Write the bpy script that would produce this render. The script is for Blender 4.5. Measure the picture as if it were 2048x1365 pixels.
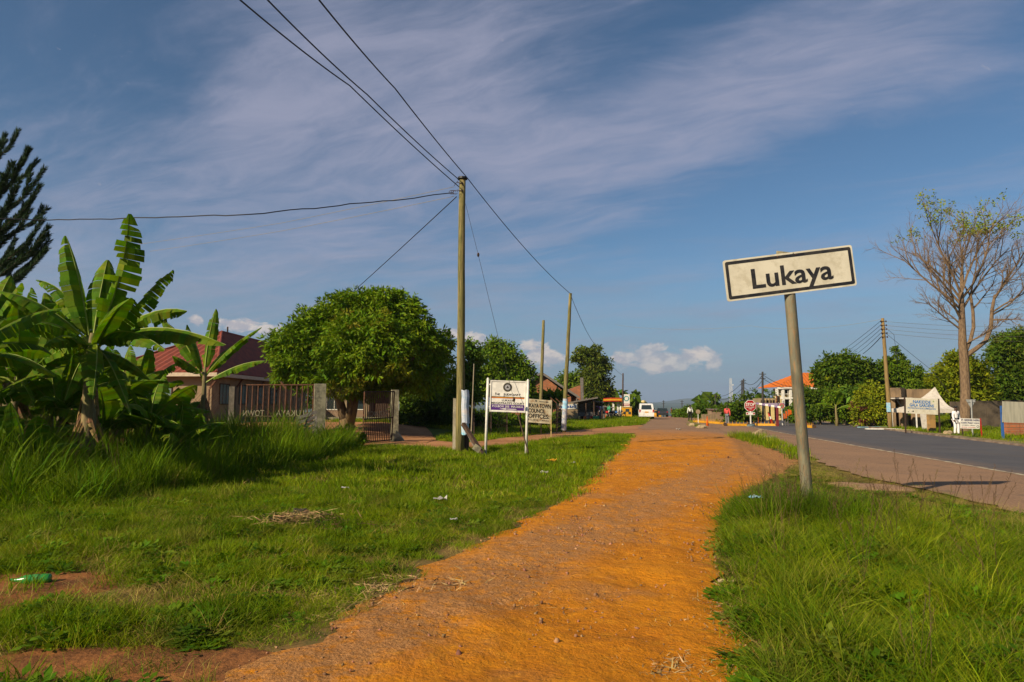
import bpy, math, random
import numpy as np
from mathutils import Vector, noise as mnoise
random.seed(7); rng = np.random.default_rng(7)
PI = math.pi
for o in list(bpy.data.objects): bpy.data.objects.remove(o)
S = bpy.context.scene
C = S.collection
# ------------------------------------------------------------------ camera
F = 1365.3; PITCH = math.atan(125.5/F); CZ = 1.7
cp, sp_ = math.cos(PITCH), math.sin(PITCH)
cam = bpy.data.cameras.new('camera'); camo = bpy.data.objects.new('camera', cam); C.objects.link(camo)
cam.sensor_width = 36; cam.lens = 24; cam.clip_start = 0.05; cam.clip_end = 30000
camo.location = (0, 0, CZ); camo.rotation_euler = (PI/2+PITCH, 0, 0); S.camera = camo
S.render.resolution_x = 1024; S.render.resolution_y = 682
S.view_settings.view_transform = 'Standard'; S.view_settings.look = 'None'
S.view_settings.exposure = 0.5; S.view_settings.gamma = 1
S.view_settings.use_curve_mapping = False
# ------------------------------------------------------------------ sun
SUN_EL = math.radians(29); SUN_AZ = math.radians(50)      # shadows fall to the right and away
dirx, diry = math.sin(SUN_AZ), math.cos(SUN_AZ)
ld = Vector((dirx*math.cos(SUN_EL), diry*math.cos(SUN_EL), -math.sin(SUN_EL)))
sun = bpy.data.lights.new('sun', 'SUN'); suno = bpy.data.objects.new('sun', sun); C.objects.link(suno)
sun.energy = 5.0; sun.angle = math.radians(0.6); sun.color = (1.0, 0.85, 0.63)
suno.rotation_euler = ld.to_track_quat('-Z', 'Y').to_euler(); suno.location = (-30, -30, 40)
# ------------------------------------------------------------------ node helper
class NT:
    def __init__(s, tree): s.t = tree; s.n = tree.nodes; s.l = tree.links
    def node(s, typ, **kw):
        nd = s.n.new(typ)
        for k, v in kw.items(): setattr(nd, k, v)
        return nd
    def put(s, sock, v):
        if isinstance(v, bpy.types.NodeSocket): s.l.new(v, sock)
        elif v is not None:
            if isinstance(v, (tuple, list)) and len(v) == 3 and sock.type == 'RGBA': v = (*v, 1)
            sock.default_value = v
    def m(s, op, a, b=None, c=None, clamp=False):
        nd = s.node('ShaderNodeMath', operation=op, use_clamp=clamp)
        for i, v in enumerate((a, b, c)):
            if v is not None: s.put(nd.inputs[i], v)
        return nd.outputs[0]
    def noise(s, vec, scale, detail=4, rough=.55, dist=0, out=0):
        nd = s.node('ShaderNodeTexNoise'); s.put(nd.inputs['Vector'], vec)
        nd.inputs['Scale'].default_value = scale; nd.inputs['Detail'].default_value = detail
        nd.inputs['Roughness'].default_value = rough; nd.inputs['Distortion'].default_value = dist
        return nd.outputs[out]
    def ramp(s, v, a, b, lo=0., hi=1.):
        nd = s.node('ShaderNodeMapRange', interpolation_type='SMOOTHSTEP'); s.put(nd.inputs[0], v)
        for i, q in enumerate((a, b, lo, hi)): nd.inputs[1+i].default_value = q
        return nd.outputs[0]
    def mix(s, f, a, b, mode='MIX'):
        nd = s.node('ShaderNodeMix', data_type='RGBA', blend_type=mode)
        s.put(nd.inputs[0], f); s.put(nd.inputs[6], a); s.put(nd.inputs[7], b); return nd.outputs[2]
    def comb(s, x, y, z):
        nd = s.node('ShaderNodeCombineXYZ')
        for i, v in enumerate((x, y, z)): s.put(nd.inputs[i], v)
        return nd.outputs[0]
    def sep(s, v):
        nd = s.node('ShaderNodeSeparateXYZ'); s.put(nd.inputs[0], v); return nd.outputs
# ------------------------------------------------------------------ world sky
W = bpy.data.worlds.new('World'); S.world = W; W.use_nodes = True
t = NT(W.node_tree); t.n.clear()
sky = t.node('ShaderNodeTexSky', sky_type='NISHITA'); sky.sun_disc = False
sky.sun_elevation = SUN_EL; sky.sun_rotation = SUN_AZ + PI
sky.air_density = 1.0; sky.dust_density = 1.2; sky.ozone_density = 1.6; sky.altitude = 1200
tc = t.node('ShaderNodeTexCoord'); X, Y, Z = t.sep(tc.outputs['Generated'])
az = t.m('ARCTAN2', X, Y); el = t.m('ARCSINE', Z)
def pxang(u, v):
    cx, cy = (u-1024)/F, (682.5-v)/F
    d = Vector((cx, cp-cy*sp_, sp_+cy*cp)).normalized()
    return math.atan2(d.x, d.y), math.asin(d.z)
def blob(u, v, ru, rv, slant=0):
    a0, e0 = pxang(u, v)
    da = t.m('SUBTRACT', az, a0); de = t.m('SUBTRACT', t.m('SUBTRACT', el, e0), t.m('MULTIPLY', da, slant))
    q = t.m('ADD', t.m('POWER', t.m('DIVIDE', t.m('ABSOLUTE', da), ru/F), 2), t.m('POWER', t.m('DIVIDE', t.m('ABSOLUTE', de), rv/F), 2))
    return t.m('POWER', 2.718, t.m('MULTIPLY', q, -1))
# high wisps: projected on a plane overhead
den = t.m('ADD', t.m('MAXIMUM', Z, 0), .12)
pv = t.comb(t.m('DIVIDE', X, den), t.m('DIVIDE', Y, den), 0)
warp = t.noise(pv, .9, 3, .5, 0, 1)
vm = t.node('ShaderNodeVectorMath', operation='MULTIPLY_ADD'); t.put(vm.inputs[0], warp); vm.inputs[1].default_value = (.6, .6, 0); t.put(vm.inputs[2], pv)
rt1 = t.node('ShaderNodeMapping'); t.put(rt1.inputs[0], vm.outputs[0]); rt1.inputs['Rotation'].default_value = (0, 0, .47)
mp = t.node('ShaderNodeMapping'); t.put(mp.inputs[0], rt1.outputs[0]); mp.inputs['Scale'].default_value = (.8, 2.0, 1); mp.inputs['Location'].default_value = (3.1, 1.7, 0)
n1 = t.m('ADD', t.m('MULTIPLY', t.noise(mp.outputs[0], 1.25, 9, .6), .72), t.m('MULTIPLY', t.noise(mp.outputs[0], 4.5, 8, .62, .8), .28))
base = t.m('ADD', n1, t.m('ADD', t.m('MULTIPLY', blob(760, 130, 430, 210, -.3), .22), t.m('MULTIPLY', blob(540, 225, 130, 95, .5), .22)))
base = t.m('ADD', base, t.m('MULTIPLY', blob(1650, 110, 520, 110, .4), .20))
base = t.m('ADD', base, t.m('MULTIPLY', blob(250, 480, 520, 170), .16))
base = t.m('ADD', base, t.m('MULTIPLY', blob(980, 270, 300, 90, -.35), .12))
base = t.m('SUBTRACT', base, t.m('MULTIPLY', blob(1450, 430, 420, 110, .1), .18))
base = t.m('SUBTRACT', base, t.m('MULTIPLY', blob(60, 60, 360, 200), .17))
base = t.m('SUBTRACT', base, t.m('MULTIPLY', blob(1250, 130, 170, 50, .3), .10))
wisp = t.ramp(base, .37, .78)
# streaks low over the horizon
st = t.noise(t.comb(t.m('MULTIPLY', az, 3), t.m('MULTIPLY', el, 26), 4.2), 1.1, 6, .55, .6)
streak = t.m('MULTIPLY', t.ramp(st, .48, .72), t.ramp(el, .0, .10))
streak = t.m('MULTIPLY', streak, t.ramp(el, .34, .15))
# cumulus bank low over the horizon
cv = t.comb(t.m('MULTIPLY', az, 1), t.m('MULTIPLY', el, 1.5), 0)
cn = t.noise(cv, 30, 9, .72, .9); cn2 = t.noise(cv, 8, 3, .5)
cum = None
for a in [(1320, 722, 78, 26), (1300, 700, 40, 17), (1385, 712, 38, 20), (1428, 727, 18, 16), (1255, 716, 36, 15), (1085, 712, 48, 24), (1060, 692, 26, 14), (950, 682, 30, 22), (480, 652, 36, 13), (540, 660, 28, 12), (392, 640, 14, 10), (905, 668, 22, 12), (-260, 660, 170, 40), (2300, 700, 140, 30), (-700, 640, 220, 55), (2800, 690, 260, 50)]:
    b = blob(*a); cum = b if cum is None else t.m('MAXIMUM', cum, b)
cm = t.ramp(t.m('ADD', t.m('MULTIPLY', cum, .60), t.m('MULTIPLY', cn, 1.25)), .80, 1.04)
# soft flat base fading into the air
hz = t.m('MULTIPLY', t.ramp(el, .24, .0), 1)
skyc = t.mix(1, sky.outputs[0], (.74, 1.0, 1.12), 'MULTIPLY')
fib = t.node('ShaderNodeMapping'); t.put(fib.inputs[0], rt1.outputs[0]); fib.inputs['Rotation'].default_value = (0, 0, .12); fib.inputs['Scale'].default_value = (3.0, 7.5, 1)
wisp = t.m('MULTIPLY', wisp, t.ramp(t.noise(fib.outputs[0], 1.1, 8, .66, .5), .25, .68, .58, 1.05))
sc = t.mix(t.m('MULTIPLY', wisp, .70), skyc, (4.9, 5.0, 6.6))
sc = t.mix(t.m('MULTIPLY', streak, .30), sc, (3.9, 3.9, 4.9))
sc = t.mix(t.m('MULTIPLY', hz, .72), sc, (2.45, 3.5, 4.7))
sc = t.mix(t.m('MULTIPLY', cm, t.ramp(cn2, .2, .7, .35, .85)), sc, t.mix(t.ramp(t.noise(cv, 42, 6, .6), .4, .62), (6.4, 5.8, 6.1), (11.8, 9.7, 8.0)))
bgd = t.node('ShaderNodeBackground'); t.put(bgd.inputs[0], sc); bgd.inputs[1].default_value = 0.054
wo = t.node('ShaderNodeOutputWorld'); t.l.new(bgd.outputs[0], wo.inputs[0])
# ------------------------------------------------------------------ terrain function
def sst(a, b, x):
    q = np.clip((x-a)/(b-a), 0, 1); return q*q*(3-2*q)
def H(x, y):
    x = np.asarray(x, float); y = np.asarray(y, float)
    z = .5*sst(27, 42, y)*sst(-3, -9, x)
    z = z-.2*sst(8, 20, x)
    z = z+.55*sst(31, 36, x-.23*(y-45))*sst(50, 62, y)                 # low bank beyond the checkpoint
    d = np.clip(y-92, 0, None)
    z = z-np.where(d < 60, d*d*.0007, 2.52+(d-60)*.084)*1.0
    z = np.maximum(z, -38)
    z = z+.05*np.sin(x*.9+y*.35)*np.sin(y*.5)*sst(2, 6, np.abs(x-4.5))*(x < 6)
    return z
def Hf(x, y): return float(H(x, y))
def ray(u, v):
    cx, cy = (u-1024)/F, (682.5-v)/F
    return cx, cp-cy*sp_, sp_+cy*cp
def P(u, v, D):
    a, b, c = ray(u, v); k = D/b
    return Vector((a*k, D, CZ+c*k))
def gp(u, v):
    a, b, c = ray(u, v); z = 0
    for _ in range(12):
        k = (z-CZ)/c; z = .5*z+.5*Hf(a*k, b*k)
    return Vector((a*k, b*k, z))
def G(u, D, dz=0):                                   # ground point below column u at depth D
    x = (u-1024)/F*D*1.0
    a, b, c = ray(u, 820); x = a*D/b
    return Vector((x, D, Hf(x, D)+dz))
# ------------------------------------------------------------------ materials
MATS = {}
def mat(name, col, rough=.8, col2=None, scale=8, detail=4, bump=0, bscale=None, metal=0, spec=.3, stretch=None, lo=.4, hi=.62, col3=None, scale3=1.5, trans=0, island=0, rot=None):
    if name in MATS: return MATS[name]
    m = bpy.data.materials.new(name); m.use_nodes = True; t = NT(m.node_tree); t.n.clear()
    out = t.node('ShaderNodeOutputMaterial'); b = t.node('ShaderNodeBsdfPrincipled')
    tc = t.node('ShaderNodeTexCoord'); vec = tc.outputs['Object']
    if stretch:
        mp = t.node('ShaderNodeMapping'); t.put(mp.inputs[0], vec); mp.inputs['Scale'].default_value = stretch
        if rot: mp.inputs['Rotation'].default_value = rot
        vec = mp.outputs[0]
    c = (*col, 1)
    if col2:
        c = t.mix(t.ramp(t.noise(vec, scale, detail, .6), lo, hi), col, col2)
        if col3: c = t.mix(t.ramp(t.noise(vec, scale3, 5, .65), .48, .68), c, col3)
    if island:
        g = t.node('ShaderNodeNewGeometry'); r = g.outputs['Random Per Island']
        k = t.m('MULTIPLY_ADD', r, island, 1-island*.5)
        hs = t.node('ShaderNodeHueSaturation'); t.put(hs.inputs['Color'], c); t.put(hs.inputs['Value'], k)
        t.put(hs.inputs['Hue'], t.m('MULTIPLY_ADD', t.m('FRACT', t.m('MULTIPLY', r, 7.3)), .05, .475)); c = hs.outputs[0]
    t.put(b.inputs['Base Color'], c); b.inputs['Roughness'].default_value = rough; b.inputs['Metallic'].default_value = metal
    b.inputs['Specular IOR Level'].default_value = spec
    if bump:
        bn = t.node('ShaderNodeBump'); bn.inputs['Strength'].default_value = bump; bn.inputs['Distance'].default_value = .03
        t.put(bn.inputs['Height'], t.noise(vec, bscale or scale*3, 6, .65)); t.l.new(bn.outputs[0], b.inputs['Normal'])
    sh = b.outputs[0]
    if trans:
        tr = t.node('ShaderNodeBsdfTranslucent'); hs2 = t.mix(1, c, (1.25, 1.3, .5), 'MULTIPLY'); t.put(tr.inputs[0], hs2)
        mx = t.node('ShaderNodeMixShader'); mx.inputs[0].default_value = trans; t.l.new(sh, mx.inputs[1]); t.l.new(tr.outputs[0], mx.inputs[2]); sh = mx.outputs[0]
    t.l.new(sh, out.inputs[0]); MATS[name] = m; return m
def flat(name, col, rough=.6, metal=0, spec=.3): return mat(name, col, rough, tuple(min(1, q*.82) for q in col), 5, 5, metal=metal, spec=spec)
M_white = flat('white_paint', (.66, .62, .53)); M_black = flat('black_paint', (.012, .012, .012), .5)
M_bark = mat('bark', (.12, .085, .055), .9, (.055, .04, .028), 6, 6, .8, 14, stretch=(3, 3, .6))
M_barkp = mat('pale_bark', (.19, .125, .07), .9, (.11, .07, .04), 5, 6, .6, 14, stretch=(3, 3, .8))
M_pole = mat('weathered_treated_pole', (.19, .165, .05), .9, (.085, .08, .028), 5, 6, .8, 16, stretch=(7, 7, .35), col3=(.30, .22, .10), scale3=2)
M_poled = mat('dark_pole', (.05, .045, .04), .9, (.03, .027, .025), 4, 5)
M_plank = mat('grey_board', (.19, .17, .15), .9, (.10, .085, .07), 4, 6, .6, 20, stretch=(1, 6, 6))
M_brown = mat('dark_wood_and_bay_shade', (.085, .05, .03), .9, (.045, .027, .018), 5, 6, .6, 20, stretch=(5, 5, .6))
M_conc = mat('old_concrete', (.30, .27, .17), .9, (.17, .155, .10), 4, 7, .7, 30, col3=(.11, .10, .07), scale3=2.5)
M_rust = mat('rusty_iron', (.125, .052, .024), .8, (.07, .03, .016), 9, 5, .4, 30)
M_rustd = mat('dark_iron', (.06, .032, .02), .8, (.03, .02, .014), 9, 5)
M_steel = mat('grey_green_steel_pipe', (.16, .145, .085), .55, (.10, .09, .055), 3, 7, .4, 26, stretch=(4, 4, .5), metal=.0, spec=.45, col3=(.22, .13, .055), scale3=9)
M_wire = flat('wire', (.02, .02, .022), .6); M_wirel = flat('light_wire', (.28, .24, .16), .6)
M_sign = mat('aged_white_sign', (.62, .57, .44), .5, (.54, .49, .37), 2.2, 7, spec=.4, col3=(.48, .43, .31), scale3=6)
M_signb = flat('bright_sign_white', (.72, .68, .60), .4)
M_paper = mat('weathered_paper', (.50, .52, .58), .8, (.34, .42, .52), 6, 6, .3, 20, col3=(.58, .52, .50), scale3=4)
M_bluepap = mat('blue_paper', (.22, .50, .66), .8, (.45, .55, .62), 9, 5)
M_roofred = mat('maroon_sheet', (.24, .050, .020), .7, (.17, .038, .018), 2, 6, spec=.4, stretch=(1, 1, 1))
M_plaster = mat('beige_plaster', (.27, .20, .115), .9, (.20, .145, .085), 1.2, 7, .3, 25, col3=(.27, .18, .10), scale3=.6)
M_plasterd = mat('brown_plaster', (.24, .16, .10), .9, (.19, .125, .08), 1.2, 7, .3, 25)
M_glass = mat('window_glass', (.02, .03, .03), .12, spec=.6)
M_curtain = flat('curtain', (.10, .17, .15))
M_ban = mat('banana_leaf', (.11, .19, .003), .72, (.065, .125, .003), 2.2, 4, .4, 14, spec=.14, trans=.36, island=.5, col3=(.16, .20, .005), scale3=1.2)
M_band = mat('banana_leaf_dry', (.22, .13, .05), .85, (.12, .065, .03), 6, 5, island=.5, trans=.15)
M_banst = mat('banana_stem', (.17, .15, .05), .7, (.09, .055, .03), 4, 6, .5, 14, stretch=(5, 5, .7), col3=(.26, .19, .08), scale3=2)
_t = NT(M_ban.node_tree); _b = [n for n in _t.n if n.type == 'BSDF_PRINCIPLED'][0]; _src = _b.inputs['Base Color'].links[0].from_socket
_tc = _t.node('ShaderNodeTexCoord'); _c = _t.mix(_t.m('MULTIPLY', _t.ramp(_t.noise(_tc.outputs['Object'], 3.4, 6, .75), .60, .68), .85), _src, (.20, .13, .035)); _t.l.new(_c, _b.inputs['Base Color'])
M_rib = mat('banana_midrib', (.20, .25, .025), .6, (.15, .19, .02), 5)
def leafmat(n, a, b, c3=None, tr=.24): return mat(n, a, .7, b, .9, 4, spec=.14, trans=tr, island=.7, col3=c3, scale3=.35, lo=.35, hi=.65)
L_mango = leafmat('mango_leaf', (.100, .175, .003), (.145, .22, .004))
L_flush = leafmat('mango_flush', (.21, .19, .010), (.16, .19, .006))
L_dark = leafmat('dark_leaf', (.052, .098, .005), (.082, .128, .006))
L_mid = leafmat('mid_leaf', (.080, .142, .005), (.12, .185, .006))
L_yel = leafmat('yellowish_leaf', (.21, .23, .006), (.14, .18, .006))
L_olive = leafmat('olive_leaf', (.11, .135, .012), (.07, .10, .010))
L_light = leafmat('light_leaf', (.12, .20, .018), (.075, .14, .014))
L_pine = leafmat('pine_needle', (.030, .060, .022), (.020, .040, .018), tr=.1)
L_red = leafmat('red_leaf', (.16, .03, .03), (.10, .03, .025))
L_dry = mat('dry_leaf_litter', (.15, .075, .035), .9, (.08, .04, .022), 5, 4, island=.8)
M_orange = flat('orange_plastic', (.62, .12, .01), .5); M_red = flat('red_paint', (.40, .018, .012), .5)
M_yellow = flat('yellow_paint', (.62, .30, .015), .5); M_cream = flat('cream_wall', (.62, .48, .20), .8)
M_skin = flat('dark_skin', (.07, .035, .02), .6); M_blue = flat('blue_paint', (.03, .10, .30), .5)
M_purple = flat('purple_print', (.075, .02, .17), .5)
# ------------------------------------------------------------------ object helpers
WL = {}
def props(o, label=None, cat=None, group=None, kind=None):
    if label: o['label'] = label
    if cat: o['category'] = cat
    if group: o['group'] = group
    if kind: o['kind'] = kind
    return o
def thing(name, label, cat, loc, group=None):
    o = bpy.data.objects.new(name, None); C.objects.link(o); o.location = loc; o.empty_display_size = .2
    WL[o.name] = Vector(loc); return props(o, label, cat, group)
def link(name, me, m, parent=None, origin=None):
    o = bpy.data.objects.new(name, me); C.objects.link(o)
    if m is not None and not me.materials: me.materials.append(m)
    if parent is not None:
        w = WL[parent.name]; o.parent = parent; WL[o.name] = w
        if w.length: me.transform(__import__('mathutils').Matrix.Translation(-w))
    else:
        w = Vector(origin) if origin is not None else Vector((0, 0, 0)); o.location = w; WL[o.name] = w
        if w.length: me.transform(__import__('mathutils').Matrix.Translation(-w))
    return o
class MB:
    def __init__(s): s.v = []; s.f = []
    def add(s, vs, fs):
        k = len(s.v); s.v += [tuple(q) for q in vs]; s.f += [tuple(i+k for i in f) for f in fs]; return s
    def box(s, c, size, rz=0, rx=0, ry=0):
        from mathutils import Euler
        R = Euler((rx, ry, rz)).to_matrix(); h = Vector(size)/2; c = Vector(c); vs = []
        for dx in (-1, 1):
            for dy in (-1, 1):
                for dz in (-1, 1): vs.append(c+R @ Vector((dx*h.x, dy*h.y, dz*h.z)))
        return s.add(vs, [(0, 1, 3, 2), (4, 6, 7, 5), (0, 4, 5, 1), (2, 3, 7, 6), (0, 2, 6, 4), (1, 5, 7, 3)])
    def obox(s, o, a, b, c):                      # box from a corner and three edge vectors
        o, a, b, c = map(Vector, (o, a, b, c))
        vs = [o, o+a, o+a+b, o+b, o+c, o+a+c, o+a+b+c, o+b+c]
        return s.add(vs, [(0, 3, 2, 1), (4, 5, 6, 7), (0, 1, 5, 4), (1, 2, 6, 5), (2, 3, 7, 6), (3, 0, 4, 7)])
    def bar(s, a, b, w, d=None):
        a, b = Vector(a), Vector(b); d = d or w; z = (b-a); zz = z.normalized()
        x = zz.orthogonal().normalized() if abs(zz.z) < .9 else Vector((1, 0, 0)); 
        if abs(zz.z) < .9: x = zz.cross(Vector((0, 0, 1))).normalized()
        y = zz.cross(x).normalized(); x = y.cross(zz)
        return s.obox(a-x*w/2-y*d/2, x*w, y*d, z)
    def tube(s, pts, rad, n=8, cap=True):
        pts = [Vector(p) for p in pts]; k0 = len(s.v); m = len(pts)
        if not hasattr(rad, '__len__'): rad = [rad]*m
        ref = None
        for i, p in enumerate(pts):
            tg = (pts[min(i+1, m-1)]-pts[max(i-1, 0)]).normalized()
            if ref is None: ref = tg.orthogonal().normalized() if abs(tg.z) < .95 else Vector((1, 0, 0))
            x = (ref-tg*ref.dot(tg)).normalized(); y = tg.cross(x); ref = x
            for j in range(n):
                a = 2*PI*j/n; s.v.append(tuple(p+(x*math.cos(a)+y*math.sin(a))*rad[i]))
        for i in range(m-1):
            for j in range(n):
                a = k0+i*n+j; b = k0+i*n+(j+1) % n; s.f.append((a, b, b+n, a+n))
        if cap: s.f.append(tuple(k0+j for j in range(n))[::-1]); s.f.append(tuple(k0+(m-1)*n+j for j in range(n)))
        return s
    def ball(s, c, r, n=8, k=5):
        if not hasattr(r, '__len__'): r = (r, r, r)
        k0 = len(s.v); s.v.append((c[0], c[1], c[2]-r[2]))
        for i in range(1, k):
            th = -PI/2+PI*i/k
            for j in range(n): a = 2*PI*j/n; s.v.append((c[0]+r[0]*math.cos(th)*math.cos(a), c[1]+r[1]*math.cos(th)*math.sin(a), c[2]+r[2]*math.sin(th)))
        s.v.append((c[0], c[1], c[2]+r[2])); top = len(s.v)-1
        for j in range(n):
            s.f.append((k0, k0+1+(j+1) % n, k0+1+j)); s.f.append((top, top-n+j, top-n+(j+1) % n))
            for i in range(k-2): a = k0+1+i*n+j; b = k0+1+i*n+(j+1) % n; s.f.append((a, b, b+n, a+n))
        return s
    def mesh(s, name, smooth=False):
        me = bpy.data.meshes.new(name); me.from_pydata(s.v, [], s.f); me.update()
        if smooth: me.polygons.foreach_set('use_smooth', [True]*len(me.polygons))
        return me
    def build(s, name, m, parent=None, origin=None, smooth=False): return link(name, s.mesh(name, smooth), m, parent, origin)
def np_mesh(name, verts, faces, smooth=False):
    verts = np.asarray(verts, np.float32); faces = np.asarray(faces, np.int32); k = faces.shape[1]
    me = bpy.data.meshes.new(name); me.vertices.add(len(verts)); me.vertices.foreach_set('co', verts.ravel())
    me.loops.add(faces.size); me.loops.foreach_set('vertex_index', faces.ravel())
    me.polygons.add(len(faces)); me.polygons.foreach_set('loop_start', np.arange(0, faces.size, k, dtype=np.int32))
    me.polygons.foreach_set('loop_total', np.full(len(faces), k, np.int32))
    me.update(calc_edges=True)
    if smooth: me.polygons.foreach_set('use_smooth', [True]*len(faces))
    return me
def unit(a): return a/np.maximum(np.linalg.norm(a, axis=1, keepdims=True), 1e-6)
def leaf_quads(c, d, L, Wd, roll=None):
    """c centres (n,3), d unit directions, L lengths, Wd widths -> diamond quads"""
    n = len(c); d = unit(d); r = rng.normal(size=(n, 3)) if roll is None else roll
    s = unit(np.cross(d, r)); nn = np.cross(s, d); L = np.asarray(L).reshape(-1, 1)*np.ones((n, 1)); Wd = np.asarray(Wd).reshape(-1, 1)*np.ones((n, 1))
    v = np.stack([c-d*L*.5, c+s*Wd*.5-nn*Wd*.12+d*L*.02, c+d*L*.5-nn*L*.08, c-s*Wd*.5-nn*Wd*.12+d*L*.02], 1).reshape(-1, 3)
    return v, np.arange(n*4).reshape(-1, 4)
def place(me_v, me_f, name, m, parent): return link(name, np_mesh(name, me_v, me_f), m, parent)
def copy_tree(o, parent=None):
    c = o.copy(); C.objects.link(c); c.parent = parent; WL[c.name] = WL.get(o.name, Vector((0, 0, 0)))
    for ch in list(o.children): copy_tree(ch, c)
    return c
def text(s, height, m, name, parent, center, right=(1, 0, 0), up=(0, 0, 1), width=None, bold=0, depth=.006, align='C'):
    cu = bpy.data.curves.new('t', 'FONT'); cu.body = s; cu.size = 1; cu.extrude = .0; cu.offset = bold; cu.resolution_u = 3
    ob = bpy.data.objects.new('t', cu); me = bpy.data.meshes.new_from_object(ob)
    n = len(me.vertices); co = np.empty(n*3); me.vertices.foreach_get('co', co); co = co.reshape(-1, 3)
    mn, mx = co.min(0), co.max(0)
    cap = .70
    k = height/cap; kx = k if width is None else width/(mx[0]-mn[0])
    right = Vector(right).normalized(); up = Vector(up).normalized(); nr = right.cross(up)
    cx = (mn[0]+mx[0])/2 if align == 'C' else mn[0]
    R, U, N_ = np.array(right), np.array(up), np.array(nr)
    w = np.array(center)+np.outer((co[:, 0]-cx)*kx, R)+np.outer((co[:, 1]-cap/2)*k, U)+N_*depth
    me.vertices.foreach_set('co', w.ravel()); me.update(); me.name = name
    bpy.data.objects.remove(ob); bpy.data.curves.remove(cu)
    me.materials.clear(); return link(name, me, m, parent)
# ------------------------------------------------------------------ people (built first: skin modifiers are evaluated on a nearly empty scene)
def skin(name, joints, edges, radii, sub=1):
    me = bpy.data.meshes.new(name); me.from_pydata(joints, edges, []); o = bpy.data.objects.new(name, me); C.objects.link(o)
    md = o.modifiers.new('s', 'SKIN'); md.use_smooth_shade = True
    for i, r in enumerate(radii):
        sv = me.skin_vertices[0].data[i]; sv.radius = (r, r) if not hasattr(r, '__len__') else r
    me.skin_vertices[0].data[0].use_root = True
    if sub: ms = o.modifiers.new('u', 'SUBSURF'); ms.levels = sub; ms.render_levels = sub
    dg = bpy.context.evaluated_depsgraph_get(); out = bpy.data.meshes.new_from_object(o.evaluated_get(dg)); out.name = name
    bpy.data.objects.remove(o); return out
def person(label, loc, facing=0, stride=.0, shirt=M_white, pants=M_black, arms=((.28, -.02, .80), (-.28, .02, .80)), hatm=None, h=1.75, group=None, belt=False, back=False):
    k = h/1.75; t0 = thing('person', label, 'person', (0, 0, 0), group)
    hipL, hipR = (.09, 0, .92), (-.09, 0, .92)
    kL, kR = (.10, -stride*.5-.02, .50), (-.10, stride*.35-.02, .50)
    aL, aR = (.10, -stride*.75, .09), (-.10, stride*.75+.03, .10)
    tL, tR = (.11, -stride*.75-.15, .04), (-.11, stride*.75-.12, .04)
    el_ = lambda a, s: (s*.25+(a[0]-s*.25)*.45, (a[1])*.45+.03, 1.42+(a[2]-1.42)*.5)
    handL, handR = arms
    J = [(0, 0, .97), (0, 0, 1.18), (0, .01, 1.36), (0, 0, 1.50), (0, -.01, 1.60), (0, -.02, 1.70),
         (.19, 0, 1.43), el_(handL, 1), handL, (handL[0], handL[1]-.03, handL[2]-.10),
         (-.19, 0, 1.43), el_(handR, -1), handR, (handR[0], handR[1]-.03, handR[2]-.10),
         hipL, kL, aL, tL, hipR, kR, aR, tR]
    E = [(0, 1), (1, 2), (2, 3), (3, 4), (4, 5), (2, 6), (6, 7), (7, 8), (8, 9), (2, 10), (10, 11), (11, 12), (12, 13), (0, 14), (14, 15), (15, 16), (16, 17), (0, 18), (18, 19), (19, 20), (20, 21)]
    R = [(.15, .11), (.14, .10), (.16, .11), .055, .088, .085, .062, .042, .032, .03, .062, .042, .032, .03, .085, .058, .042, .04, .085, .058, .042, .04]
    def fin(me, name, m, smooth=True):
        from mathutils import Matrix
        me.transform(Matrix.Diagonal((k, k, k, 1))); return link(name, me, m, t0)
    fin(skin('body', J, E, R), 'body', M_skin)
    js = [J[i] for i in (0, 1, 2, 6, 7, 8, 10, 11, 12)]
    fin(skin('shirt', js+[(0, 0, 1.49)], [(0, 1), (1, 2), (2, 3), (3, 4), (4, 5), (2, 6), (6, 7), (7, 8), (2, 9)], [(.175, .135), (.165, .125), (.18, .13), .082, .062, .048, .082, .062, .048, .07]), 'shirt', shirt)
    jp = [J[i] for i in (0, 14, 15, 16, 18, 19, 20)]
    fin(skin('trousers', jp, [(0, 1), (1, 2), (2, 3), (0, 4), (4, 5), (5, 6)], [(.17, .13), .112, .085, .068, .112, .085, .068]), 'trousers', pants)
    for a, b in ((aL, tL), (aR, tR)):
        mb = MB().tube([(a[0], a[1]+.05, a[2]-.04), (a[0], a[1]-.03, .05), (b[0], b[1]-.06, .035)], [.045, .055, .035], 8); fin(mb.mesh('shoe', True), 'shoe', M_black)
    if hatm:
        hb = MB().ball((0, -.01, 1.745), (.10, .115, .06), 10, 5); hb.ball((0, -.12, 1.725), (.075, .07, .012), 8, 4); fin(hb.mesh('cap', True), 'cap', hatm)
    else:
        hb = MB().ball((0, .005, 1.735), (.092, .105, .065), 10, 5); fin(hb.mesh('hair', True), 'hair', M_black)
    if belt:
        bb = MB().tube([(0, 0, 1.0), (0, 0, 1.06)], [.178, .174], 16); fin(bb.mesh('belt', True), 'belt', M_black)
    t0.location = loc; t0.rotation_euler.z = facing; WL[t0.name] = Vector((0, 0, 0)); return t0
M_uni = flat('white_uniform', (.80, .76, .74), .7)
M_shirt = flat('pale_shirt', (.66, .68, .62), .8); M_pinkred = flat('coral_shirt', (.62, .08, .07), .8); M_jean = flat('grey_jeans', (.16, .17, .19), .8)
M_green = flat('green_cloth', (.05, .30, .16), .8); M_purp = flat('mauve_cloth', (.20, .06, .20), .8)
g_ = G(1911, 41.5); person('traffic officer in white uniform and black belt standing by the kerb', g_, .25, .03, M_uni, M_uni, ((.30, -.02, .84), (-.32, -.16, .92)), hatm=M_black, belt=True, h=1.72)
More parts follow.
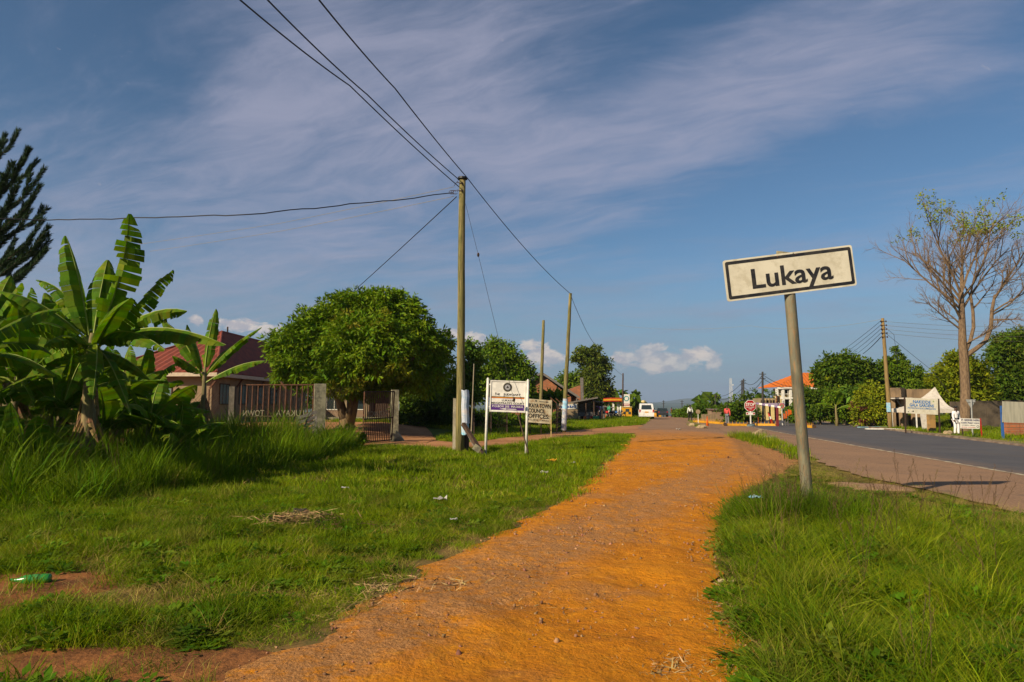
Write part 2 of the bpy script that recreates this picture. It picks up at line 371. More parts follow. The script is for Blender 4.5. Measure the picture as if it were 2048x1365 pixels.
person('man in white shirt and dark trousers walking away up the road', G(1380, 76), PI+.2, .18, M_shirt, M_black, ((.29, -.05, .84), (-.29, .06, .84)))
person('person in coral red top and grey jeans standing at the barrier', G(1454, 62), PI-.5, .06, M_pinkred, M_jean, ((.22, -.22, 1.0), (-.26, .02, .84)), h=1.72)
for i_, (u, D, sh, pa, lb) in enumerate([(1203, 78, M_shirt, M_black, 'person in pale shirt standing at the right end of the market stalls'), (1196, 77.5, M_purp, M_jean, 'person in mauve top sitting height beside the stalls'.replace('sitting height ', 'standing ')),
        (1176, 77, M_purp, M_purp, 'person in dark mauve dress standing under the stall awning'), (1343, 118, M_red, M_jean, 'person in bright red top far down the road beside the parked car'), (1241, 84, M_shirt, M_jean, 'person in pale top waiting near the fuel station totem'), (1218, 82, M_green, M_black, 'person in green top among the motorcycles by the stalls')]):
    person(lb, G(u, D), .4*i_, .05, sh, pa, h=1.66+.02*i_)
# ------------------------------------------------------------------ ground sheets
def jag(a, s=.12, f=1.7, seed=0): return np.array([(mnoise.noise(Vector((q*f, seed*7.1, .3)))*1.4+mnoise.noise(Vector((q*f*4, seed*3.1, 2.3)))*.6)*s for q in np.atleast_1d(a)])
def strip(name, A, B, axis, n_cross, t0, t1, step, off, m, jit=(.1, .1), micro=0, label=None, seed=0, steps=None):
    """sheet between edge A and edge B, both lists of (key, value) pairs"""
    ks = np.array(steps) if steps is not None else np.arange(t0, t1+step*.5, step)
    a = np.interp(ks, [q[0] for q in A], [q[1] for q in A])+jag(ks, jit[0], seed=seed)
    b = np.interp(ks, [q[0] for q in B], [q[1] for q in B])+jag(ks, jit[1], seed=seed+5)
    w = np.linspace(0, 1, n_cross)[None, :]; val = a[:, None]*(1-w)+b[:, None]*w; key = ks[:, None]*np.ones_like(val)
    x, y = (val, key) if axis == 'y' else (key, val)
    z = H(x, y)+off
    if micro:
        mz = np.array([mnoise.fractal(Vector((p*1.6, q*1.6, seed)), 1, 2, 5) for p, q in zip(x.ravel(), y.ravel())]).reshape(x.shape)
        z = z+np.maximum(mz*micro+micro*.6, -.004)*np.minimum(1, np.minimum(w, 1-w)*8+.15)
    v = np.stack([x, y, z], -1).reshape(-1, 3); r, c = x.shape; idx = np.arange(r*c).reshape(r, c)
    f = np.stack([idx[:-1, :-1], idx[:-1, 1:], idx[1:, 1:], idx[1:, :-1]], -1).reshape(-1, 4)
    if axis == 'x': f = f[:, ::-1]
    o = link(name, np_mesh(name, v, f, True), m); o['kind'] = 'structure'
    if label: o['label'] = label
    return o
def gmat(name, builder, rough=.95, bump=.5, bscale=30, bdist=.02):
    m = bpy.data.materials.new(name); m.use_nodes = True; t = NT(m.node_tree); t.n.clear()
    out = t.node('ShaderNodeOutputMaterial'); b = t.node('ShaderNodeBsdfPrincipled'); tc = t.node('ShaderNodeTexCoord'); v = tc.outputs['Object']
    c = builder(t, v); t.put(b.inputs['Base Color'], c); b.inputs['Roughness'].default_value = rough; b.inputs['Specular IOR Level'].default_value = .15
    bn = t.node('ShaderNodeBump'); bn.inputs['Strength'].default_value = bump; bn.inputs['Distance'].default_value = bdist
    hgt = t.m('ADD', t.noise(v, bscale, 6, .7), t.m('MULTIPLY', t.noise(v, bscale*.2, 4, .6), 2)); t.put(bn.inputs['Height'], hgt); t.l.new(bn.outputs[0], b.inputs['Normal'])
    t.l.new(b.outputs[0], out.inputs[0]); return m
def orange_dirt(t, v):
    x, y, z = t.sep(v)
    c = t.mix(t.ramp(t.noise(v, 1.1, 6, .65), .35, .65), (.57, .200, .005), (.45, .150, .006))
    c = t.mix(t.ramp(t.noise(v, 9, 6, .7), .45, .7), c, (.61, .235, .010))
    # grey-brown gravel that washed across the path
    d = t.m('ADD', t.m('SUBTRACT', t.m('MULTIPLY', x, 1.95), y), t.m('MULTIPLY', t.m('SUBTRACT', t.noise(v, .9, 7, .7), .5), 5))
    g = t.m('MULTIPLY', t.ramp(t.m('ABSOLUTE', t.m('ADD', d, 7.3)), 2.2, .6), .80)
    g = t.m('MULTIPLY', g, t.ramp(t.noise(v, 7, 5, .7), .30, .56))
    g2 = t.ramp(t.noise(v, .45, 5, .65), .50, .64)
    far = t.ramp(t.m('ADD', y, t.m('MULTIPLY', t.m('SUBTRACT', t.noise(v, .6, 6, .7), .5), 26)), 27, 40)
    g3 = t.m('ADD', t.m('SUBTRACT', x, t.m('MULTIPLY', y, .27)), t.m('MULTIPLY', t.m('SUBTRACT', t.noise(v, 1.1, 7, .75), .5), 2.6)); g3 = t.m('MULTIPLY', t.m('MULTIPLY', t.ramp(g3, .5, 2.0), t.ramp(y, 10.5, 14.5)), .85); g = t.m('MAXIMUM', g, g3)
    gg = t.m('MAXIMUM', t.m('MAXIMUM', g, t.m('MULTIPLY', g2, .55)), t.m('MULTIPLY', far, .8))
    gc = t.mix(t.ramp(t.noise(v, 38, 4, .7), .4, .6), (.42, .215, .085), (.27, .13, .05))
    c = t.mix(gg, c, gc)
    c = t.mix(t.m('MULTIPLY', t.ramp(t.noise(v, 60, 3, .7), .58, .72), .5), c, (.13, .055, .02))
    return c
M_dirt = gmat('orange_laterite', orange_dirt, bump=.9, bscale=30, bdist=.035)
def yard_dirt(t, v):
    c = t.mix(t.ramp(t.noise(v, .5, 6, .65), .38, .62), (.40, .19, .075), (.29, .125, .048))
    return t.mix(t.ramp(t.noise(v, 5, 6, .7), .45, .7), c, (.40, .21, .11))
M_yard = gmat('pinkish_packed_earth', yard_dirt, bump=.5, bscale=12)
def brown_tar(t, v):
    x, y, z = t.sep(v)
    c = t.mix(t.ramp(t.noise(v, .35, 7, .65), .35, .65), (.27, .155, .085), (.20, .118, .07))
    c = t.mix(t.ramp(t.noise(v, 26, 4, .7), .45, .6), c, (.31, .19, .11))
    c = t.mix(t.m('MULTIPLY', t.ramp(t.m('ADD', y, t.m('MULTIPLY', t.m('SUBTRACT', t.noise(v, .6, 6, .7), .5), 26)), 50, 34), t.m('MULTIPLY', t.m('MULTIPLY', t.ramp(x, 13.2, 11.2), t.ramp(y, 28, 36)), .75)), c, (.46, .17, .02))
    c = t.mix(t.m('MULTIPLY', t.ramp(t.noise(v, 1.3, 8, .75), .56, .64), .5), c, (.12, .085, .07))
    return t.mix(t.m('MULTIPLY', t.ramp(t.noise(v, 70, 2, .7), .6, .7), .6), c, (.09, .06, .045))
M_shoulder = gmat('dusty_brown_tarmac', brown_tar, bump=.35, bscale=60, bdist=.01)
def asphalt(t, v):
    c = t.mix(t.ramp(t.noise(v, .4, 7, .6), .35, .65), (.092, .088, .092), (.072, .070, .076))
    mp = t.node('ShaderNodeMapping'); t.put(mp.inputs[0], v); mp.inputs['Scale'].default_value = (1.6, .06, 1); mp.inputs['Rotation'].default_value = (0, 0, .2)
    c = t.mix(t.m('MULTIPLY', t.ramp(t.noise(mp.outputs[0], 1.2, 4, .6), .5, .7), .45), c, (.12, .095, .08))
    x, y, z = t.sep(v); e = t.ramp(t.m('SUBTRACT', t.m('SUBTRACT', x, t.m('MULTIPLY', y, .176)), 9.45), 1.5, .0)
    c = t.mix(t.m('MULTIPLY', t.m('MULTIPLY', e, t.ramp(t.noise(v, 2.2, 7, .75), .35, .65)), .8), c, (.22, .14, .085))
    vo = t.node('ShaderNodeTexVoronoi', feature='DISTANCE_TO_EDGE'); t.put(vo.inputs['Vector'], v); vo.inputs['Scale'].default_value = .55
    c = t.mix(t.m('MULTIPLY', t.ramp(vo.outputs['Distance'], .012, .0), t.ramp(t.noise(v, .3, 3, .6), .45, .6)), c, (.03, .028, .028))
    return t.mix(t.ramp(t.noise(v, 60, 3, .7), .5, .68), c, (.125, .115, .11))
M_asph = gmat('grey_asphalt', asphalt, bump=.3, bscale=70, bdist=.008)
def grass_soil(t, v):
    x, y, z = t.sep(v)
    c = t.mix(t.ramp(t.noise(v, .7, 7, .7), .4, .6), (.075, .105, .010), (.10, .135, .010))
    c = t.mix(t.ramp(t.noise(v, 14, 5, .7), .5, .66), c, (.10, .075, .03))
    near = t.m('MULTIPLY', t.ramp(y, 30, 16), .85)
    c = t.mix(near, c, t.mix(t.ramp(t.noise(v, 6, 4, .7), .4, .6), (.12, .082, .026), (.19, .105, .035)))
    return t.mix(t.ramp(y, 300, 900), c, (.06, .085, .03))
M_soil = gmat('grassy_soil', grass_soil, bump=.6, bscale=14)
# ground sheet reaching the horizon, fine near the camera
def axis_vals(neg, pos, fine):
    a = [0]; 
    while a[-1] < pos: a.append(a[-1]+max(fine, a[-1]*.045))
    b = [0]
    while b[-1] > neg: b.append(b[-1]-max(fine, -b[-1]*.045))
    return np.array(sorted(set(b+a)))
gx = axis_vals(-9000, 9000, .7); gy = np.array(sorted(set(list(-axis_vals(-400, 0, .8)[::-1]*-1)+list(np.arange(0, 120, .8))+[120+i*6 for i in range(60)]+list(480*1.07**np.arange(0, 44)))))
gy = gy[np.concatenate([[True], np.diff(gy) > .05])]
GX, GY = np.meshgrid(gx, gy)
def hills(x, y):
    r = np.zeros_like(x)
    sx = np.vectorize(lambda a, b, s: mnoise.fractal(Vector((a*s, b*s, 1.7)), 1, 2, 4))
    far = y > 1500
    n = np.zeros_like(x); n[far] = sx(x[far], y[far], .00045)
    r += sst(2200, 6000, y)*(52+85*n)
    r += 16*np.exp(-((y-3000)/700)**2)*(n+.5)*(y > 1500)
    return r
GZ = H(GX, GY)+hills(GX, GY)
v = np.stack([GX, GY, GZ], -1).reshape(-1, 3); r_, c_ = GX.shape; idx = np.arange(r_*c_).reshape(r_, c_)
cy_, cx_ = (GY[:-1, :-1]+GY[1:, 1:])/2, (GX[:-1, :-1]+GX[1:, 1:])/2
f = np.stack([idx[:-1, :-1], idx[:-1, 1:], idx[1:, 1:], idx[1:, :-1]], -1)
hm = (cy_ > 1500)
link('ground', np_mesh('ground', v, f[~hm].reshape(-1, 4), True), M_soil)['kind'] = 'structure'
def hillmat(t, v):
    c = t.mix(t.ramp(t.noise(v, .004, 6, .65), .4, .6), (.045, .075, .03), (.075, .095, .04))
    return t.mix(t.ramp(t.noise(v, .02, 4, .65), .55, .7), c, (.03, .05, .02))
M_hill = gmat('distant_woodland', hillmat, bump=.0, bscale=.1)
link('hills', np_mesh('hills', v, f[hm].reshape(-1, 4), True), M_hill)['kind'] = 'structure'
def E(pts): return [(gp(u, v_).y, gp(u, v_).x) for u, v_ in pts]
PL = sorted([(2.0, -2.9), (3.0, -2.35)]+E([(480, 1345), (620, 1275), (740, 1208), (830, 1150), (1000, 1070), (1110, 1010), (1190, 950), (1230, 910), (1262, 872)])+[(39.5, 7.0)])
PR = sorted([(1.0, 1.1), (3.0, 1.25)]+E([(1475, 1340), (1452, 1200), (1440, 1100), (1440, 1050), (1470, 1000), (1535, 960), (1600, 925)])+[(22, 8.9), (30, 10.6), (34.6, 11.4), (39.5, 12)])
RN = sorted([(2, 7.2), (6, 7.4), (9, 7.6)]+E([(2048, 1032), (1900, 992), (1750, 962), (1650, 932), (1590, 902), (1545, 884), (1480, 870)])+[(39, 13.4)])   # near edge of the tarmac
fPL = lambda y: np.interp(y, [q[0] for q in PL], [q[1] for q in PL]); fPR = lambda y: np.interp(y, [q[0] for q in PR], [q[1] for q in PR]); fRN = lambda y: np.interp(y, [q[0] for q in RN], [q[1] for q in RN])
LN = lambda y: 9.45+.176*y                                            # edge line of the carriageway
RF = lambda y: 22.7+.232*(y-31.6)+.0*y                                # far kerb
steps = list(np.arange(1.2, 14, .07))+list(np.arange(14, 39.6, .2))
strip('dirt_path', PL, PR, 'y', 72, 0, 0, 0, .012, M_dirt, (.16, .16), .032, 'orange laterite footpath with gravel', 1, steps)
far_ = [(q, RF(q)) for q in (2, 60, 95, 160, 420)]
ln_ = [(q, LN(q)) for q in (2, 60, 95, 160, 420)]
strip('road_shoulder', RN+[(39.3, 13.4)], ln_, 'y', 14, 2, 39.4, .35, .034, M_shoulder, (.16, 0), 0, 'dusty brown tarmac beside the carriageway', 3)
JL = [(36, 6.2), (40, 7.1), (45, 8.4), (55, 10.5), (77, 15.4), (95, 18.3), (160, 27), (420, 72)]
strip('junction_tarmac', JL, ln_, 'y', 16, 36, 400, 1.0, .026, M_shoulder, (.35, 0), 0, 'worn brown tarmac where the side road joins', 4)
strip('main_road', ln_, far_, 'y', 16, 2, 400, 1.0, .038, M_asph, (0, .05), 0, 'grey asphalt carriageway', 2)
strip('edge_line', [(q, LN(q)-.085) for q in (2, 400)], [(q, LN(q)+.085) for q in (2, 400)], 'y', 2, 2, 60, .4, .043, mat('road_line', (.58, .50, .33), .8, (.24, .17, .11), 3, 6, lo=.35, hi=.6), (.012, .012), 0, 'thin worn cream edge line', 6)
SN = sorted([(gp(u, v_).x, gp(u, v_).y) for u, v_ in [(560, 893), (700, 893), (800, 893), (920, 902), (1000, 893), (1100, 880), (1200, 871), (1268, 867)]]+[(-40, 24)])
SF = sorted([(gp(u, v_).x, gp(u, v_).y) for u, v_ in [(850, 880), (920, 886), (1000, 878), (1100, 866), (1200, 857), (1275, 851)]]+[(-40, 33)])
fSN = lambda x: np.interp(x, [q[0] for q in SN], [q[1] for q in SN]); fSF = lambda x: np.interp(x, [q[0] for q in SF], [q[1] for q in SF])
strip('side_road', SN, SF, 'x', 14, -30, 10.6, .4, .018, M_yard, (.15, .15), 0, 'packed earth side road to the gate', 7)
strip('yard', [(-40, 30), (-6, 29), (-3, 29.2)], [(-40, 60), (-16, 60), (-12, 47), (-5.5, 44), (-3.6, 33)], 'x', 30, -38, -3.4, .4, .035, M_yard, (.2, .4), 0, 'bare earth yard behind the gate', 8)
# bare soil patches bottom left
def patch(name, cx, cy, rx, ry, m, off=.02, seed=0, dome=0):
    vs = [(cx, cy, Hf(cx, cy)+off+dome)]; n = 40; fs = []
    for k in (0.35, .7, 1.0):
        for j in range(n):
            a = 2*PI*j/n; q = 1+.22*mnoise.noise(Vector((math.cos(a)*1.6, math.sin(a)*1.6, seed)))*2*k
            x, y = cx+rx*k*q*math.cos(a), cy+ry*k*q*math.sin(a)
            vs.append((x, y, Hf(x, y)+off+dome*(1-k*k)*(1+.5*mnoise.noise(Vector((x*2, y*2, 1))))-(.03 if k == 1 else 0)))
    for j in range(n):
        fs.append((0, 1+j, 1+(j+1) % n))
        for k in range(2): a = 1+k*n+j; b = 1+k*n+(j+1) % n; fs.append((a, a+n, b+n, b))
    o = MB().add(vs, fs).build(name, m, smooth=True); o['kind'] = 'structure'; return o
M_brsoil = gmat('brown_soil', lambda t, v: t.mix(t.ramp(t.noise(v, 3, 7, .7), .4, .6), (.27, .105, .03), (.16, .065, .022)), bump=.9, bscale=16, bdist=.03)
BP = [(gp(30, 1180), 1.25, .62), (gp(150, 1335), .95, .42), (gp(400, 1338), 1.15, .36), (gp(-250, 1230), 1.3, 1.0)]
for i, (p, a, b) in enumerate(BP): patch('bare_soil', p.x, p.y, a, b, M_brsoil, .02, i)
M_gravelp = gmat('pale_gravel', lambda t, v: t.mix(t.ramp(t.noise(v, 30, 4, .7), .4, .6), (.42, .26, .15), (.24, .13, .07)), bump=1, bscale=40)
q = gp(1715, 972); patch('gravel_patch', q.x, q.y-.3, .75, .9, M_gravelp, .03, 9)
q = gp(1730, 848); patch('earth_mound', 32.8, 57, 2.6, 2.0, mat('mound_earth', (.36, .14, .035), .95, (.16, .12, .03), 1.6, 6, .6, 8), .0, 12, .9)
# kerb on the far side
kb = MB()
ys = np.arange(24, 92, 1.0)
for a in ys:
    x0, x1 = RF(a), RF(a+.97); j = random.uniform(-.02, .02)
    kb.obox((x0+.02+j, a, Hf(x0, a)-.05), (.16, 0, 0), (x1-x0, .97, 0), (0, 0, .17+j))
kb.build('kerb', mat('kerb_concrete', (.27, .20, .14), .9, (.15, .10, .07), 2, 6, .4, 20))['kind'] = 'structure'
strip('pavement', [(q, RF(q)+.2) for q in (20, 100)], [(q, RF(q)+1.1) for q in (20, 100)], 'y', 6, 24, 92, .5, .09, mat('pavement_earth', (.27, .17, .09), .95, (.12, .12, .03), 1.2, 6, .5, 10), (0, .3), 0, 'narrow earth pavement behind the kerb', 11)
# ------------------------------------------------------------------ tree builders
def sph(n):
    a = rng.normal(size=(n, 3)); return unit(a)
def crown_leaves(blobs, n, L, Wd, rc=.5, outl=.35, droop=.35, inner=.15, jit=.25):
    """blobs: (centre, (rx,ry,rz)); leaves gathered in clumps over lumpy ellipsoids"""
    area = np.array([(r[0]*r[1]+r[0]*r[2]+r[1]*r[2])/3 for _, r in blobs]); pr = area/area.sum()
    cs, ds, ls = [], [], []
    per = 26; ncl = max(8, int(n/per))
    for (c, r), p in zip(blobs, pr):
        k = max(4, int(ncl*p)); d = sph(k); r = np.array(r)
        lump = 1+outl*np.array([mnoise.noise(Vector(q*2.3)+Vector(c)) for q in d])[:, None]
        cc = np.array(c)+d*r*lump*(rng.uniform(.72, 1.0, (k, 1)))
        nrm = unit(d/r)
        off = sph(k*per)*rng.uniform(0, 1, (k*per, 1))**.5*rc
        pos = np.repeat(cc, per, 0)+off*np.array([1, 1, .7])
        dr = unit(np.repeat(nrm, per, 0)*.6+unit(off)*.7+rng.normal(size=(k*per, 3))*.45+np.array([0, 0, -droop]))
        cs.append(pos); ds.append(dr); ls.append(rng.uniform(.7, 1.25, k*per))
        ki = int(k*per*inner); di = sph(ki)
        cs.append(np.array(c)+di*r*rng.uniform(.35, .72, (ki, 1))); ds.append(sph(ki)); ls.append(np.full(ki, 2.3))
    cs, ds, ls = np.concatenate(cs), np.concatenate(ds), np.concatenate(ls)
    return leaf_quads(cs, ds, L*ls, Wd*ls)
def pxb(D, lst, depth=.9):
    s = D/F; return [(P(u, v, D+dd), (ru*s, max(ru*s*depth, .5), rv*s)) for (u, v, ru, rv, *q) in lst for dd in [q[0] if q else 0]]
def limbs(parent, base, blobs, r, m=M_bark, fork=.35, k=5, lean=0, name='trunk'):
    mb = MB(); base = Vector(base); top = sum((Vector(b[0]) for b in blobs), Vector())/len(blobs)
    f = base.lerp(Vector((base.x*.5+top.x*.5+lean, base.y, top.z)), fork)
    mb.tube([base-Vector((0, 0, .2)), base+Vector((0, 0, .15)), base.lerp(f, .5)+Vector((r*.4, 0, 0)), f], [r*1.5, r*1.1, r*.95, r*.8], 9)
    for b in random.sample(blobs, min(k, len(blobs))):
        e = Vector(b[0]); mid = f.lerp(e, .5)+Vector((random.uniform(-.3, .3), random.uniform(-.3, .3), random.uniform(-.1, .4)))
        mb.tube([f, mid, e], [r*.6, r*.4, r*.15], 6)
    return mb.build(name, m, parent, smooth=True)
def tree(name, label, D, u0, blobs, n, L, Wd, lm, r=.2, rc=.5, group=None, cat='tree', extra=None, bark=M_bark, depth=.9, **kw):
    b = G(u0, D); t0 = thing(name, label, cat, b, group); bl = pxb(D, blobs, depth)
    v, f = crown_leaves(bl, n, L, Wd, rc, **kw); place(v, f, 'crown', lm, t0)
    limbs(t0, b, bl, r, bark)
    if extra:
        em, frac, sel = extra
        v, f = crown_leaves([bl[i] for i in sel], int(n*frac), L*.9, Wd*1.1, rc*.6, outl=.5, droop=.2, inner=0)
        place(v, f, 'new_leaves', em, t0)
    return t0
# big mango in the yard
def mango():
    D = 35; b = gp(694, 861); D = b.y; t0 = thing('mango_tree', 'big round dark green mango tree with rusty young leaves inside the gate', 'tree', b)
    bl = pxb(D, [(620, 690, 78, 60), (590, 740, 50, 38, -1), (700, 640, 70, 58), (765, 632, 66, 55), (735, 700, 95, 70, -2), (820, 680, 70, 66), (850, 740, 55, 50), (640, 650, 50, 36), (672, 762, 62, 34, -1.5),
             (790, 750, 70, 34, -.5), (560, 700, 26, 36), (870, 700, 40, 50, .5), (715, 610, 50, 34), (600, 715, 60, 62, 1.5), (745, 780, 40, 22, -1), (700, 700, 110, 90, 2), (800, 620, 40, 34)], .85)
    v, f = crown_leaves(bl, 58000, .28, .085, .40, outl=.34, droop=.55, inner=.14); place(v, f, 'crown', L_mango, t0)
    sel = [(P(u, v_, D-3.0), (ru*D/F, .5, ru*D/F)) for u, v_, ru in [(755, 735, 30), (790, 730, 22), (725, 745, 26), (700, 770, 30), (690, 640, 18), (770, 640, 18), (740, 660, 22), (800, 740, 18), (668, 780, 14)]]
    v, f = crown_leaves(sel, 1500, .24, .075, .3, outl=.4, droop=.1, inner=0); place(v, f, 'young_leaves', L_flush, t0)
    s = D/F; mb = MB()
    mb.tube([P(694, 864, D), P(694, 852, D), P(690, 838, D)], [20*s, 15*s, 13*s], 12)
    mb.tube([P(692, 845, D), P(684, 820, D), P(677, 792, D-.1), P(650, 740, D), P(610, 700, D)], [12*s, 9*s, 8*s, 6*s, 2*s], 10)
    mb.tube([P(697, 845, D), P(704, 820, D), P(708, 795, D), P(735, 740, D), P(770, 680, D)], [13*s, 11*s, 10*s, 7*s, 2*s], 10)
    for a, b_, c in ((677, 792, 700), (708, 795, 820), (708, 795, 850)): mb.tube([P(a, b_, D), P((a+c)/2, 750, D-1), P(c, 700, D-1)], [7*s, 5*s, 2*s], 7)
    for du, dv, dy in ((-26, 0, -.3), (-16, 6, -.9), (8, 5, -.9), (24, 2, -.3), (16, -2, .5)):
        e = b+Vector((du*s*1.5, dy*1.2, -.02)); mb.tube([b+Vector((du*s*.3, 0, .25)), b.lerp(e, .6)+Vector((0, 0, .06)), e], [6*s, 3.5*s, 1.0*s], 7)
    mb.build('trunk', mat('mango_bark', (.17, .11, .05), .9, (.09, .06, .03), 3, 6, .8, 12, stretch=(2, 2, .7), col3=(.27, .17, .05), scale3=1.2), t0, smooth=True)
mango()
# ------------------------------------------------------------------ bananas
def ban_leaf(parent, B, T, arch=.5, w=.3, tear=.4, m=M_ban, fold=.5, petiole=.14, name='leaf', roll=0, seg=20, bow=.1):
    B, T = Vector(B), Vector(T); L = (T-B).length; up = Vector((0, 0, 1))
    c = (B+T)/2+up*arch*L*.5+Vector((random.uniform(-1, 1), random.uniform(-.5, .5), 0))*bow*L
    pt = lambda t_: B*(1-t_)**2+c*2*t_*(1-t_)+T*t_*t_
    tg = lambda t_: ((c-B)*(1-t_)+(T-c)*t_).normalized()
    vs, fs = [], []
    sd0 = (T-B).cross(up)
    if sd0.length < .2*L: sd0 = Vector((random.uniform(-1, 1), random.uniform(-.3, .3), 0))
    from mathutils import Quaternion
    for side in (-1, 1):
        torn = 0
        for i in range(seg):
            a = petiole+(1-petiole)*i/seg; b = petiole+(1-petiole)*(i+1)/seg
            if random.random() < tear*.5: gap = random.choice([.06, .12, .2, .5])*random.uniform(.6, 1.3); torn = random.uniform(-.5, .75)*tear
            else: gap = 0
            b_o = b-(b-a)*gap
            rows = []
            for q, qo in ((a, a), (b, b_o)):
                x = (q-petiole)/(1-petiole); ww = w*(1+.06*math.sin(i*1.7+side))*max(.02, math.sin(PI*min(1, max(0.012, x))**.82))**.55 if x < 1 else .02*w
                d = tg(q); s = (sd0-d*sd0.dot(d)).normalized(); s = Quaternion(d, roll) @ s; nn = s.cross(d)
                if nn.z < 0: nn = -nn
                s = s*side; p = pt(q)
                dn = fold+torn
                po = pt(qo)
                r = [p, po.lerp(p, .5)+s*ww*.5*math.cos(dn*.5)-nn*ww*.5*math.sin(dn*.5), po+s*ww*(math.cos(dn*.5)*.5+math.cos(dn*1.3)*.5)-nn*ww*(math.sin(dn*.5)*.5+math.sin(dn*1.3)*.5)]
                rows.append(r)
            k = len(vs); vs += rows[0]+rows[1]; fs += [(k, k+1, k+4, k+3), (k+1, k+2, k+5, k+4)]
    lf = MB().add(vs, fs).build(name, m, parent, smooth=False)
    ks = [i/8 for i in range(9)]; r0 = .028 if w > .2 else .018
    MB().tube([pt(q) for q in ks], [r0*(1-.85*q) for q in ks], 5).build('midrib', M_rib if m is M_ban else m, lf)
    return lf
def banana(label, base, height, tips=None, n=8, rad=.13, leafL=1.9, w=.30, dry=5, group='banana plants along the left verge', seed=0, tear=.45, lean=(0, 0)):
    random.seed(seed+100); base = Vector(base); t0 = thing('banana_plant', label, 'banana plant', base, group)
    top = base+Vector((lean[0], lean[1], height))
    MB().tube([base-Vector((0, 0, .2)), base.lerp(top, .33)+Vector((.03, 0, 0)), base.lerp(top, .66), top, top+Vector((0, 0, .25))], [rad*1.25, rad, rad*.8, rad*.55, rad*.3], 10).build('stem', M_banst, t0, smooth=True)
    if tips is None:
        tips = []
        a0 = random.uniform(0, 6.28)
        for i in range(n):
            a = a0+i*2.4; ele = 1.35-1.7*i/n+random.uniform(-.15, .15); L = leafL*random.uniform(.8, 1.1)
            tips.append((top+Vector((math.cos(a)*math.cos(ele)*L, math.sin(a)*math.cos(ele)*L, math.sin(ele)*L*.9-.1)), .25+.35*max(0, math.cos(ele)), w*random.uniform(.85, 1.1), tear, random.uniform(.2, .8)))
    for T, ar, ww, te, fo in tips:
        ban_leaf(t0, top-Vector((0, 0, random.uniform(0, .25))), T, ar, ww, te, M_ban, fo, .13, roll=random.uniform(-.5, .5))
    for i in range(dry):
        a = random.uniform(0, 6.28); z = random.uniform(.35, .95); r = random.uniform(.25, .5); s = base.lerp(top, z)
        ban_leaf(t0, s, s+Vector((math.cos(a)*r, math.sin(a)*r, -random.uniform(.6, 1.3))), .5, .12, .8, M_band, 1.1, .1, 'dry_leaf', seg=6)
    return t0
D = 14.5; b0 = Vector((P(172, 900, D).x, D, 0))
def tp(u, v, d=0): return P(u, v, D+d)
banana('tall banana plant with upright torn leaf reaching highest above the maroon roof', b0, P(180, 690, D).z, [
    (tp(258, 428, -.2), .12, .42, 1.3, .7), (tp(132, 472, .3), .16, .38, .35, .9), (tp(346, 540, .4), .35, .34, .7, .6), (tp(374, 622, -.5), .55, .34, .95, 1.3),
    (tp(452, 690, -.9), .50, .42, .8, 1.0), (tp(2, 583, -.6), .45, .42, .5, .9), (tp(74, 560, .8), .5, .28, .5, .7), (tp(40, 650, -1.4), .6, .40, .6, 1.1),
    (tp(262, 596, -1.7), .35, .46, .35, .7), (tp(60, 745, .9), .6, .27, .7, .9), (tp(300, 760, .8), .7, .27, .6, .9), (tp(215, 520, .5), .15, .38, .3, .6), (tp(130, 800, -.9), .9, .36, .8, 1.1), (tp(262, 830, -.8), .95, .34, .8, 1.1), (tp(90, 690, -1.6), .7, .40, .6, 1.0), (tp(330, 700, -1.2), .6, .38, .7, 1.0), (tp(185, 800, -1.5), 1.0, .34, .9, 1.2)], dry=22, seed=1, rad=.15)
D = 19.5; b1 = Vector((P(404, 880, D).x, D, Hf(-8, 19)))
banana('small banana plant with pink stalks in front of the house wall', b1, P(408, 752, D).z, [
    (tp(432, 618, 0), .1, .24, .5, .5), (tp(523, 655, .2), .22, .22, .6, .5), (tp(530, 722, -.3), .35, .23, .7, .9), (tp(322, 640, .2), .5, .27, .4, .8),
    (tp(345, 712, -.5), .4, .25, .4, .9), (tp(375, 650, .4), .2, .26, .2, .5), (tp(470, 690, .5), .3, .24, .3, .5)], dry=3, seed=2, rad=.10)
more = [(-120, 12.2, 2.4, 9, 2.2, 'banana plant cut by the left edge of the picture, nearest to the camera'), (28, 15.5, 2.2, 9, 2.0, 'banana plant with drooping leaves left of the tallest one'),
        (95, 18.0, 3.0, 9, 2.0, 'banana plant in shade behind and left of the tallest one'), (235, 18.0, 1.7, 9, 1.8, 'banana plant right behind the tallest one'),
        (300, 17.0, 1.25, 8, 1.5, 'middling banana plant between the tallest one and the one with pink stalks'), (352, 16.8, .8, 7, 1.2, 'low banana sucker in front of the house corner'), (400, 17.2, .62, 6, 1.05, 'lowest banana sucker beside the pink stalked plant'),
        (-40, 17.5, 3.5, 10, 2.2, 'banana plant under the pine branches at the far left'), (150, 21, 2.2, 9, 1.9, 'banana plant deepest in the shade behind the clump'), (-220, 15.5, 2.4, 9, 2.2, 'banana plant standing just beyond the left edge'), (60, 13.2, .8, 6, 1.1, 'young banana sucker low at the left in the tall grass'),
        (10, 19.5, 3.4, 10, 2.2, 'banana plant behind the drooping one at the far left'), (120, 16.2, 1.5, 9, 1.8, 'half grown banana plant just behind the tallest stem'), (205, 16.0, 1.2, 8, 1.6, 'half grown banana plant right of the tallest stem'), (-60, 14.0, 1.5, 9, 2.0, 'broad low banana plant at the left edge'), (270, 20.5, 1.9, 9, 1.8, 'banana plant before the maroon roof'), (325, 19.5, 1.3, 8, 1.4, 'banana plant before the left house wall'), (60, 22.5, 2.4, 9, 2.2, 'banana plant at the very back of the clump'), (200, 23.5, 2.0, 9, 2.0, 'banana plant at the back of the clump nearest the maroon roof')]
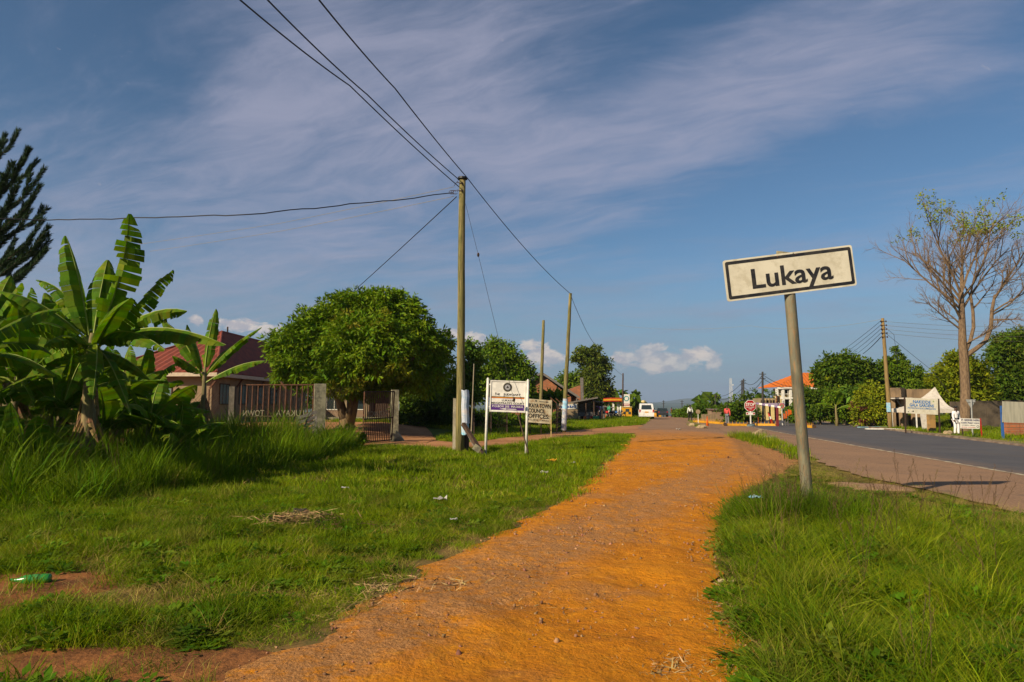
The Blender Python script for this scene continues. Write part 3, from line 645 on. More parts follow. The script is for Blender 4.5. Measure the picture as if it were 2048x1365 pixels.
for i, (u, D_, h, n, LL, lb) in enumerate(more):
    banana(lb, Vector((P(u, 850, D_).x, D_, 0)), h, None, n, .12 if h > 1 else .06, LL, .38 if h > 1 else .26, dry=9 if h > 1 else 1, seed=10+i)
# ------------------------------------------------------------------ pine at the far left
def pine():
    D = 25; b = Vector((P(-95, 800, D).x, D, 0)); t0 = thing('pine_tree', 'dark pine with upswept bristly branches at the left edge', 'tree', b)
    mb = MB(); X = b.x; mb.tube([b-Vector((0, 0, .3)), Vector((X+.1, D, 4)), Vector((X, D, 8)), Vector((X+.1, D, 12.5))], [.3, .24, .17, .03], 10)
    tip, dr = [], []
    def br(pts, r):
        mb.tube(pts, [r*(1-.8*i/(len(pts)-1)) for i in range(len(pts))], 5)
        pts = [Vector(p) for p in pts]
        for i in range(len(pts)-1):
            a, c = pts[i], pts[i+1]
            if i == 0 and (c-pts[-1]).length > .6: continue
            k = int((c-a).length*330)
            for _ in range(k):
                q = random.random(); d = (c-a).normalized(); o = Vector(rng.normal(size=3)); o = (o-d*o.dot(d)).normalized()
                dd = (d*1.0+o*.62).normalized(); tip.append(a.lerp(c, q)+dd*.10); dr.append(dd)
    tips = [(35, 262), (58, 300), (74, 322), (88, 338), (10, 270), (80, 372), (94, 418), (96, 455), (98, 482), (60, 420), (40, 360), (92, 500), (70, 520), (20, 330), (30, 480), (-20, 250), (-60, 220), (5, 420), (60, 480), (85, 440), (45, 320), (66, 395), (20, 400), (96, 470)]
    for (u, v) in tips:
        e = P(u, v, D+random.uniform(-1.6, 1.6)); s0 = Vector((X, D, e.z-(1.6+random.random())))
        c1 = s0.lerp(e, .45)+Vector((0, 0, -.35)); k2 = s0.lerp(e, .78)+Vector((.12, 0, -.25)); br([s0, c1, k2, e], .045)
        for _ in range(1):
            q = random.uniform(.45, .85); p = s0.lerp(e, q)+Vector((0, 0, -.35)); dd = (e-s0).normalized()+Vector((random.uniform(-.4, .5), random.uniform(-.5, .5), random.uniform(.5, 1.0)))
            ee = p+dd.normalized()*random.uniform(.5, .9); br([p, p.lerp(ee, .5)+Vector((.04, 0, -.05)), ee], .02)
    for i in range(9):
        z = random.uniform(4, 12); a = random.uniform(1.3, 5); L = max(.5, (13-z)*.35); e = Vector((X+math.cos(a)*L, D+math.sin(a)*L, z+L*.5)); br([(X, D, z), Vector((X, D, z)).lerp(e, .6)-Vector((0, 0, .2)), e], .04)
    mb.build('trunk', M_bark, t0, smooth=True)
    v, f = leaf_quads(np.array([list(q) for q in tip]), np.array([list(q) for q in dr]), .25, .019); place(v, f, 'needles', L_pine, t0)
pine()
# ------------------------------------------------------------------ other trees
tree('broadleaf_tree', 'leafy green tree with pointed top left of the brick gable', 62, 1015, [(1000, 740, 38, 42), (1030, 765, 40, 36), (985, 700, 24, 20), (1012, 712, 28, 26), (1040, 735, 26, 22), (965, 770, 30, 36), (1055, 745, 16, 12), (1025, 790, 45, 26)], 9000, .34, .15, L_mid, .22, .7, inner=.2)
tree('small_leafy_tree', 'thin light green tree just right of the greenish main pole', 40, 945, [(940, 700, 14, 26), (935, 745, 24, 30), (955, 720, 12, 16), (925, 780, 30, 26), (900, 790, 26, 22), (945, 790, 18, 16)], 5200, .24, .1, L_light, .10, .5, inner=.1)
tree('shrub_tree', 'dark bushy tree behind the open gate leaf', 44, 835, [(850, 800, 40, 26), (810, 810, 26, 20), (880, 775, 30, 24), (900, 815, 20, 14)], 4600, .26, .11, L_dark, .14, .5)
tree('tall_dense_tree', 'tall dark tree with ragged crown behind the market stalls', 105, 1200, [(1180, 715, 30, 22), (1188, 745, 30, 26), (1195, 775, 30, 22), (1158, 715, 12, 12), (1200, 800, 28, 20), (1205, 730, 14, 20), (1212, 790, 14, 26), (1170, 790, 30, 20), (1205, 818, 20, 12)], 11000, .46, .22, L_olive, .5, .9, inner=.25)
tree('spreading_tree', 'low domed tree left of the tallest one behind the brick house', 112, 1140, [(1135, 770, 24, 26), (1125, 790, 30, 26), (1150, 765, 18, 20), (1112, 785, 18, 16)], 4500, .46, .22, L_mid, .4, .9)
tree('banana_clump', 'clump of young bananas in front of the brick gable', 66, 1090, [(1070, 790, 20, 10), (1090, 800, 24, 12), (1060, 805, 16, 12), (1105, 798, 16, 8)], 420, 1.5, .42, M_ban, .12, .5, cat='banana plant', inner=0, droop=.0)
tree('mango_like_tree', 'large rounded tree behind the hedge right of the orange roof', 66, 1690, [(1680, 740, 44, 32), (1655, 755, 26, 26), (1710, 735, 30, 24), (1735, 750, 26, 22), (1690, 770, 50, 24), (1640, 745, 14, 14)], 11000, .36, .17, L_dark, .3, .7, inner=.25, extra=(L_yel, .05, [1, 4]))
tree('feathery_tree', 'spiky dark tree standing behind the wooden pole with insulators', 68, 1800, [(1790, 750, 34, 30), (1770, 740, 18, 22), (1760, 770, 30, 24), (1825, 760, 26, 24), (1845, 775, 26, 18), (1800, 790, 60, 18)], 8500, .36, .15, L_mid, .25, .7, outl=.8, inner=.2)
for u_, v_, w_, h_ in [(1791, 700, 1.2, 2.2), (1803, 712, 1.0, 1.6), (1838, 738, 1, 1.5), (1770, 718, .9, 1.3)]:
    b_ = P(u_, v_, 68); c_ = [(b_-Vector((0, 0, h_*q)), (w_*(.25+.6*q), w_*(.25+.6*q), h_*.22)) for q in (0, .35, .7, 1.05, 1.5)]
    t_ = thing('conifer', 'narrow pointed treetop %s behind the grey parapet building' % {1791: 'rising highest', 1803: 'second and thinner, right of the highest,', 1838: 'furthest right', 1770: 'left of the wooden pole'}[u_], 'tree', G(u_, 68), 'pointed treetops behind the grey building')
    v, f = crown_leaves(c_, 900, .3, .12, .35, outl=.6, droop=.0, inner=.1); place(v, f, 'crown', L_dark, t_)
    MB().tube([G(u_, 68, -.2), G(u_, 68, 1), b_], [.12, .1, .03], 6).build('trunk', M_bark, t_)
tree('glossy_round_tree', 'round glossy yellow green tree behind the white tent', 56, 1915, [(1920, 755, 46, 42), (1895, 790, 34, 34), (1880, 765, 20, 24), (1950, 790, 36, 34), (1955, 750, 24, 26), (1915, 720, 24, 14), (1925, 800, 50, 26)], 12000, .34, .14, L_yel, .25, .6, inner=.25, outl=.3, droop=.1)
tree('big_dark_tree', 'big dark tree at the right edge behind the blank board', 62, 2030, [(2020, 760, 40, 46), (2060, 720, 60, 50), (2000, 800, 40, 30), (2040, 800, 60, 40), (1985, 720, 14, 24), (2110, 760, 70, 60), (2030, 690, 40, 26)], 11000, .36, .16, L_dark, .35, .8, inner=.25, outl=.5, extra=(L_olive, .12, [6, 1]))
tree('yard_tree', 'pale olive treetop rising behind the bare tree at right', 74, 2010, [(2015, 685, 34, 18), (2040, 675, 26, 16), (1995, 700, 16, 12)], 3200, .34, .14, L_olive, .3, .8)
tree('roadside_bush', 'dense dark hedge bush directly right of the leaning sign pole', 62, 1640, [(1620, 815, 30, 28), (1650, 810, 26, 30), (1610, 790, 22, 16), (1670, 815, 22, 26), (1600, 825, 14, 14)], 8500, .24, .11, L_dark, .1, .5, cat='bush', inner=.25)
tree('red_flower_bush', 'yellowish croton bush with a few red leaves left of the wooden pole', 55, 1745, [(1740, 800, 24, 34), (1760, 820, 20, 30), (1722, 825, 18, 26), (1765, 790, 12, 20)], 8000, .22, .10, L_yel, .1, .45, cat='bush', inner=.25, extra=(L_red, .10, [2]))
tree('garden_shrub', 'light green shrub below the large rounded tree', 60, 1700, [(1690, 800, 26, 16), (1705, 822, 24, 22), (1670, 795, 20, 12)], 4800, .28, .12, L_mid, .1, .5, cat='bush', inner=.2)
def banplant_far(label, u, v, D, hh, n, LL, seed, group=None):
    b = G(u, D); banana(label, b, hh, None, n, .12, LL, .28, dry=0, seed=seed, group=group, tear=.2)
banplant_far('bright banana plant in the hedge left of the croton bush', 1716, 0, 57.5, 1.7, 7, 1.9, 51); banplant_far('banana plant leaning over the hedge beside the leaning sign pole', 1672, 0, 58, 1.6, 7, 2.0, 52); banplant_far('banana plant standing behind the croton bush top', 1752, 0, 58.5, 2.3, 6, 1.8, 53)
# sapling on the mound
b_ = G(1706, 56, .5); t_ = thing('sapling', 'thin sapling with drooping leaves on the earth mound', 'tree', b_)
MB().tube([b_-Vector((0, 0, .5)), b_+Vector((0, 0, 1.6)), b_+Vector((.1, 0, 2.6))], [.07, .05, .02], 6).build('trunk', M_bark, t_)
v, f = crown_leaves([(b_+Vector((0, 0, 2.2)), (.9, .9, .5))], 240, .5, .14, .5, droop=.8); place(v, f, 'crown', L_light, t_)
# hedges
def hedge(label, u0, u1, D0, D1, h, n, lm, dz=0, wd=.6):
    a, b = G(u0, D0), G(u1, D1); t0 = thing('hedge', label, 'hedge', a); k = int((b-a).length/.8)+1
    bl = [(a.lerp(b, i/k)+Vector((0, random.uniform(-.1, .1), h*.5)), (.7, wd, h*.5*random.uniform(.9, 1.1))) for i in range(k+1)]
    v, f = crown_leaves(bl, n, .17, .08, .25, outl=.25, inner=.2); place(v, f, 'foliage', lm, t0)
    mb = MB()
    for c, r in bl: mb.tube([(c.x, c.y, c.z-h*.55), (c.x, c.y, c.z)], .03, 5)
    mb.build('stems', M_bark, t0); return t0
hedge('long clipped hedge across the back of the grass plot', 800, 1010, 43, 50, 1.15, 15000, L_dark)
hedge('lower brighter hedge behind the white judiciary board', 985, 1120, 46, 56, 1.0, 8000, L_mid)
hedge('dark thicket between the house and the shaded office block', 540, 670, 64, 64, 3.8, 9000, L_dark, wd=1.0)
hedge('dark thicket closing the view behind the bananas', -330, 235, 29, 31, 2.7, 26000, L_dark, wd=1.0)
hedge('dark scrubby hedge along the left of the house wall', 200, 440, 30, 30, .8, 5000, L_dark)
# bare tree
def bare():
    D = 46; b = G(1930, D); t0 = thing('bare_tree', 'tall bare tree with fine twigs and a few green leaves at its top', 'tree', b)
    mb = MB(); s = D/F; tips = []
    zcap = P(1900, 398, D).z
    def Q(u, v, d=0): return P(u, v, D+d)
    mb.tube([b-Vector((0, 0, .3)), Q(1930, 850), Q(1931, 780), Q(1928, 720), Q(1925, 690), Q(1924, 640), Q(1922, 585)], [16*s, 10*s, 8.8*s, 8.3*s, 7.5*s, 6*s, 4.6*s], 10)
    mb.tube([Q(1930, 705), Q(1941, 680), Q(1947, 655), Q(1946, 625), Q(1941, 590)], [4.5*s, 3.6*s, 3.4*s, 3*s, 2.5*s], 8)
    mb.tube([Q(1932, 712), Q(1952, 698), Q(1972, 682), Q(1982, 655), Q(1984, 620), Q(1990, 590)], [5.5*s, 4.6*s, 4.2*s, 3.8*s, 3.3*s, 2.5*s], 8)
    def br(a, d, L, r, dep):
        a = Vector(a); d = Vector(d).normalized(); pts = [a]; k = 4 if dep > 1 else 3
        bend = Vector((random.uniform(-.25, .25), random.uniform(-.25, .25), random.uniform(-.05, .22)))
        for i in range(k):
            if pts[-1].z > zcap: d.z = min(d.z, -.25)
            d = (d+bend*.35+Vector((random.uniform(-.12, .12), random.uniform(-.12, .12), random.uniform(-.06, .08)))).normalized(); pts.append(pts[-1]+d*L/k)
        mb.tube(pts, [r*(1-.7*i/k) for i in range(k+1)], 5 if dep > 2 else (4 if dep > 1 else 3), cap=False)
        if dep <= 0: tips.append(pts[-1]); return
        nch = {4: 7, 3: 8, 2: 6, 1: 5}[dep]
        for j in range(nch):
            q = .22+.78*(j+random.random()*.6)/nch; q = min(q, 1); x = q*k; i = min(int(x), k-1); p = pts[i].lerp(pts[i+1], x-i)
            dd = (pts[i+1]-pts[i]).normalized(); o = Vector(rng.normal(size=3)); o.y *= .8; o = (o-dd*o.dot(dd)).normalized()
            ang = random.uniform(.4, .85); nd = dd*math.cos(ang)+o*math.sin(ang)+Vector((0, 0, .06 if dep > 1 else -.05))
            br(p, nd, L*random.uniform(.34, .52), max(r*.42, .006), dep-1)
    mains = [((1922, 600), (1800, 420), 4.6, 0), ((1922, 590), (1850, 400), 5.6, -1), ((1922, 585), (1905, 400), 5.4, 1), ((1922, 590), (1960, 395), 5.6, -.5), ((1924, 620), (2010, 420), 5.8, 1), ((1922, 640), (1790, 520), 5.0, -1.2), ((1922, 620), (1790, 470), 5.4, .3), ((1922, 660), (1830, 590), 3.4, -.4),
             ((1922, 650), (1870, 600), 2.6, 1.2), ((1941, 592), (1990, 470), 3.6, -1), ((1941, 592), (1900, 500), 3.2, 1.5), ((1990, 595), (2060, 480), 4.0, 0), ((1988, 600), (2030, 540), 3.0, -1.5), ((1984, 630), (2070, 590), 3.4, .5), ((1983, 640), (2050, 640), 2.8, -.8), ((1922, 588), (1935, 440), 5, .8), ((1922, 600), (2040, 450), 5.2, -1.6), ((1990, 595), (2090, 430), 4.6, 1.2), ((1922, 630), (1840, 540), 3.4, .4), ((1984, 625), (2090, 540), 3.8, -1), ((1927, 690), (2010, 640), 3.0, -1.2), ((1944, 620), (2020, 520), 3.4, 1.5), ((1922, 610), (1830, 470), 4.8, 1.6)]
    for a, e, L, dy in mains:
        A = Q(*a); Ed = Q(e[0], e[1], dy*1.3); br(A, Ed-A, min(L*.98, (Ed-A).length*.88), 2.7*s if L > 4 else 2.0*s, 3)
    mb.build('trunk', M_barkp, t0)
    nz0 = lambda a: np.array([mnoise.noise(Vector(q)*.55) for q in a])
    tp_ = np.array([list(q) for q in tips]); hi = tp_[(tp_[:, 2] > P(1900, 470, D).z)]
    sel = hi[nz0(hi) > -.02]; c = np.repeat(sel, 4, 0)+rng.normal(size=(len(sel)*4, 3))*.10
    v, f = leaf_quads(c, sph(len(c)), .17, .10); place(v, f, 'leaves', L_yel, t0)
bare()
# ------------------------------------------------------------------ utility poles and wires
def pole(label, u0, v0, u1, v1, D, r0, r1, m=M_pole, cap=False, steps=9, group='wooden utility poles', wob=.012):
    b = P(u0, v0, D); b.z = Hf(b.x, D); t0 = P(u1, v1, D); th = thing('utility_pole', label, 'pole', b, group)
    pts = [b-Vector((0, 0, .3))]+[b.lerp(t0, i/steps)+Vector((random.uniform(-wob, wob), 0, 0)) for i in range(1, steps)]+[t0]
    MB().tube(pts, [r0+(r1-r0)*i/steps for i in range(steps+1)], 12).build('shaft', m, th, smooth=True)
    if cap: MB().tube([t0-Vector((0, 0, .02)), t0+Vector((0, 0, .05)), t0+Vector((0, 0, .08))], [r1*1.6, r1*1.5, r1*.6], 12).build('cap', M_black, th)
    return th, b, t0
mp_, mb_, mt_ = pole('thick greenish wooden pole with black cap and white posters, nearest of all', 920, 905, 925, 358, 24.2, .155, .115, cap=True)
sg = 24.2/F
def par(t_, mb, name, m, smooth=False): return mb.build(name, m, t_, smooth=smooth)
b_ = MB(); c = P(928, 812, 24.04)
for i in range(1): 
    pa = []
    for dz, j in ((.55, 0), (.3, .02), (0, 0), (-.3, .015), (-.62, .03)):
        for a in (-.9, -.5, 0, .5, .9, 1.3): pa.append((c.x+.17*math.sin(a)*1.0+j, 24.2-.172*math.cos(a), c.z+dz+.02*math.sin(a*5+dz*9)))
    fs = [(r*6+q, r*6+q+1, (r+1)*6+q+1, (r+1)*6+q) for r in range(4) for q in range(5)]
    b_.add(pa, [f_[::-1] for f_ in fs])
b_.build('poster', M_paper, mp_)
b_ = MB(); pa = []
for dz, j in ((-.62, .0), (-.8, .02), (-1.0, .03)):
    for a in (-.9, -.4, .1, .6, 1.1): pa.append((c.x+.178*math.sin(a)+j, 24.2-.178*math.cos(a), c.z+dz+.03*math.sin(a*4+dz*7)))
b_.add(pa, [(r*5+q+5, r*5+q+6, r*5+q+1, r*5+q) for r in range(2) for q in range(4)]); b_.build('torn_poster', M_bluepap, mp_)
b_ = MB()
for z in (-.22, -.5): b_.tube([mt_+Vector((-.05, -.16, z)), mt_+Vector((.02, -.20, z))], .03, 6); b_.tube([mt_+Vector((.0, -.13, z)), mt_+Vector((-.18, -.1, z+.05))], .015, 5)
for k in range(3): 
    cc = P(903+4*k, 385, 24.0); b_.tube([cc+Vector((.09*math.cos(a), 0, .07*math.sin(a))) for a in np.linspace(0, 5.6, 9)], .010, 4)
b_.tube([P(908, 372, 24), P(916, 362, 24.1)], .01, 4); b_.build('bracket', M_rustd, mp_)
th = thing('pole_stub', 'short whitish concrete stub standing left against the greenish pole', 'post', G(910, 24.4))
x0 = P(906, 800, 24.5); x1 = P(918, 800, 24.5)
MB().obox((x0.x, 24.36, -.2), (x1.x-x0.x, .02, 0), (0, .16, 0), (.02, 0, P(912, 797, 24.5).z+.2)).build('shaft', mat('whitewashed_concrete', (.42, .37, .26), .9, (.26, .22, .16), 3, 7, .6, 25, stretch=(2, 2, .6)), th)
MB().bar(P(912, 845, 24.34), P(914, 880, 24.34), .02).build('crack_wire', M_rustd, th)
th = thing('brace_post', 'short dark brown post tucked behind the greenish pole', 'post', G(932, 24.3))
MB().tube([G(931, 24.5, -.2), P(931, 843, 24.55)], [.14, .13], 10).build('shaft', M_brown, th)
th = thing('strut', 'slanting dark brown wooden strut leaning on the greenish pole', 'strut', G(967, 23.2))
MB().bar(G(972, 23.0, -.1), P(926, 848, 23.9), .13, .12).build('beam', M_brown, th)
MB().bar(G(964, 23.3, -.1), P(930, 856, 24.0), .06, .10).build('plank', M_plank, th)
th = thing('concrete_block', 'tilted square concrete block lying by the foot of the strut', 'block', P(954, 898, 23.2))
MB().box(P(954, 897, 23.2), (.26, .14, .2), ry=.6).build('block', M_conc, th)
p2, _, p2t = pole('plain leaning wooden pole with a white painted foot, second from the road', 1127, 862, 1141, 587, 40.5, .14, .09)
b_ = MB(); 
q0, q1 = P(1127.2, 861, 40.5), P(1131, 798, 40.5); b_.tube([q0, q0.lerp(q1, .5), q1], [.155, .15, .145], 12); b_.build('whitewash', mat('whitewash', (.50, .46, .42), .9, (.32, .36, .44), 3, 6), p2)
b_ = MB().tube([P(1130, 818, 40.5), P(1130.8, 802, 40.5)], [.158, .156], 12); b_.build('poster', M_bluepap, p2)
p3, _, p3t = pole('thin straight wooden pole behind the town council board', 1080, 855, 1087, 641, 50, .14, .10)
p4, _, p4t = pole('far slender pole beside the fuel station totem', 1245, 830, 1246, 747, 92, .12, .09, M_brown)
pr, prb, prt = pole('wooden pole with insulators and a blue white poster left of the grey building', 1781, 856, 1765, 637, 52, .17, .11, mat('orange_brown_pole', (.26, .17, .06), .85, (.15, .10, .04), 5, 6, .5, 16, stretch=(7, 7, .35)))
b_ = MB()
for i in range(5):
    z = -.25-.3*i; c = prt+Vector((.01*i, 0, z))
    for sx in (-1, 1): b_.ball((c.x+sx*.2, c.y-.1, c.z), (.06, .06, .08), 6, 4)
    b_.bar(c+Vector((-.22, -.1, 0)), c+Vector((.22, -.1, 0)), .04)
b_.build('insulators', M_rustd, pr)
c = P(1777, 815, 51.8); MB().box(c, (.3, .02, .7)).build('poster', M_bluepap, pr)
pd = [('dark pole beside the orange barriers with a crossarm', 1526, 1525, 744, 72, .13), ('taller of two dark poles behind the stop sign', 1487.5, 1487, 758, 100, .13), ('shorter of two dark poles behind the stop sign', 1483, 1484, 761, 104, .13), ('dark pole left of the man in coral red', 1430, 1431, 789, 125, .13), ('tiny dark pole beside the white shirted walker', 1364, 1364, 801, 140, .11), ('tiny dark pole right of the white van', 1327, 1327, 801, 150, .11)]
PT = []
for lb, u0, u1, v1, D, r in pd:
    th, b, t0 = pole(lb, u0, 840, u1, v1, D, r*1.0, r*.75, M_poled); PT.append(t0)
    MB().bar(t0+Vector((-.35, 0, -.25)), t0+Vector((.35, 0, -.25)), .08).build('crossarm', M_poled, th)
    MB().bar(t0+Vector((-.3, 0, -.7)), t0+Vector((.3, 0, -.7)), .07).build('crossarm', M_poled, th)
def wire(label, pts, r=.012, sag=.0, m=M_wire, n=18, name='cable', wob=0):
    pts = [Vector(p) for p in pts]; out = []
    for i in range(len(pts)-1):
        for j in range(n if i == len(pts)-2 else n):
            q = j/n; p = pts[i].lerp(pts[i+1], q); p.z -= sag*4*q*(1-q); 
            if wob: p.z += wob*mnoise.noise(p*1.3)
            out.append(p)
    out.append(pts[-1]); o = MB().tube(out, r, 5).build(name, m, None, origin=pts[0], smooth=True)
    return props(o, label, 'cable', 'overhead cables')
wire('lowest of three dark cables running from the greenish pole over the camera', [P(918, 374, 24.1), P(700, 172, 16.8), P(480, 0, 11.8), (-11, -12, 9.6)], .017, .05)
wire('middle of three dark cables running from the greenish pole over the camera', [P(916, 358, 24.1), P(735, 190, 16.8), P(535, 0, 11.8), (-10.4, -12, 10.1)], .017, .05)
wire('topmost dark cable over the camera passing the black pole cap on its right', [P(932, 353, 24.1), P(790, 177, 16.8), P(638, 0, 11.8), (-9.8, -12, 10.7)], .017, .04)
wire('dark cable from the black pole cap down to the leaning white footed pole', [P(932, 353, 24.1), P(1141, 588, 40.4)], .016, .28)
wire('dark cable beyond the white footed pole descending behind the tall dark tree', [P(1141, 590, 40.4), P(1190, 690, 66), P(1246, 752, 92)], .016, .3)
wire('thick wavy dark cable running left from the greenish pole to the pine', [P(906, 386, 24.1), P(500, 428, 20), P(97, 440, 22), P(-300, 425, 20)], .018, .03, wob=.06)
wire('faint upper pale cable running left from the greenish pole', [P(908, 374, 24.1), P(560, 447, 30), P(270, 490, 38)], .009, .02, M_wirel)
wire('faint lower pale cable running left from the greenish pole', [P(908, 393, 24.1), P(560, 463, 30), P(300, 503, 38)], .009, .02, M_wirel)
wire('service cable dropping from the greenish pole behind the mango', [P(913, 394, 24.2), P(705, 585, 38), P(600, 690, 44)], .018, .02)
ga = P(1056, 907, 22.6); ga.z = Hf(ga.x, ga.y)
wire('thin guy wire of the greenish pole ending in a rod by the judiciary board', [P(931, 408, 24.1), P(956, 508, 23.9), P(999, 686, 23.4), P(1027, 797, 23.1), P(1036, 830, 23.0)], .007, 0, m=M_wire)
o = MB().tube([P(1036, 830, 23.0), P(1056, 903, 22.6), ga-Vector((0, 0, .2))], .022, 6).build('guy_rod', M_brown, None, origin=ga); props(o, 'thick slanting guy rod crossing the front of the judiciary board', 'rod')
for (u, v, D, lb) in [(956.5, 510, 23.85, 'small strain insulator halfway up the guy wire'), (1028, 800, 23.0, 'dark strain insulator of the guy wire before the judiciary board')]:
    o = MB().ball((0, 0, 0), (.045, .045, .08), 8, 6).build('strain_insulator', M_rustd, None); o.location = P(u, v, D); props(o, lb, 'insulator')
for i in range(5):
    wire('slanting wire %s of the fan running down left from the pole with insulators' % ['topmost', 'second', 'third', 'fourth', 'lowest and darkest'][i], [prt+Vector((-.2, 0, -.25-.3*i)), P(1670-4*i+18*i, 712-1*i, 75)], .016 if i < 4 else .03, .08)
for i, (dv, lb) in enumerate([(0, 'highest'), (12, 'second'), (22, 'third'), (32, 'lowest')]):
    wire('%s of the pale horizontal wires running right behind the bare tree' % lb, [prt+Vector((.2, 0, -.25-.3*i)), P(2100, 650+dv, 60)], .011, .25, M_wirel)
wire('faint horizontal wire running left from the top of the pole with insulators', [prt+Vector((-.2, 0, -.1)), P(1500, 652, 70), P(1230, 650, 95)], .011, .5, M_wirel)
wire('guy wire slanting down right from the pole with insulators', [P(1769, 665, 52), P(1868, 745, 51), P(1900, 790, 50.5)], .014, .0)
wire('thin service wire hanging beside the pole with insulators', [P(1770, 655, 52), P(1788, 670, 52.5), P(1794, 720, 53), P(1800, 780, 54)], .012, .0)
for i in range(2): wire(['upper', 'lower'][i]+' wire between the far dark poles behind the stop sign', [PT[3]-Vector((0, 0, .3+.5*i)), PT[1]-Vector((0, 0, .3+.9*i)), PT[0]-Vector((0, 0, .3+.5*i))], .03, .8)
for i in range(2): wire(['upper', 'lower'][i]+' wire from the barrier side pole to the two storey house', [PT[0]-Vector((0, 0, .3+.4*i)), P(1600, 772+4*i, 84)], .025, .5)
th = thing('thin_pole', 'thin pale metal pole standing in the grass left of the judiciary board', 'pole', G(944, 30))
MB().tube([G(942, 30, -.1), P(948, 728, 30)], [.03, .02], 6).build('shaft', M_wirel, th)
th = thing('thin_brace', 'short thin stay leaning on the thin pale pole', 'stay', G(935, 30)); MB().bar(G(934, 29.8), P(943, 862, 30), .03).build('rod', M_rustd, th)
# ------------------------------------------------------------------ the town sign
def town_sign():
    D = 10.5; b = P(1618, 1030, D); b.z = Hf(b.x, D); th = thing('town_sign', 'leaning town name board LUKAYA on a tall grey green pipe', 'sign', b)
    s = D/F
    top = P(1577, 560, D); mb = MB(); pts = [b-Vector((0, 0, .4))]+[b.lerp(top, q) for q in (.0, .15, .3, .5, .7, .9, 1)]
    mb.tube(pts, [.083]*8, 20); mb.build('post', M_steel, th, smooth=True)
    TL, TR, BR, BL = P(1444, 524, D-.14), P(1703, 490, D-.05), P(1713, 573, D-.05), P(1455, 604, D-.14)
    a, c = (TR-TL+BR-BL)/2, (TL-BL+TR-BR)/2; n = a.cross(c).normalized(); w, h = a.length, c.length; ah, chh = a.normalized(), c.normalized(); o = BL
    n = ah.cross(chh).normalized()   # towards the camera
    if n.y > 0: n = -n
    def rr(x0, y0, x1, y1, rad, k=4):
        pts = []
        for cx, cy, a0 in ((x1-rad, y0+rad, -PI/2), (x1-rad, y1-rad, 0), (x0+rad, y1-rad, PI/2), (x0+rad, y0+rad, PI)):
            for i in range(k+1): q = a0+PI/2*i/k; pts.append((cx+rad*math.cos(q), cy+rad*math.sin(q)))
        return pts
    def plate(p2, d0, d1, name, m, warp=0):
        k = len(p2); vs = [o+ah*x+chh*y+n*d0 for x, y in p2]+[o+ah*x+chh*y+n*d1 for x, y in p2]
        return MB().add(vs, [tuple(range(k))[::-1], tuple(range(k, 2*k))]+[(i, (i+1) % k, (i+1) % k+k, i+k) for i in range(k)]).build(name, m, th)
    plate(rr(0, 0, w, h, .035), -.012, .0, 'board', M_sign)
    i0, i1 = .028, .075
    A, B = rr(i0, i0, w-i0, h-i0, .03), rr(i1, i1, w-i1, h-i1, .012); k = len(A)
    MB().add([o+ah*x+chh*y+n*.0035 for x, y in A+B], [(i, (i+1) % k, (i+1) % k+k, i+k) for i in range(k)]).build('border', mat('sign_black', (.012, .012, .014), .45, (.035, .03, .025), 7, 6, spec=.4), th)
    cc = o+ah*(w*.515)+chh*(h*.475)
    text('Lukaya', .30, MATS['sign_black'], 'lettering', th, cc, ah, chh, width=w*.625, bold=.018, depth=.004)
    mb = MB(); 
    for yy in (.28, .74):
        p = o+ah*(w*.49)+chh*(h*yy)-n*.03; mb.bar(p-ah*.5, p+ah*.5, .05, .03)
    mb.build('back_rail', M_steel, th)
    tp2 = o+ah*(w*.485)+chh*(h-.005)-n*.02; MB().box(tp2, (.26, .03, .05), ry=.12).build('bracket', M_conc, th)
    for x in (.42, .56):
        for yy in (.08, .93):
            q = o+ah*(w*x)+chh*(h*yy)+n*.004; MB().ball(q, .011, 6, 4).build('bolt', M_rust, th)
town_sign()
# ------------------------------------------------------------------ judiciary board and council board
def board(th, D, TL, TR, BL, BR, Dr=None, m=M_sign, thick=.03, name='board', skip=False):
    Dr = Dr or D; tl, tr, bl, br = P(*TL, D), P(*TR, Dr), P(*BL, D), P(*BR, Dr)
    ah = ((tr-tl)+(br-bl)).normalized(); ch = ((tl-bl)+(tr-br)).normalized(); n = ah.cross(ch).normalized()
    w = ((tr-tl).length+(br-bl).length)/2; h = ((tl-bl).length+(tr-br).length)/2; ctr = (tl+tr+bl+br)/4; o = ctr-ah*w/2-ch*h/2
    if not skip: MB().obox(o-n*thick, ah*w, ch*h, n*thick).build(name, m, th)
    return o, ah, ch, n, w, h
def prect(th, fr, x0, y0, x1, y1, m, name, d=.004):
    o, a, c, n, w, h = fr; q = o+n*d; A = q+a*w*x0+c*h*y0; B = q+a*w*x1+c*h*y0; Cc = q+a*w*x1+c*h*y1; Dd = q+a*w*x0+c*h*y1
    return MB().add([A, B, Cc, Dd], [(0, 1, 2, 3)]).build(name, m, th)
def ptxt(th, fr, s, x, y, hh, ww, m, bold=.0, name='lettering', d=.007, align='C'):
    o, a, c, n, w, h = fr; text(s, hh*h, m, name, th, o+a*w*x+c*h*y, a, c, width=ww*w, bold=bold, depth=d, align=align)
th = thing('judiciary_sign', 'white court direction board with purple band between two white posts', 'sign', G(1010, 23.9))
for (ub, vb, ut, vt) in ((971, 905, 976, 757), (1052, 909, 1056, 760)):
    b = P(ub, vb, 23.4); b.z = -.1; t_ = P(ut, vt+1, 23.4); MB().tube([b, t_], [.047, .045], 10).build('post', M_signb, th, smooth=True)
    MB().tube([t_, t_+Vector((-.01, 0, .04))], [.045, .012], 10).build('post_cap', M_signb, th)
J = board(th, 23.4, (982, 762), (1052, 764), (980, 822), (1050, 825), m=M_signb)
o, a, c, n, w, h = J
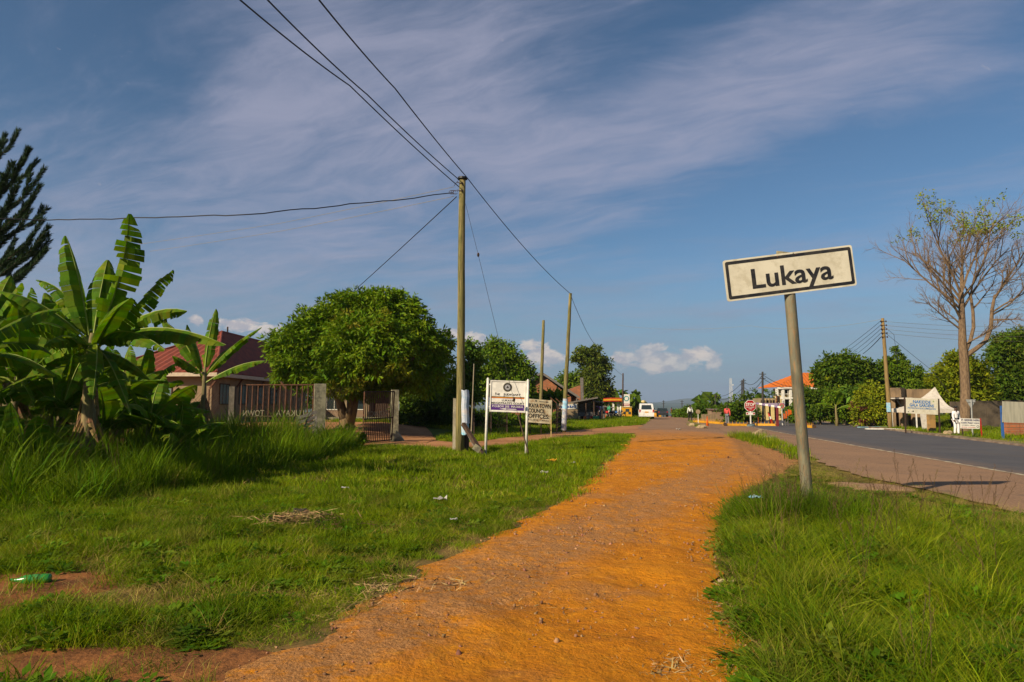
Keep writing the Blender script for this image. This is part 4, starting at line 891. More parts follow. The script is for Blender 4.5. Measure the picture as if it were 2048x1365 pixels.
MB().obox(o-a*.02-c*.02, a*(w+.04), c*.04, n*.02).obox(o-a*.02+c*(h-.02), a*(w+.04), c*.04, n*.02).obox(o-a*.02+c*.02, a*.04, c*(h-.04), n*.02).obox(o+a*(w-.02)+c*.02, a*.04, c*(h-.04), n*.02).build('frame', M_signb, th)
for yy in (.12, .85):
    for xx, sx in ((-.045, 1), (1.01, 1)): MB().obox(o+a*w*xx+c*h*yy-n*.01, a*w*.05, c*.05, n*.02).build('clip', M_signb, th)
M_ink = flat('dark_grey_ink', (.035, .03, .028), .6)
prect(th, J, .03, .04, .97, .225, M_purple, 'purple_band'); prect(th, J, .03, .470, .97, .490, M_black, 'black_stripe'); prect(th, J, .03, .450, .97, .470, M_yellow, 'yellow_stripe'); prect(th, J, .03, .430, .97, .450, M_red, 'red_stripe')
ptxt(th, J, 'T', .12, .565, .085, .05, M_ink, .02, align='L'); ptxt(th, J, 'HE', .175, .56, .065, .09, M_ink, .02, align='L'); ptxt(th, J, 'J', .36, .555, .10, .035, M_ink, .02, align='L'); ptxt(th, J, 'UDICIARY', .41, .56, .065, .45, M_ink, .02, align='L')
ptxt(th, J, 'LUKAYA', .5, .365, .06, .34, M_ink, .012); ptxt(th, J, "MAGISTRATE'S COURT", .5, .272, .065, .93, M_ink, .012)
ptxt(th, J, 'P.O.BOX 205  MASAKA', .5, .165, .065, .88, M_signb, .012, d=.009)
q = o+n*.01; MB().add([q+a*w*.26+c*h*.08, q+a*w*.45+c*h*.055, q+a*w*.45+c*h*.07, q+a*w*.76+c*h*.07, q+a*w*.76+c*h*.09, q+a*w*.45+c*h*.09, q+a*w*.45+c*h*.105], [(0, 1, 2, 5, 6), (2, 3, 4, 5)]).build('arrow', M_signb, th)
def disc(th, ctr, a, c, n, r, m, name, r2=0, d=0, k=24):
    ctr = ctr+n*d
    if r2: vs = [ctr+(a*math.cos(q)+c*math.sin(q))*rr for rr in (r, r2) for q in np.linspace(0, 2*PI, k, endpoint=False)]; fs = [(i, (i+1) % k, (i+1) % k+k, i+k) for i in range(k)]
    else: vs = [ctr+(a*math.cos(q)+c*math.sin(q))*r for q in np.linspace(0, 2*PI, k, endpoint=False)]; fs = [tuple(range(k))]
    return MB().add(vs, fs).build(name, m, th)
ec = o+a*w*.48+c*h*.80
disc(th, ec, a, c, n, .155, flat('seal_olive', (.16, .14, .09)), 'emblem_rim', 0, .004); disc(th, ec, a, c, n, .140, M_black, 'emblem_ring', 0, .006); disc(th, ec, a, c, n, .09, flat('seal_grey', (.36, .35, .36)), 'emblem_field', 0, .008)
disc(th, ec, a, c, n, .112, flat('seal_tick', (.28, .25, .2)), 'emblem_circle', .106, .008)
MB().add([ec+n*.011+a*x+c*y for x, y in ((-.05, -.03), (.05, -.03), (.035, .0), (.0, .06), (-.035, 0))], [(0, 1, 2, 3, 4)]).build('emblem_shield', M_ink, th)
# council board
th = thing('council_sign', 'weathered cream council offices board with black lettering behind the court board', 'sign', G(1085, 36))
Jb = board(th, 35, (1052, 797), (1105, 802), (1052, 845), (1102, 848), m=mat('stained_cream_board', (.44, .39, .27), .8, (.32, .27, .17), 2.5, 7, col3=(.25, .16, .08), scale3=4)); 
ptxt(th, Jb, 'LUKAYA TOWN', .46, .73, .17, 1.0, M_black, .03); ptxt(th, Jb, 'COUNCIL', .42, .51, .17, .66, M_black, .03); ptxt(th, Jb, 'OFFICES:', .5, .29, .17, .82, M_black, .03); ptxt(th, Jb, 'P.O. BOX LUKAYA', .5, .12, .07, .8, M_ink, .01)
o, a, c, n, w, h = Jb; q = o+n*.006; MB().add([q+a*w*x+c*h*y for x, y in ((.5, .90), (.5, .925), (.78, .925), (.78, .95), (.88, .912), (.78, .875), (.78, .90))], [(0, 6, 3, 2, 1)[::1], (6, 5, 4, 3)]).build('arrow', M_ink, th)
disc(th, o+a*w*.38+c*h*.93, a, c, n, .05, M_ink, 'emblem', .02, .006)
for u in (1054, 1102): b = P(u, 866, 35); b.z = Hf(b.x, 35)-.1; MB().bar(b, P(u, 800, 35.05), .05).build('post', flat('ochre_post', (.42, .32, .12)), th)
MB().bar(P(1096, 850, 35), P(1102, 862, 35), .03).build('brace', M_rust, th)
# ------------------------------------------------------------------ gates, posts, fence
def slab(a, b, dx, dy): return MB().obox(a, (dx, 0, 0), (0, dy, 0), Vector(b)-Vector(a))
def gatepost(label, ub0, ub1, vt, D, poster_u, foot=0, rz=.35):
    a, b = P(ub0, 850, D), P(ub1, 850, D); w = b.x-a.x; z0 = Hf(a.x, D); z1 = P(ub0, vt, D).z; cx = (a.x+b.x)/2
    th = thing('gate_post', label, 'post', (cx, D, z0), 'concrete gate posts'); ww = w/(math.cos(rz)+math.sin(rz))*.98
    MB().box((cx, D, (z0-.3+z1)/2), (ww*1.15, ww*.85, z1-z0+.3), rz=rz).build('shaft', M_conc, th)
    nx = Vector((math.cos(rz), math.sin(rz), 0)); sd = Vector((-math.sin(rz), math.cos(rz), 0))
    q = Vector((cx, D, z1-.75))+nx*(ww*.575+.006)-sd*ww*.1; MB().obox(q-sd*.12-Vector((0, 0, .18)), sd*.22, nx*.003, (0, 0, .42)).build('notice', M_paper, th)
    if foot: MB().add([(cx+ww*.4, D-.15, z0+.5), (cx+ww*.4, D+.15, z0+.5), (cx+.5, D-.2, z0-.05), (cx+.5, D+.2, z0-.05), (cx, D-.2, z0-.05), (cx, D+.2, z0-.05)], [(0, 2, 3, 1), (0, 4, 2), (1, 3, 5)]).build('footing', M_conc, th)
    return th
gatepost('left concrete gate post, tallest, with a shadow on its face', 626, 651, 768, 27.2, 645)
gatepost('right concrete gate post holding the open barred gate leaf', 781, 797, 780, 30.6, 793, 1)
# left leaf of many bars, the name reads mirrored from this side
D = 28; zt = P(560, 770, D).z; z0 = Hf(-9, D); xl, xr = P(470, 800, D).x, P(628, 800, D).x
th = thing('barred_gate', 'wide rusty barred gate panel whose welded letters read backwards', 'gate', (xl, D, z0))
k = 15
for i in range(k):
    x = P(483+i*11.1-2, 800, D).x; MB().obox((x-.02, D-.02, z0), (.04, 0, 0), (0, .04, 0), (.03, 0, zt-z0)).build('bar', M_rust, th)
for z, tk in ((zt, .04), (P(560, 833, D).z, .05), (z0+.12, .04)): MB().obox((xl+.45, D-.045, z-tk/2), (xr-xl-.45, 0, 0), (0, .09, 0), (0, 0, tk)).build('rail', M_rustd if z != zt else M_rust, th)
M_letter = flat('pale_welded_letters', (.23, .20, .13), .7)
for s_, u0, u1 in (('LUKA', 556, 606), ('A', 551, 560), ('TOWN', 487, 528)):
    pass
text('LUKAYA', .24, M_letter, 'letters', th, P(580, 826.5, D-.06), (-1, 0, 0), (0, 0, 1), width=(P(606, 800, D).x-P(550, 800, D).x), bold=.0, depth=0)
text('TOWN', .24, M_letter, 'letters', th, P(507, 826.5, D-.06), (-1, 0, 0), (0, 0, 1), width=(P(528, 800, D).x-P(486, 800, D).x), bold=.0, depth=0)
mb = MB()
for i in range(26):
    x = xl+.5+i*.13; mb.bar((x, D+.05, zt-.1), (x+.9, D+.05, z0+.9), .008); mb.bar((x, D+.06, z0+.9), (x+.9, D+.06, zt-.1), .008)
o = mb.build('wire_mesh', M_rustd, th); o['kind'] = 'stuff'
th = thing('fence_post', 'dark weathered post at the left end of the barred gate panel', 'post', G(465, 28)); MB().box((P(465, 800, 28.1).x, 28.1, z0+1.1), (.22, .2, 2.5)).build('shaft', M_conc if 0 else mat('dark_concrete', (.12, .10, .075), .9, (.07, .06, .045), 3, 6), th)
th = thing('mesh_fence', 'rusty diamond wire fence left of the barred gate panel', 'fence', G(400, 28))
mb = MB()
x0 = P(300, 800, 28.2).x; x1 = P(462, 800, 28.2).x
for i in range(int((x1-x0+1.6)/.14)):
    x = x0-1.6+i*.14
    for s_ in (1, -1):
        p, q = Vector((x, 28.25, z0+.1)), Vector((x+1.6, 28.25, z0+2.1))
        if s_ < 0: p, q = Vector((x, 28.26, z0+2.1)), Vector((x+1.6, 28.26, z0+.1))
        if p.x > x0 and q.x < x1: mb.bar(p, q, .009)
o = mb.build('wire_mesh', M_rustd, th); o['kind'] = 'stuff'
for x in np.arange(x0, x1, 2.4): MB().tube([(x, 28.25, z0-.1), (x, 28.25, z0+2.25)], .03, 6).build('post', M_rust, th)
th = thing('bent_pipe', 'rusty bent pipe rising behind the barred gate panel', 'pipe', G(571, 29)); MB().tube([G(570, 29, -.1), P(570, 830, 29), P(573, 779, 29), P(562, 764, 29)], .05, 8).build('pipe', M_rust, th)
# right leaf
th = thing('open_gate_leaf', 'narrow barred gate leaf standing open beside the right gate post', 'gate', G(727, 29.3))
A0, A1 = P(725, 886, 29.2), P(729, 784, 29.2); B0, B1 = P(783, 880, 30.3), P(789, 783.5, 30.3)
nb = 16
for i in range(nb+1):
    q = i/nb; MB().bar(A0.lerp(B0, q), A1.lerp(B1, q), .05 if i in (0, nb) else .035).build('bar', M_rust, th)
for q in (0.0, .46, 1.0): MB().bar(A0.lerp(A1, q), B0.lerp(B1, q), .05).build('rail', M_rustd, th)
rt = (A0-B0).normalized(); text('COUNCIL', .22, M_letter, 'letters', th, A0.lerp(B0, .45).lerp(A1.lerp(B1, .45), .56)+Vector((.02, -.04, 0)), rt, (0, 0, 1), width=1.1, depth=0)
# pallet leaning on the left post
th = thing('wooden_pallet', 'weathered grey slatted panel leaning on the left gate post', 'pallet', G(600, 26.2))
for j in range(5): a_, b_ = P(592, 838+j*9.5, 26.2), P(634, 824+j*9.5, 26.4); MB().bar(a_, b_, .03, .12).build('slat', M_plank, th)
for u in (594, 612, 632): MB().bar(P(u, 836 if u < 600 else 832, 26.32), P(u+2, 882, 26.35), .07, .04).build('stile', M_plank, th)
# chain link fence with dark posts, right of the court board
th = thing('iron_post_fence', 'low wire fence on thin dark iron posts behind the court board', 'fence', G(985, 36))
us = [(948, 35), (982, 35.5), (1014, 36), (1041, 36.7), (1060, 37.3), (1082, 38), (1113, 39), (1122, 44)]
pp = []
for u, D_ in us:
    g = G(u, D_); pp.append(g); MB().bar(g-Vector((0, 0, .1)), g+Vector((0, 0, 1.75)), .06).build('post', M_rustd, th)
    if u in (1113, 1122): MB().bar(g+Vector((0, 0, 1.75)), g+Vector((-.35, 0, 2.05)), .05).build('post_arm', M_rust, th)
mb = MB()
for a_, b_ in zip(pp[:-1], pp[1:]):
    for z in (.15, .6, 1.1, 1.6): mb.bar(a_+Vector((0, 0, z)), b_+Vector((0, 0, z)), .012)
    m_ = int((b_-a_).length/.16)
    for i in range(m_): mb.bar(a_.lerp(b_, i/m_)+Vector((0, 0, .15)), a_.lerp(b_, min(1, (i+4)/m_))+Vector((0, 0, 1.6)), .005); mb.bar(a_.lerp(b_, i/m_)+Vector((0, 0, 1.6)), a_.lerp(b_, min(1, (i+4)/m_))+Vector((0, 0, .15)), .005)
o = mb.build('wire_mesh', M_rustd, th); o['kind'] = 'stuff'
# ------------------------------------------------------------------ houses
def ribs(th, A0, A1, B0, B1, m, name='roof', pitch=.19, amp=.03, group=None):
    """corrugated slope: eave A0->A1, upper edge B0->B1 (each rib runs from eave to upper edge)"""
    A0, A1, B0, B1 = map(Vector, (A0, A1, B0, B1)); n = (A1-A0).cross(B0-A0).normalized()
    if n.length < .1: n = (A1-A0).cross(B1-A0).normalized()
    if n.z < 0: n = -n
    k = int((A1-A0).length/pitch)*2; e = (A1-A0).normalized(); sl = ((B0+B1)/2-(A0+A1)/2); sl = (sl-e*sl.dot(e)).normalized()
    L0, L1 = (B0-A0).dot(e), (B1-A0).dot(e); Lt = (A1-A0).length; hh = (B0-A0).dot(sl)
    vs = []
    for i in range(k+1):
        x = Lt*i/k
        if x < L0: y = hh*x/max(L0, 1e-4)
        elif x > L1: y = hh*(Lt-x)/max(Lt-L1, 1e-4)
        else: y = hh
        o = n*(amp if i % 2 else 0); p = A0+e*x; vs += [p+o, p+sl*max(y, .01)+o, p-n*.03, p+sl*max(y, .01)-n*.03]
    fs = []
    for i in range(k): a = i*4; fs += [(a, a+4, a+5, a+1), (a, a+2, a+6, a+4)]
    return MB().add(vs, fs).build(name, m, th)
def window(th, c, w, h, ax, out, fm=M_white, gm=M_glass, bars=2):
    """window on a wall: centre c, width axis ax, outward normal out"""
    c, ax, out = Vector(c), Vector(ax), Vector(out); up = Vector((0, 0, 1)); t_ = .06
    f = MB(); o = c-ax*w/2-up*h/2-out*.02
    f.obox(o, ax*w, up*t_, out*.06).obox(o+up*(h-t_), ax*w, up*t_, out*.06).obox(o+up*t_, ax*t_, up*(h-2*t_), out*.06).obox(o+up*t_+ax*(w-t_), ax*t_, up*(h-2*t_), out*.06)
    for i in range(1, bars): f.obox(o+up*t_+ax*(w*i/bars-.02), ax*.04, up*(h-2*t_), out*.05)
    wn = f.build('window', fm, th)
    MB().obox(o+up*t_+ax*t_, ax*(w-2*t_), up*(h-2*t_), out*.03).build('pane', gm, wn); return wn
def redhouse():
    z0 = .48; xr, xl = -17.4, -24.6; y0, y1 = 40.2, 60; ze = 3.55; zr = 6.85; xm = -20.95
    th = thing('house', 'long beige house with maroon ribbed hipped roof behind the fence', 'house', (xm, 47, z0))
    MB().obox((xl+.5, y0+.6, z0-.3), (xr-xl-1, 0, 0), (0, y1-y0-1.2, 0), (0, 0, ze-z0+.25)).build('wall', M_plaster, th)
    MB().obox((xl+.3, y0+.4, z0-.35), (xr-xl-.6, 0, 0), (0, .2, 0), (0, 0, .45)).obox((xr-.5, y0+.4, z0-.35), (1.3, 0, 0), (0, y1-y0-.8, 0), (0, 0, .42)).build('plinth', M_conc, th)
    ribs(th, (xr, y0, ze), (xr, y1, ze), (xm, 49, zr), (xm, y1-2, zr), M_roofred, pitch=.42, amp=.06); ribs(th, (xl, y0, ze), (xr, y0, ze), (xm-.01, 49, zr), (xm+.01, 49, zr), M_roofred, pitch=.42, amp=.06); ribs(th, (xl, y0, ze), (xl, y1, ze), (xm, 49, zr), (xm, y1-2, zr), M_roofred, pitch=.42, amp=.06)
    MB().tube([(xm, 49, zr+.04), (xm, y1-2, zr+.04)], .09, 6).tube([(xm, 49, zr+.04), (xr, y0, ze+.05)], .07, 6).tube([(xm, 49, zr+.04), (xl, y0, ze+.05)], .07, 6).build('ridge_cap', M_roofred, th)
    MB().obox((xl-.02, y0-.04, ze-.24), (xr-xl+.06, 0, 0), (0, .04, 0), (0, 0, .22)).obox((xr+.0, y0, ze-.24), (.04, 0, 0), (0, y1-y0, 0), (0, 0, .22)).build('fascia', flat('pale_fascia', (.50, .40, .28)), th)
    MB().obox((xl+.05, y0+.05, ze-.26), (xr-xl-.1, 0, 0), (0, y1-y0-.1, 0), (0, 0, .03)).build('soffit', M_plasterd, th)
    for y in (42.6, 45.6, 48.6, 51.4): window(th, (xr-.5, y, 2.3), 1.5, 1.3, (0, 1, 0), (1, 0, 0), M_brown, M_curtain, 3)
    window(th, (-21, y0+.6, 2.3), 1.5, 1.3, (1, 0, 0), (0, -1, 0), M_brown, M_curtain, 3)
    for y in (40.5, 44.2, 48, 52): MB().bar((xr-.5, y, 2.6), (xr+.0, y, 3.32), .09).build('eave_brace', M_rust, th)
    MB().tube([(xm, 50, zr), (xm, 50, zr+.5)], .06, 8).build('vent_pipe', M_rustd, th)
redhouse()
# dark veranda block behind the mango
th = thing('office_building', 'shaded brown office block mostly hidden behind the mango trunk', 'building', G(700, 52))
a_, b_ = P(640, 840, 50), P(792, 840, 50)
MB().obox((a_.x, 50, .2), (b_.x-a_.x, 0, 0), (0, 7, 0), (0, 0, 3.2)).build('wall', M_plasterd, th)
MB().obox((a_.x, 48.4, .2), (b_.x-a_.x, 0, 0), (0, 1.5, 0), (0, 0, .55)).build('veranda_floor', M_conc, th)
MB().obox((a_.x-.3, 48, 3.4), (b_.x-a_.x+.6, 0, 0), (0, 9.5, 0), (0, 0, .2)).build('roof', M_roofred, th)
for u in (648, 690, 732, 788): MB().bar((P(u, 840, 48.6).x, 48.6, .7), (P(u, 840, 48.6).x, 48.6, 3.4), .25).build('column', M_plaster, th)
window(th, (P(712, 840, 50).x, 50, 1.9), 1.4, 1.3, (1, 0, 0), (0, -1, 0), M_white); window(th, (P(668, 840, 50).x, 50, 1.9), 1.2, 1.3, (1, 0, 0), (0, -1, 0), M_white)
MB().obox((P(745, 840, 50).x, 49.95, .7), (1.1, 0, 0), (0, .06, 0), (0, 0, 2.1)).build('door', M_brown, th)
# brick gable house
def brickmat():
    m = bpy.data.materials.new('orange_brick'); m.use_nodes = True; t = NT(m.node_tree); t.n.clear(); out = t.node('ShaderNodeOutputMaterial'); b = t.node('ShaderNodeBsdfPrincipled')
    tc = t.node('ShaderNodeTexCoord'); x, y, z = t.sep(tc.outputs['Object']); br = t.node('ShaderNodeTexBrick'); t.put(br.inputs['Vector'], t.comb(t.m('ADD', x, y), z, 0))
    br.inputs['Color1'].default_value = (.42, .13, .04, 1); br.inputs['Color2'].default_value = (.30, .085, .03, 1); br.inputs['Mortar'].default_value = (.22, .13, .07, 1); br.inputs['Scale'].default_value = 1
    br.inputs['Brick Width'].default_value = .42; br.inputs['Row Height'].default_value = .16; br.inputs['Mortar Size'].default_value = .02
    c = t.mix(t.ramp(t.noise(tc.outputs['Object'], 1.2, 5, .6), .4, .65), br.outputs[0], (.24, .10, .05)); t.put(b.inputs['Base Color'], c); b.inputs['Roughness'].default_value = .9
    bn = t.node('ShaderNodeBump'); bn.inputs['Strength'].default_value = .5; bn.inputs['Distance'].default_value = .02; t.put(bn.inputs['Height'], t.m('SUBTRACT', 1, br.outputs[1])); t.l.new(bn.outputs[0], b.inputs['Normal']); t.l.new(b.outputs[0], out.inputs[0]); return m
M_brick = brickmat(); M_iron = mat('grey_iron_sheet', (.16, .125, .09), .6, (.10, .075, .055), 2, 6, col3=(.20, .09, .045), scale3=1.2)
D = 72; th = thing('brick_house', 'orange brick gabled house with grey iron roof behind the stalls', 'house', G(1090, D))
ax_, bx_, cxm = P(1022, 800, D).x, P(1142, 800, D).x, P(1083, 800, D).x; ze = P(1083, 800, D).z+.3; zt = P(1083, 747, D).z; zb = -.2
MB().add([(ax_, D, zb), (bx_, D, zb), (bx_, D, ze), (cxm, D, zt-.15), (ax_, D, ze+.4), (ax_, D+9, zb), (bx_, D+9, zb), (bx_, D+9, ze), (cxm, D+9, zt-.15), (ax_, D+9, ze+.4)],
         [(0, 1, 2, 3, 4), (5, 9, 8, 7, 6), (1, 6, 7, 2), (0, 4, 9, 5)]).build('wall', M_brick, th)
rx = P(1158, 800, D).x; rz_ = P(1158, 795, D).z; lx = P(1015, 800, D).x
ribs(th, (rx, D-.5, rz_), (rx, D+9.5, rz_), (cxm, D-.5, zt+.08), (cxm, D+9.5, zt+.08), M_iron, pitch=.35, amp=.04); ribs(th, (lx, D-.5, rz_+.6), (lx, D+9.5, rz_+.6), (cxm, D-.5, zt+.08), (cxm, D+9.5, zt+.08), M_iron, pitch=.35, amp=.04)
MB().bar((rx, D-.52, rz_-.05), (cxm, D-.52, zt+.02), .06, .22).bar((lx, D-.52, rz_+.55), (cxm, D-.52, zt+.02), .06, .22).build('bargeboard', M_plank, th)
window(th, (P(1120, 800, D).x, D-.01, P(1120, 805, D).z), 1.1, .9, (1, 0, 0), (0, -1, 0), M_brown); window(th, (P(1060, 800, D).x, D-.01, P(1060, 815, D).z), 1.1, .9, (1, 0, 0), (0, -1, 0), M_brown)
for z in (.5, 1.5): MB().bar((bx_+.1, D-.3, zb), (bx_+.1+z, D-.3, ze-.1), .1).build('stay', M_plank, th)
D = 76; th = thing('brick_annex', 'pinkish brick parapet wall just right of the gabled brick house', 'wall', G(1155, D))
a_, b_ = P(1136, 800, D).x, P(1161, 800, D).x; za, zb2 = P(1140, 780, D).z, P(1161, 771, D).z
MB().add([(a_, D, 0), (b_, D, 0), (b_, D, zb2), (a_, D, za), (a_, D+3, 0), (b_, D+3, 0), (b_, D+3, zb2), (a_, D+3, za)], [(0, 1, 2, 3), (4, 7, 6, 5), (1, 5, 6, 2), (0, 3, 7, 4), (3, 2, 6, 7)]).build('wall', M_brick, th)
MB().box(((P(1164, 800, D).x), D, 2), (.3, .4, P(1164, 772, D).z*2-4+1.8)).build('pillar', M_plank, th)
# stalls
def stall(label, D, u0, u1, vl, vr, depth, wallm, posts=4, counter=True, roofm=M_iron, th_=.12):
    th = thing('market_stall', label, 'stall', G((u0+u1)/2, D), 'market stalls'); A, B = P(u0, vl, D), P(u1, vr, D); y2 = D+depth
    ribs(th, A, B, Vector((A.x, y2, A.z-.5)), Vector((B.x, y2, B.z-.5)), roofm, pitch=.35, amp=.04)
    MB().obox(A-Vector((0, .05, .12)), B-A, (0, .05, 0), (0, 0, .12)).build('roof_edge', M_plank, th)
    for i in range(posts):
        p = A.lerp(B, (i+.5)/posts); MB().bar((p.x, D+.25, Hf(p.x, D)-.1), (p.x, D+.25, p.z-.05), .1).build('post', M_brown, th)
    gz = Hf(A.x, D); MB().obox((A.x+.2, y2-.2, gz-.2), (B.x-A.x-.4, 0, 0), (0, .1, 0), (0, 0, B.z-gz-.35)).build('back_wall', wallm, th)
    if counter: MB().obox((A.x+.4, D+.6, gz), ((B.x-A.x)*.8, 0, 0), (0, .5, 0), (0, 0, .85)).build('counter', M_plank, th)
    return th
D = 70
th = stall('long slanted iron roofed stall with low block wall beside the white footed pole', 70, 1132, 1196, 806, 794.5, 4, M_plank)
th = thing('block_wall', 'low pale block wall with a white lettered banner under the stall roof', 'wall', G(1140, 69.8)); a_, b_ = P(1118, 830, 69.8).x, P(1156, 830, 69.8).x
MB().obox((a_, 69.8, -.1), (b_-a_, 0, 0), (0, .3, 0), (0, 0, 1.9)).build('wall', M_plaster, th)
fr = board(th, 69.74, (1119, 810), (1154, 808), (1119, 820), (1154, 818), m=M_signb, name='banner'); [prect(th, fr, .06+.13*i, .3, .15+.13*i, .75-.1*(i%2), M_blue, 'worn_print') for i in range(7)]
stall('shorter stall roof sloping down to the right beside the tall dark tree', 71, 1186, 1208, 801, 804.5, 3, M_brown, 3)
stall('small brown kiosk roof at the right end of the stalls', 84, 1206, 1228, 812, 815, 3, M_plank, 3, True, M_iron)
gm = [M_orange, M_yellow, M_plank, M_red, M_green, M_cream]
for i, (u, D_) in enumerate([(1162, 69.5), (1166, 69.5), (1171, 69.8), (1186, 70.2), (1192, 70), (1200, 74), (1207, 77)]):
    g = G(u, D_); w = .5+.1*(i % 3); th = thing('crate', ['yellow topped crate low at the left end of the stall', 'orange crate beside the yellow topped one under the stall', 'grey wooden crate in the dark of the stall', 'red crate in front of the stall counter', 'green crate right of the red crate', 'cream crate under the shorter stall roof', 'small orange crate at the right end of the shorter stall'][i], 'crate', g)
    mm = [M_cream, M_orange, M_plank, M_red, M_green, M_cream, M_orange][i]
    for z in (.06, .2, .34): MB().obox(g+Vector((-w/2, 0, z)), (w, 0, 0), (0, .4, 0), (0, 0, .1)).build('slat', mm, th)
    for x in (-w/2+.02, w/2-.06): MB().obox(g+Vector((x, .02, 0)), (.05, 0, 0), (0, .36, 0), (0, 0, .43)).build('corner_post', mm, th)
# motorcycles
def moto(label, g, rz, col, copyof=None):
    th = thing('motorcycle', label, 'motorcycle', (0, 0, 0), 'motorcycles parked by the stalls')
    for y in (-.62, .62):
        w = MB(); w.tube([(0.04*math.cos(0), y+.30*math.cos(a), .30+.30*math.sin(a)) for a in np.linspace(0, 2*PI, 15)], .045, 5, cap=False); wn = w.build('wheel', M_black, th); MB().tube([(-.06, y, .3), (.06, y, .3)], .05, 8).build('hub', M_steel, wn)
    MB().tube([(0, -.62, .3), (0, -.45, .72), (0, -.38, 1.0)], .035, 6).build('fork', M_steel, th)
    MB().ball((0, -.18, .78), (.13, .26, .14), 8, 5).build('tank', col, th); MB().tube([(0, .0, .80), (0, .4, .82), (0, .75, .86)], [.12, .13, .08], 8).build('seat', M_black, th)
    MB().ball((0, -.02, .42), (.14, .22, .18), 8, 5).build('engine', M_steel, th); MB().tube([(-.33, -.28, 1.02), (0, -.38, 1.0), (.33, -.28, 1.02)], .018, 5).build('handlebar', M_black, th)
    MB().ball((0, -.5, .88), (.09, .07, .09), 8, 4).build('headlight', M_signb, th); th.location = g; th.rotation_euler.z = rz
for i, (u, D_, rz, cm_, lb) in enumerate([(1212, 78, .6, M_red, 'red tanked motorcycle nearest the stalls'), (1222, 80, .9, M_black, 'black motorcycle in the middle of the parked row'), (1231, 81, .5, M_blue, 'blue tanked motorcycle left of the pale fuel columns'), (1238, 85, .8, M_red, 'dark red motorcycle furthest right beside the totem')]): moto(lb, G(u, D_), rz, cm_)
# fuel station
D = 94; th = thing('fuel_canopy', 'red and yellow edged fuel station canopy on pale columns', 'canopy', G(1238, D))
a_, b_ = P(1222, 798, D), P(1252, 798, D)
for z0_, h_, m_ in ((.30, .14, M_red), (.06, .24, M_yellow), (-.06, .12, M_red)): MB().obox((a_.x, D, a_.z+z0_-.3), (b_.x-a_.x, 0, 0), (0, 8, 0), (0, 0, h_)).build('fascia', m_, th)
for u in (1229, 1238, 1243): MB().bar((P(u, 820, D).x, D+1, Hf(18, D)-.2), (P(u, 820, D).x, D+1, a_.z-.5), .22).build('column', M_signb, th)
D = 92; th = thing('totem_sign', 'tall white fuel price totem with a round swirl emblem and red band', 'sign', G(1253, D)); fr = board(th, D, (1246, 789), (1259.5, 789), (1246, 832), (1259.5, 832), m=M_signb, thick=.3, name='panel')
o, a, c, n, w, h = fr; prect(th, fr, .05, .46, .95, .56, M_red, 'red_band', .01); prect(th, fr, .05, .30, .95, .42, flat('grey_print', (.35, .4, .33)), 'price_panel', .01); prect(th, fr, .1, .33, .5, .37, M_signb, 'price', .014); prect(th, fr, .15, .49, .85, .53, M_signb, 'price', .014)
disc(th, o+a*w*.5+c*h*.80, a, c, n, .36, flat('teal', (.03, .25, .25)), 'emblem', .24, .012)
D = 88; g = G(1255, D); th = thing('kiosk', 'bright yellow booth with small dark windows below the totem', 'kiosk', g)
a_, b_ = P(1246, 820, D).x, P(1263.5, 820, D).x; zt = P(1250, 815, D).z
MB().obox((a_, D, g.z), (b_-a_, 0, 0), (0, 1.2, 0), (0, 0, zt-g.z)).build('wall', M_yellow, th)
for u, v_, w_, h_ in ((1254.5, 821, .45, .35), (1249, 826, .3, .3), (1259, 826.5, .3, .3)): c_ = P(u, v_, D); MB().box((c_.x, D-.02, c_.z), (w_, .04, h_)).build('window', M_glass, th)
MB().obox((a_-.06, D-.08, zt), (b_-a_+.12, 0, 0), (0, 1.3, 0), (0, 0, .08)).build('roof', M_cream, th)
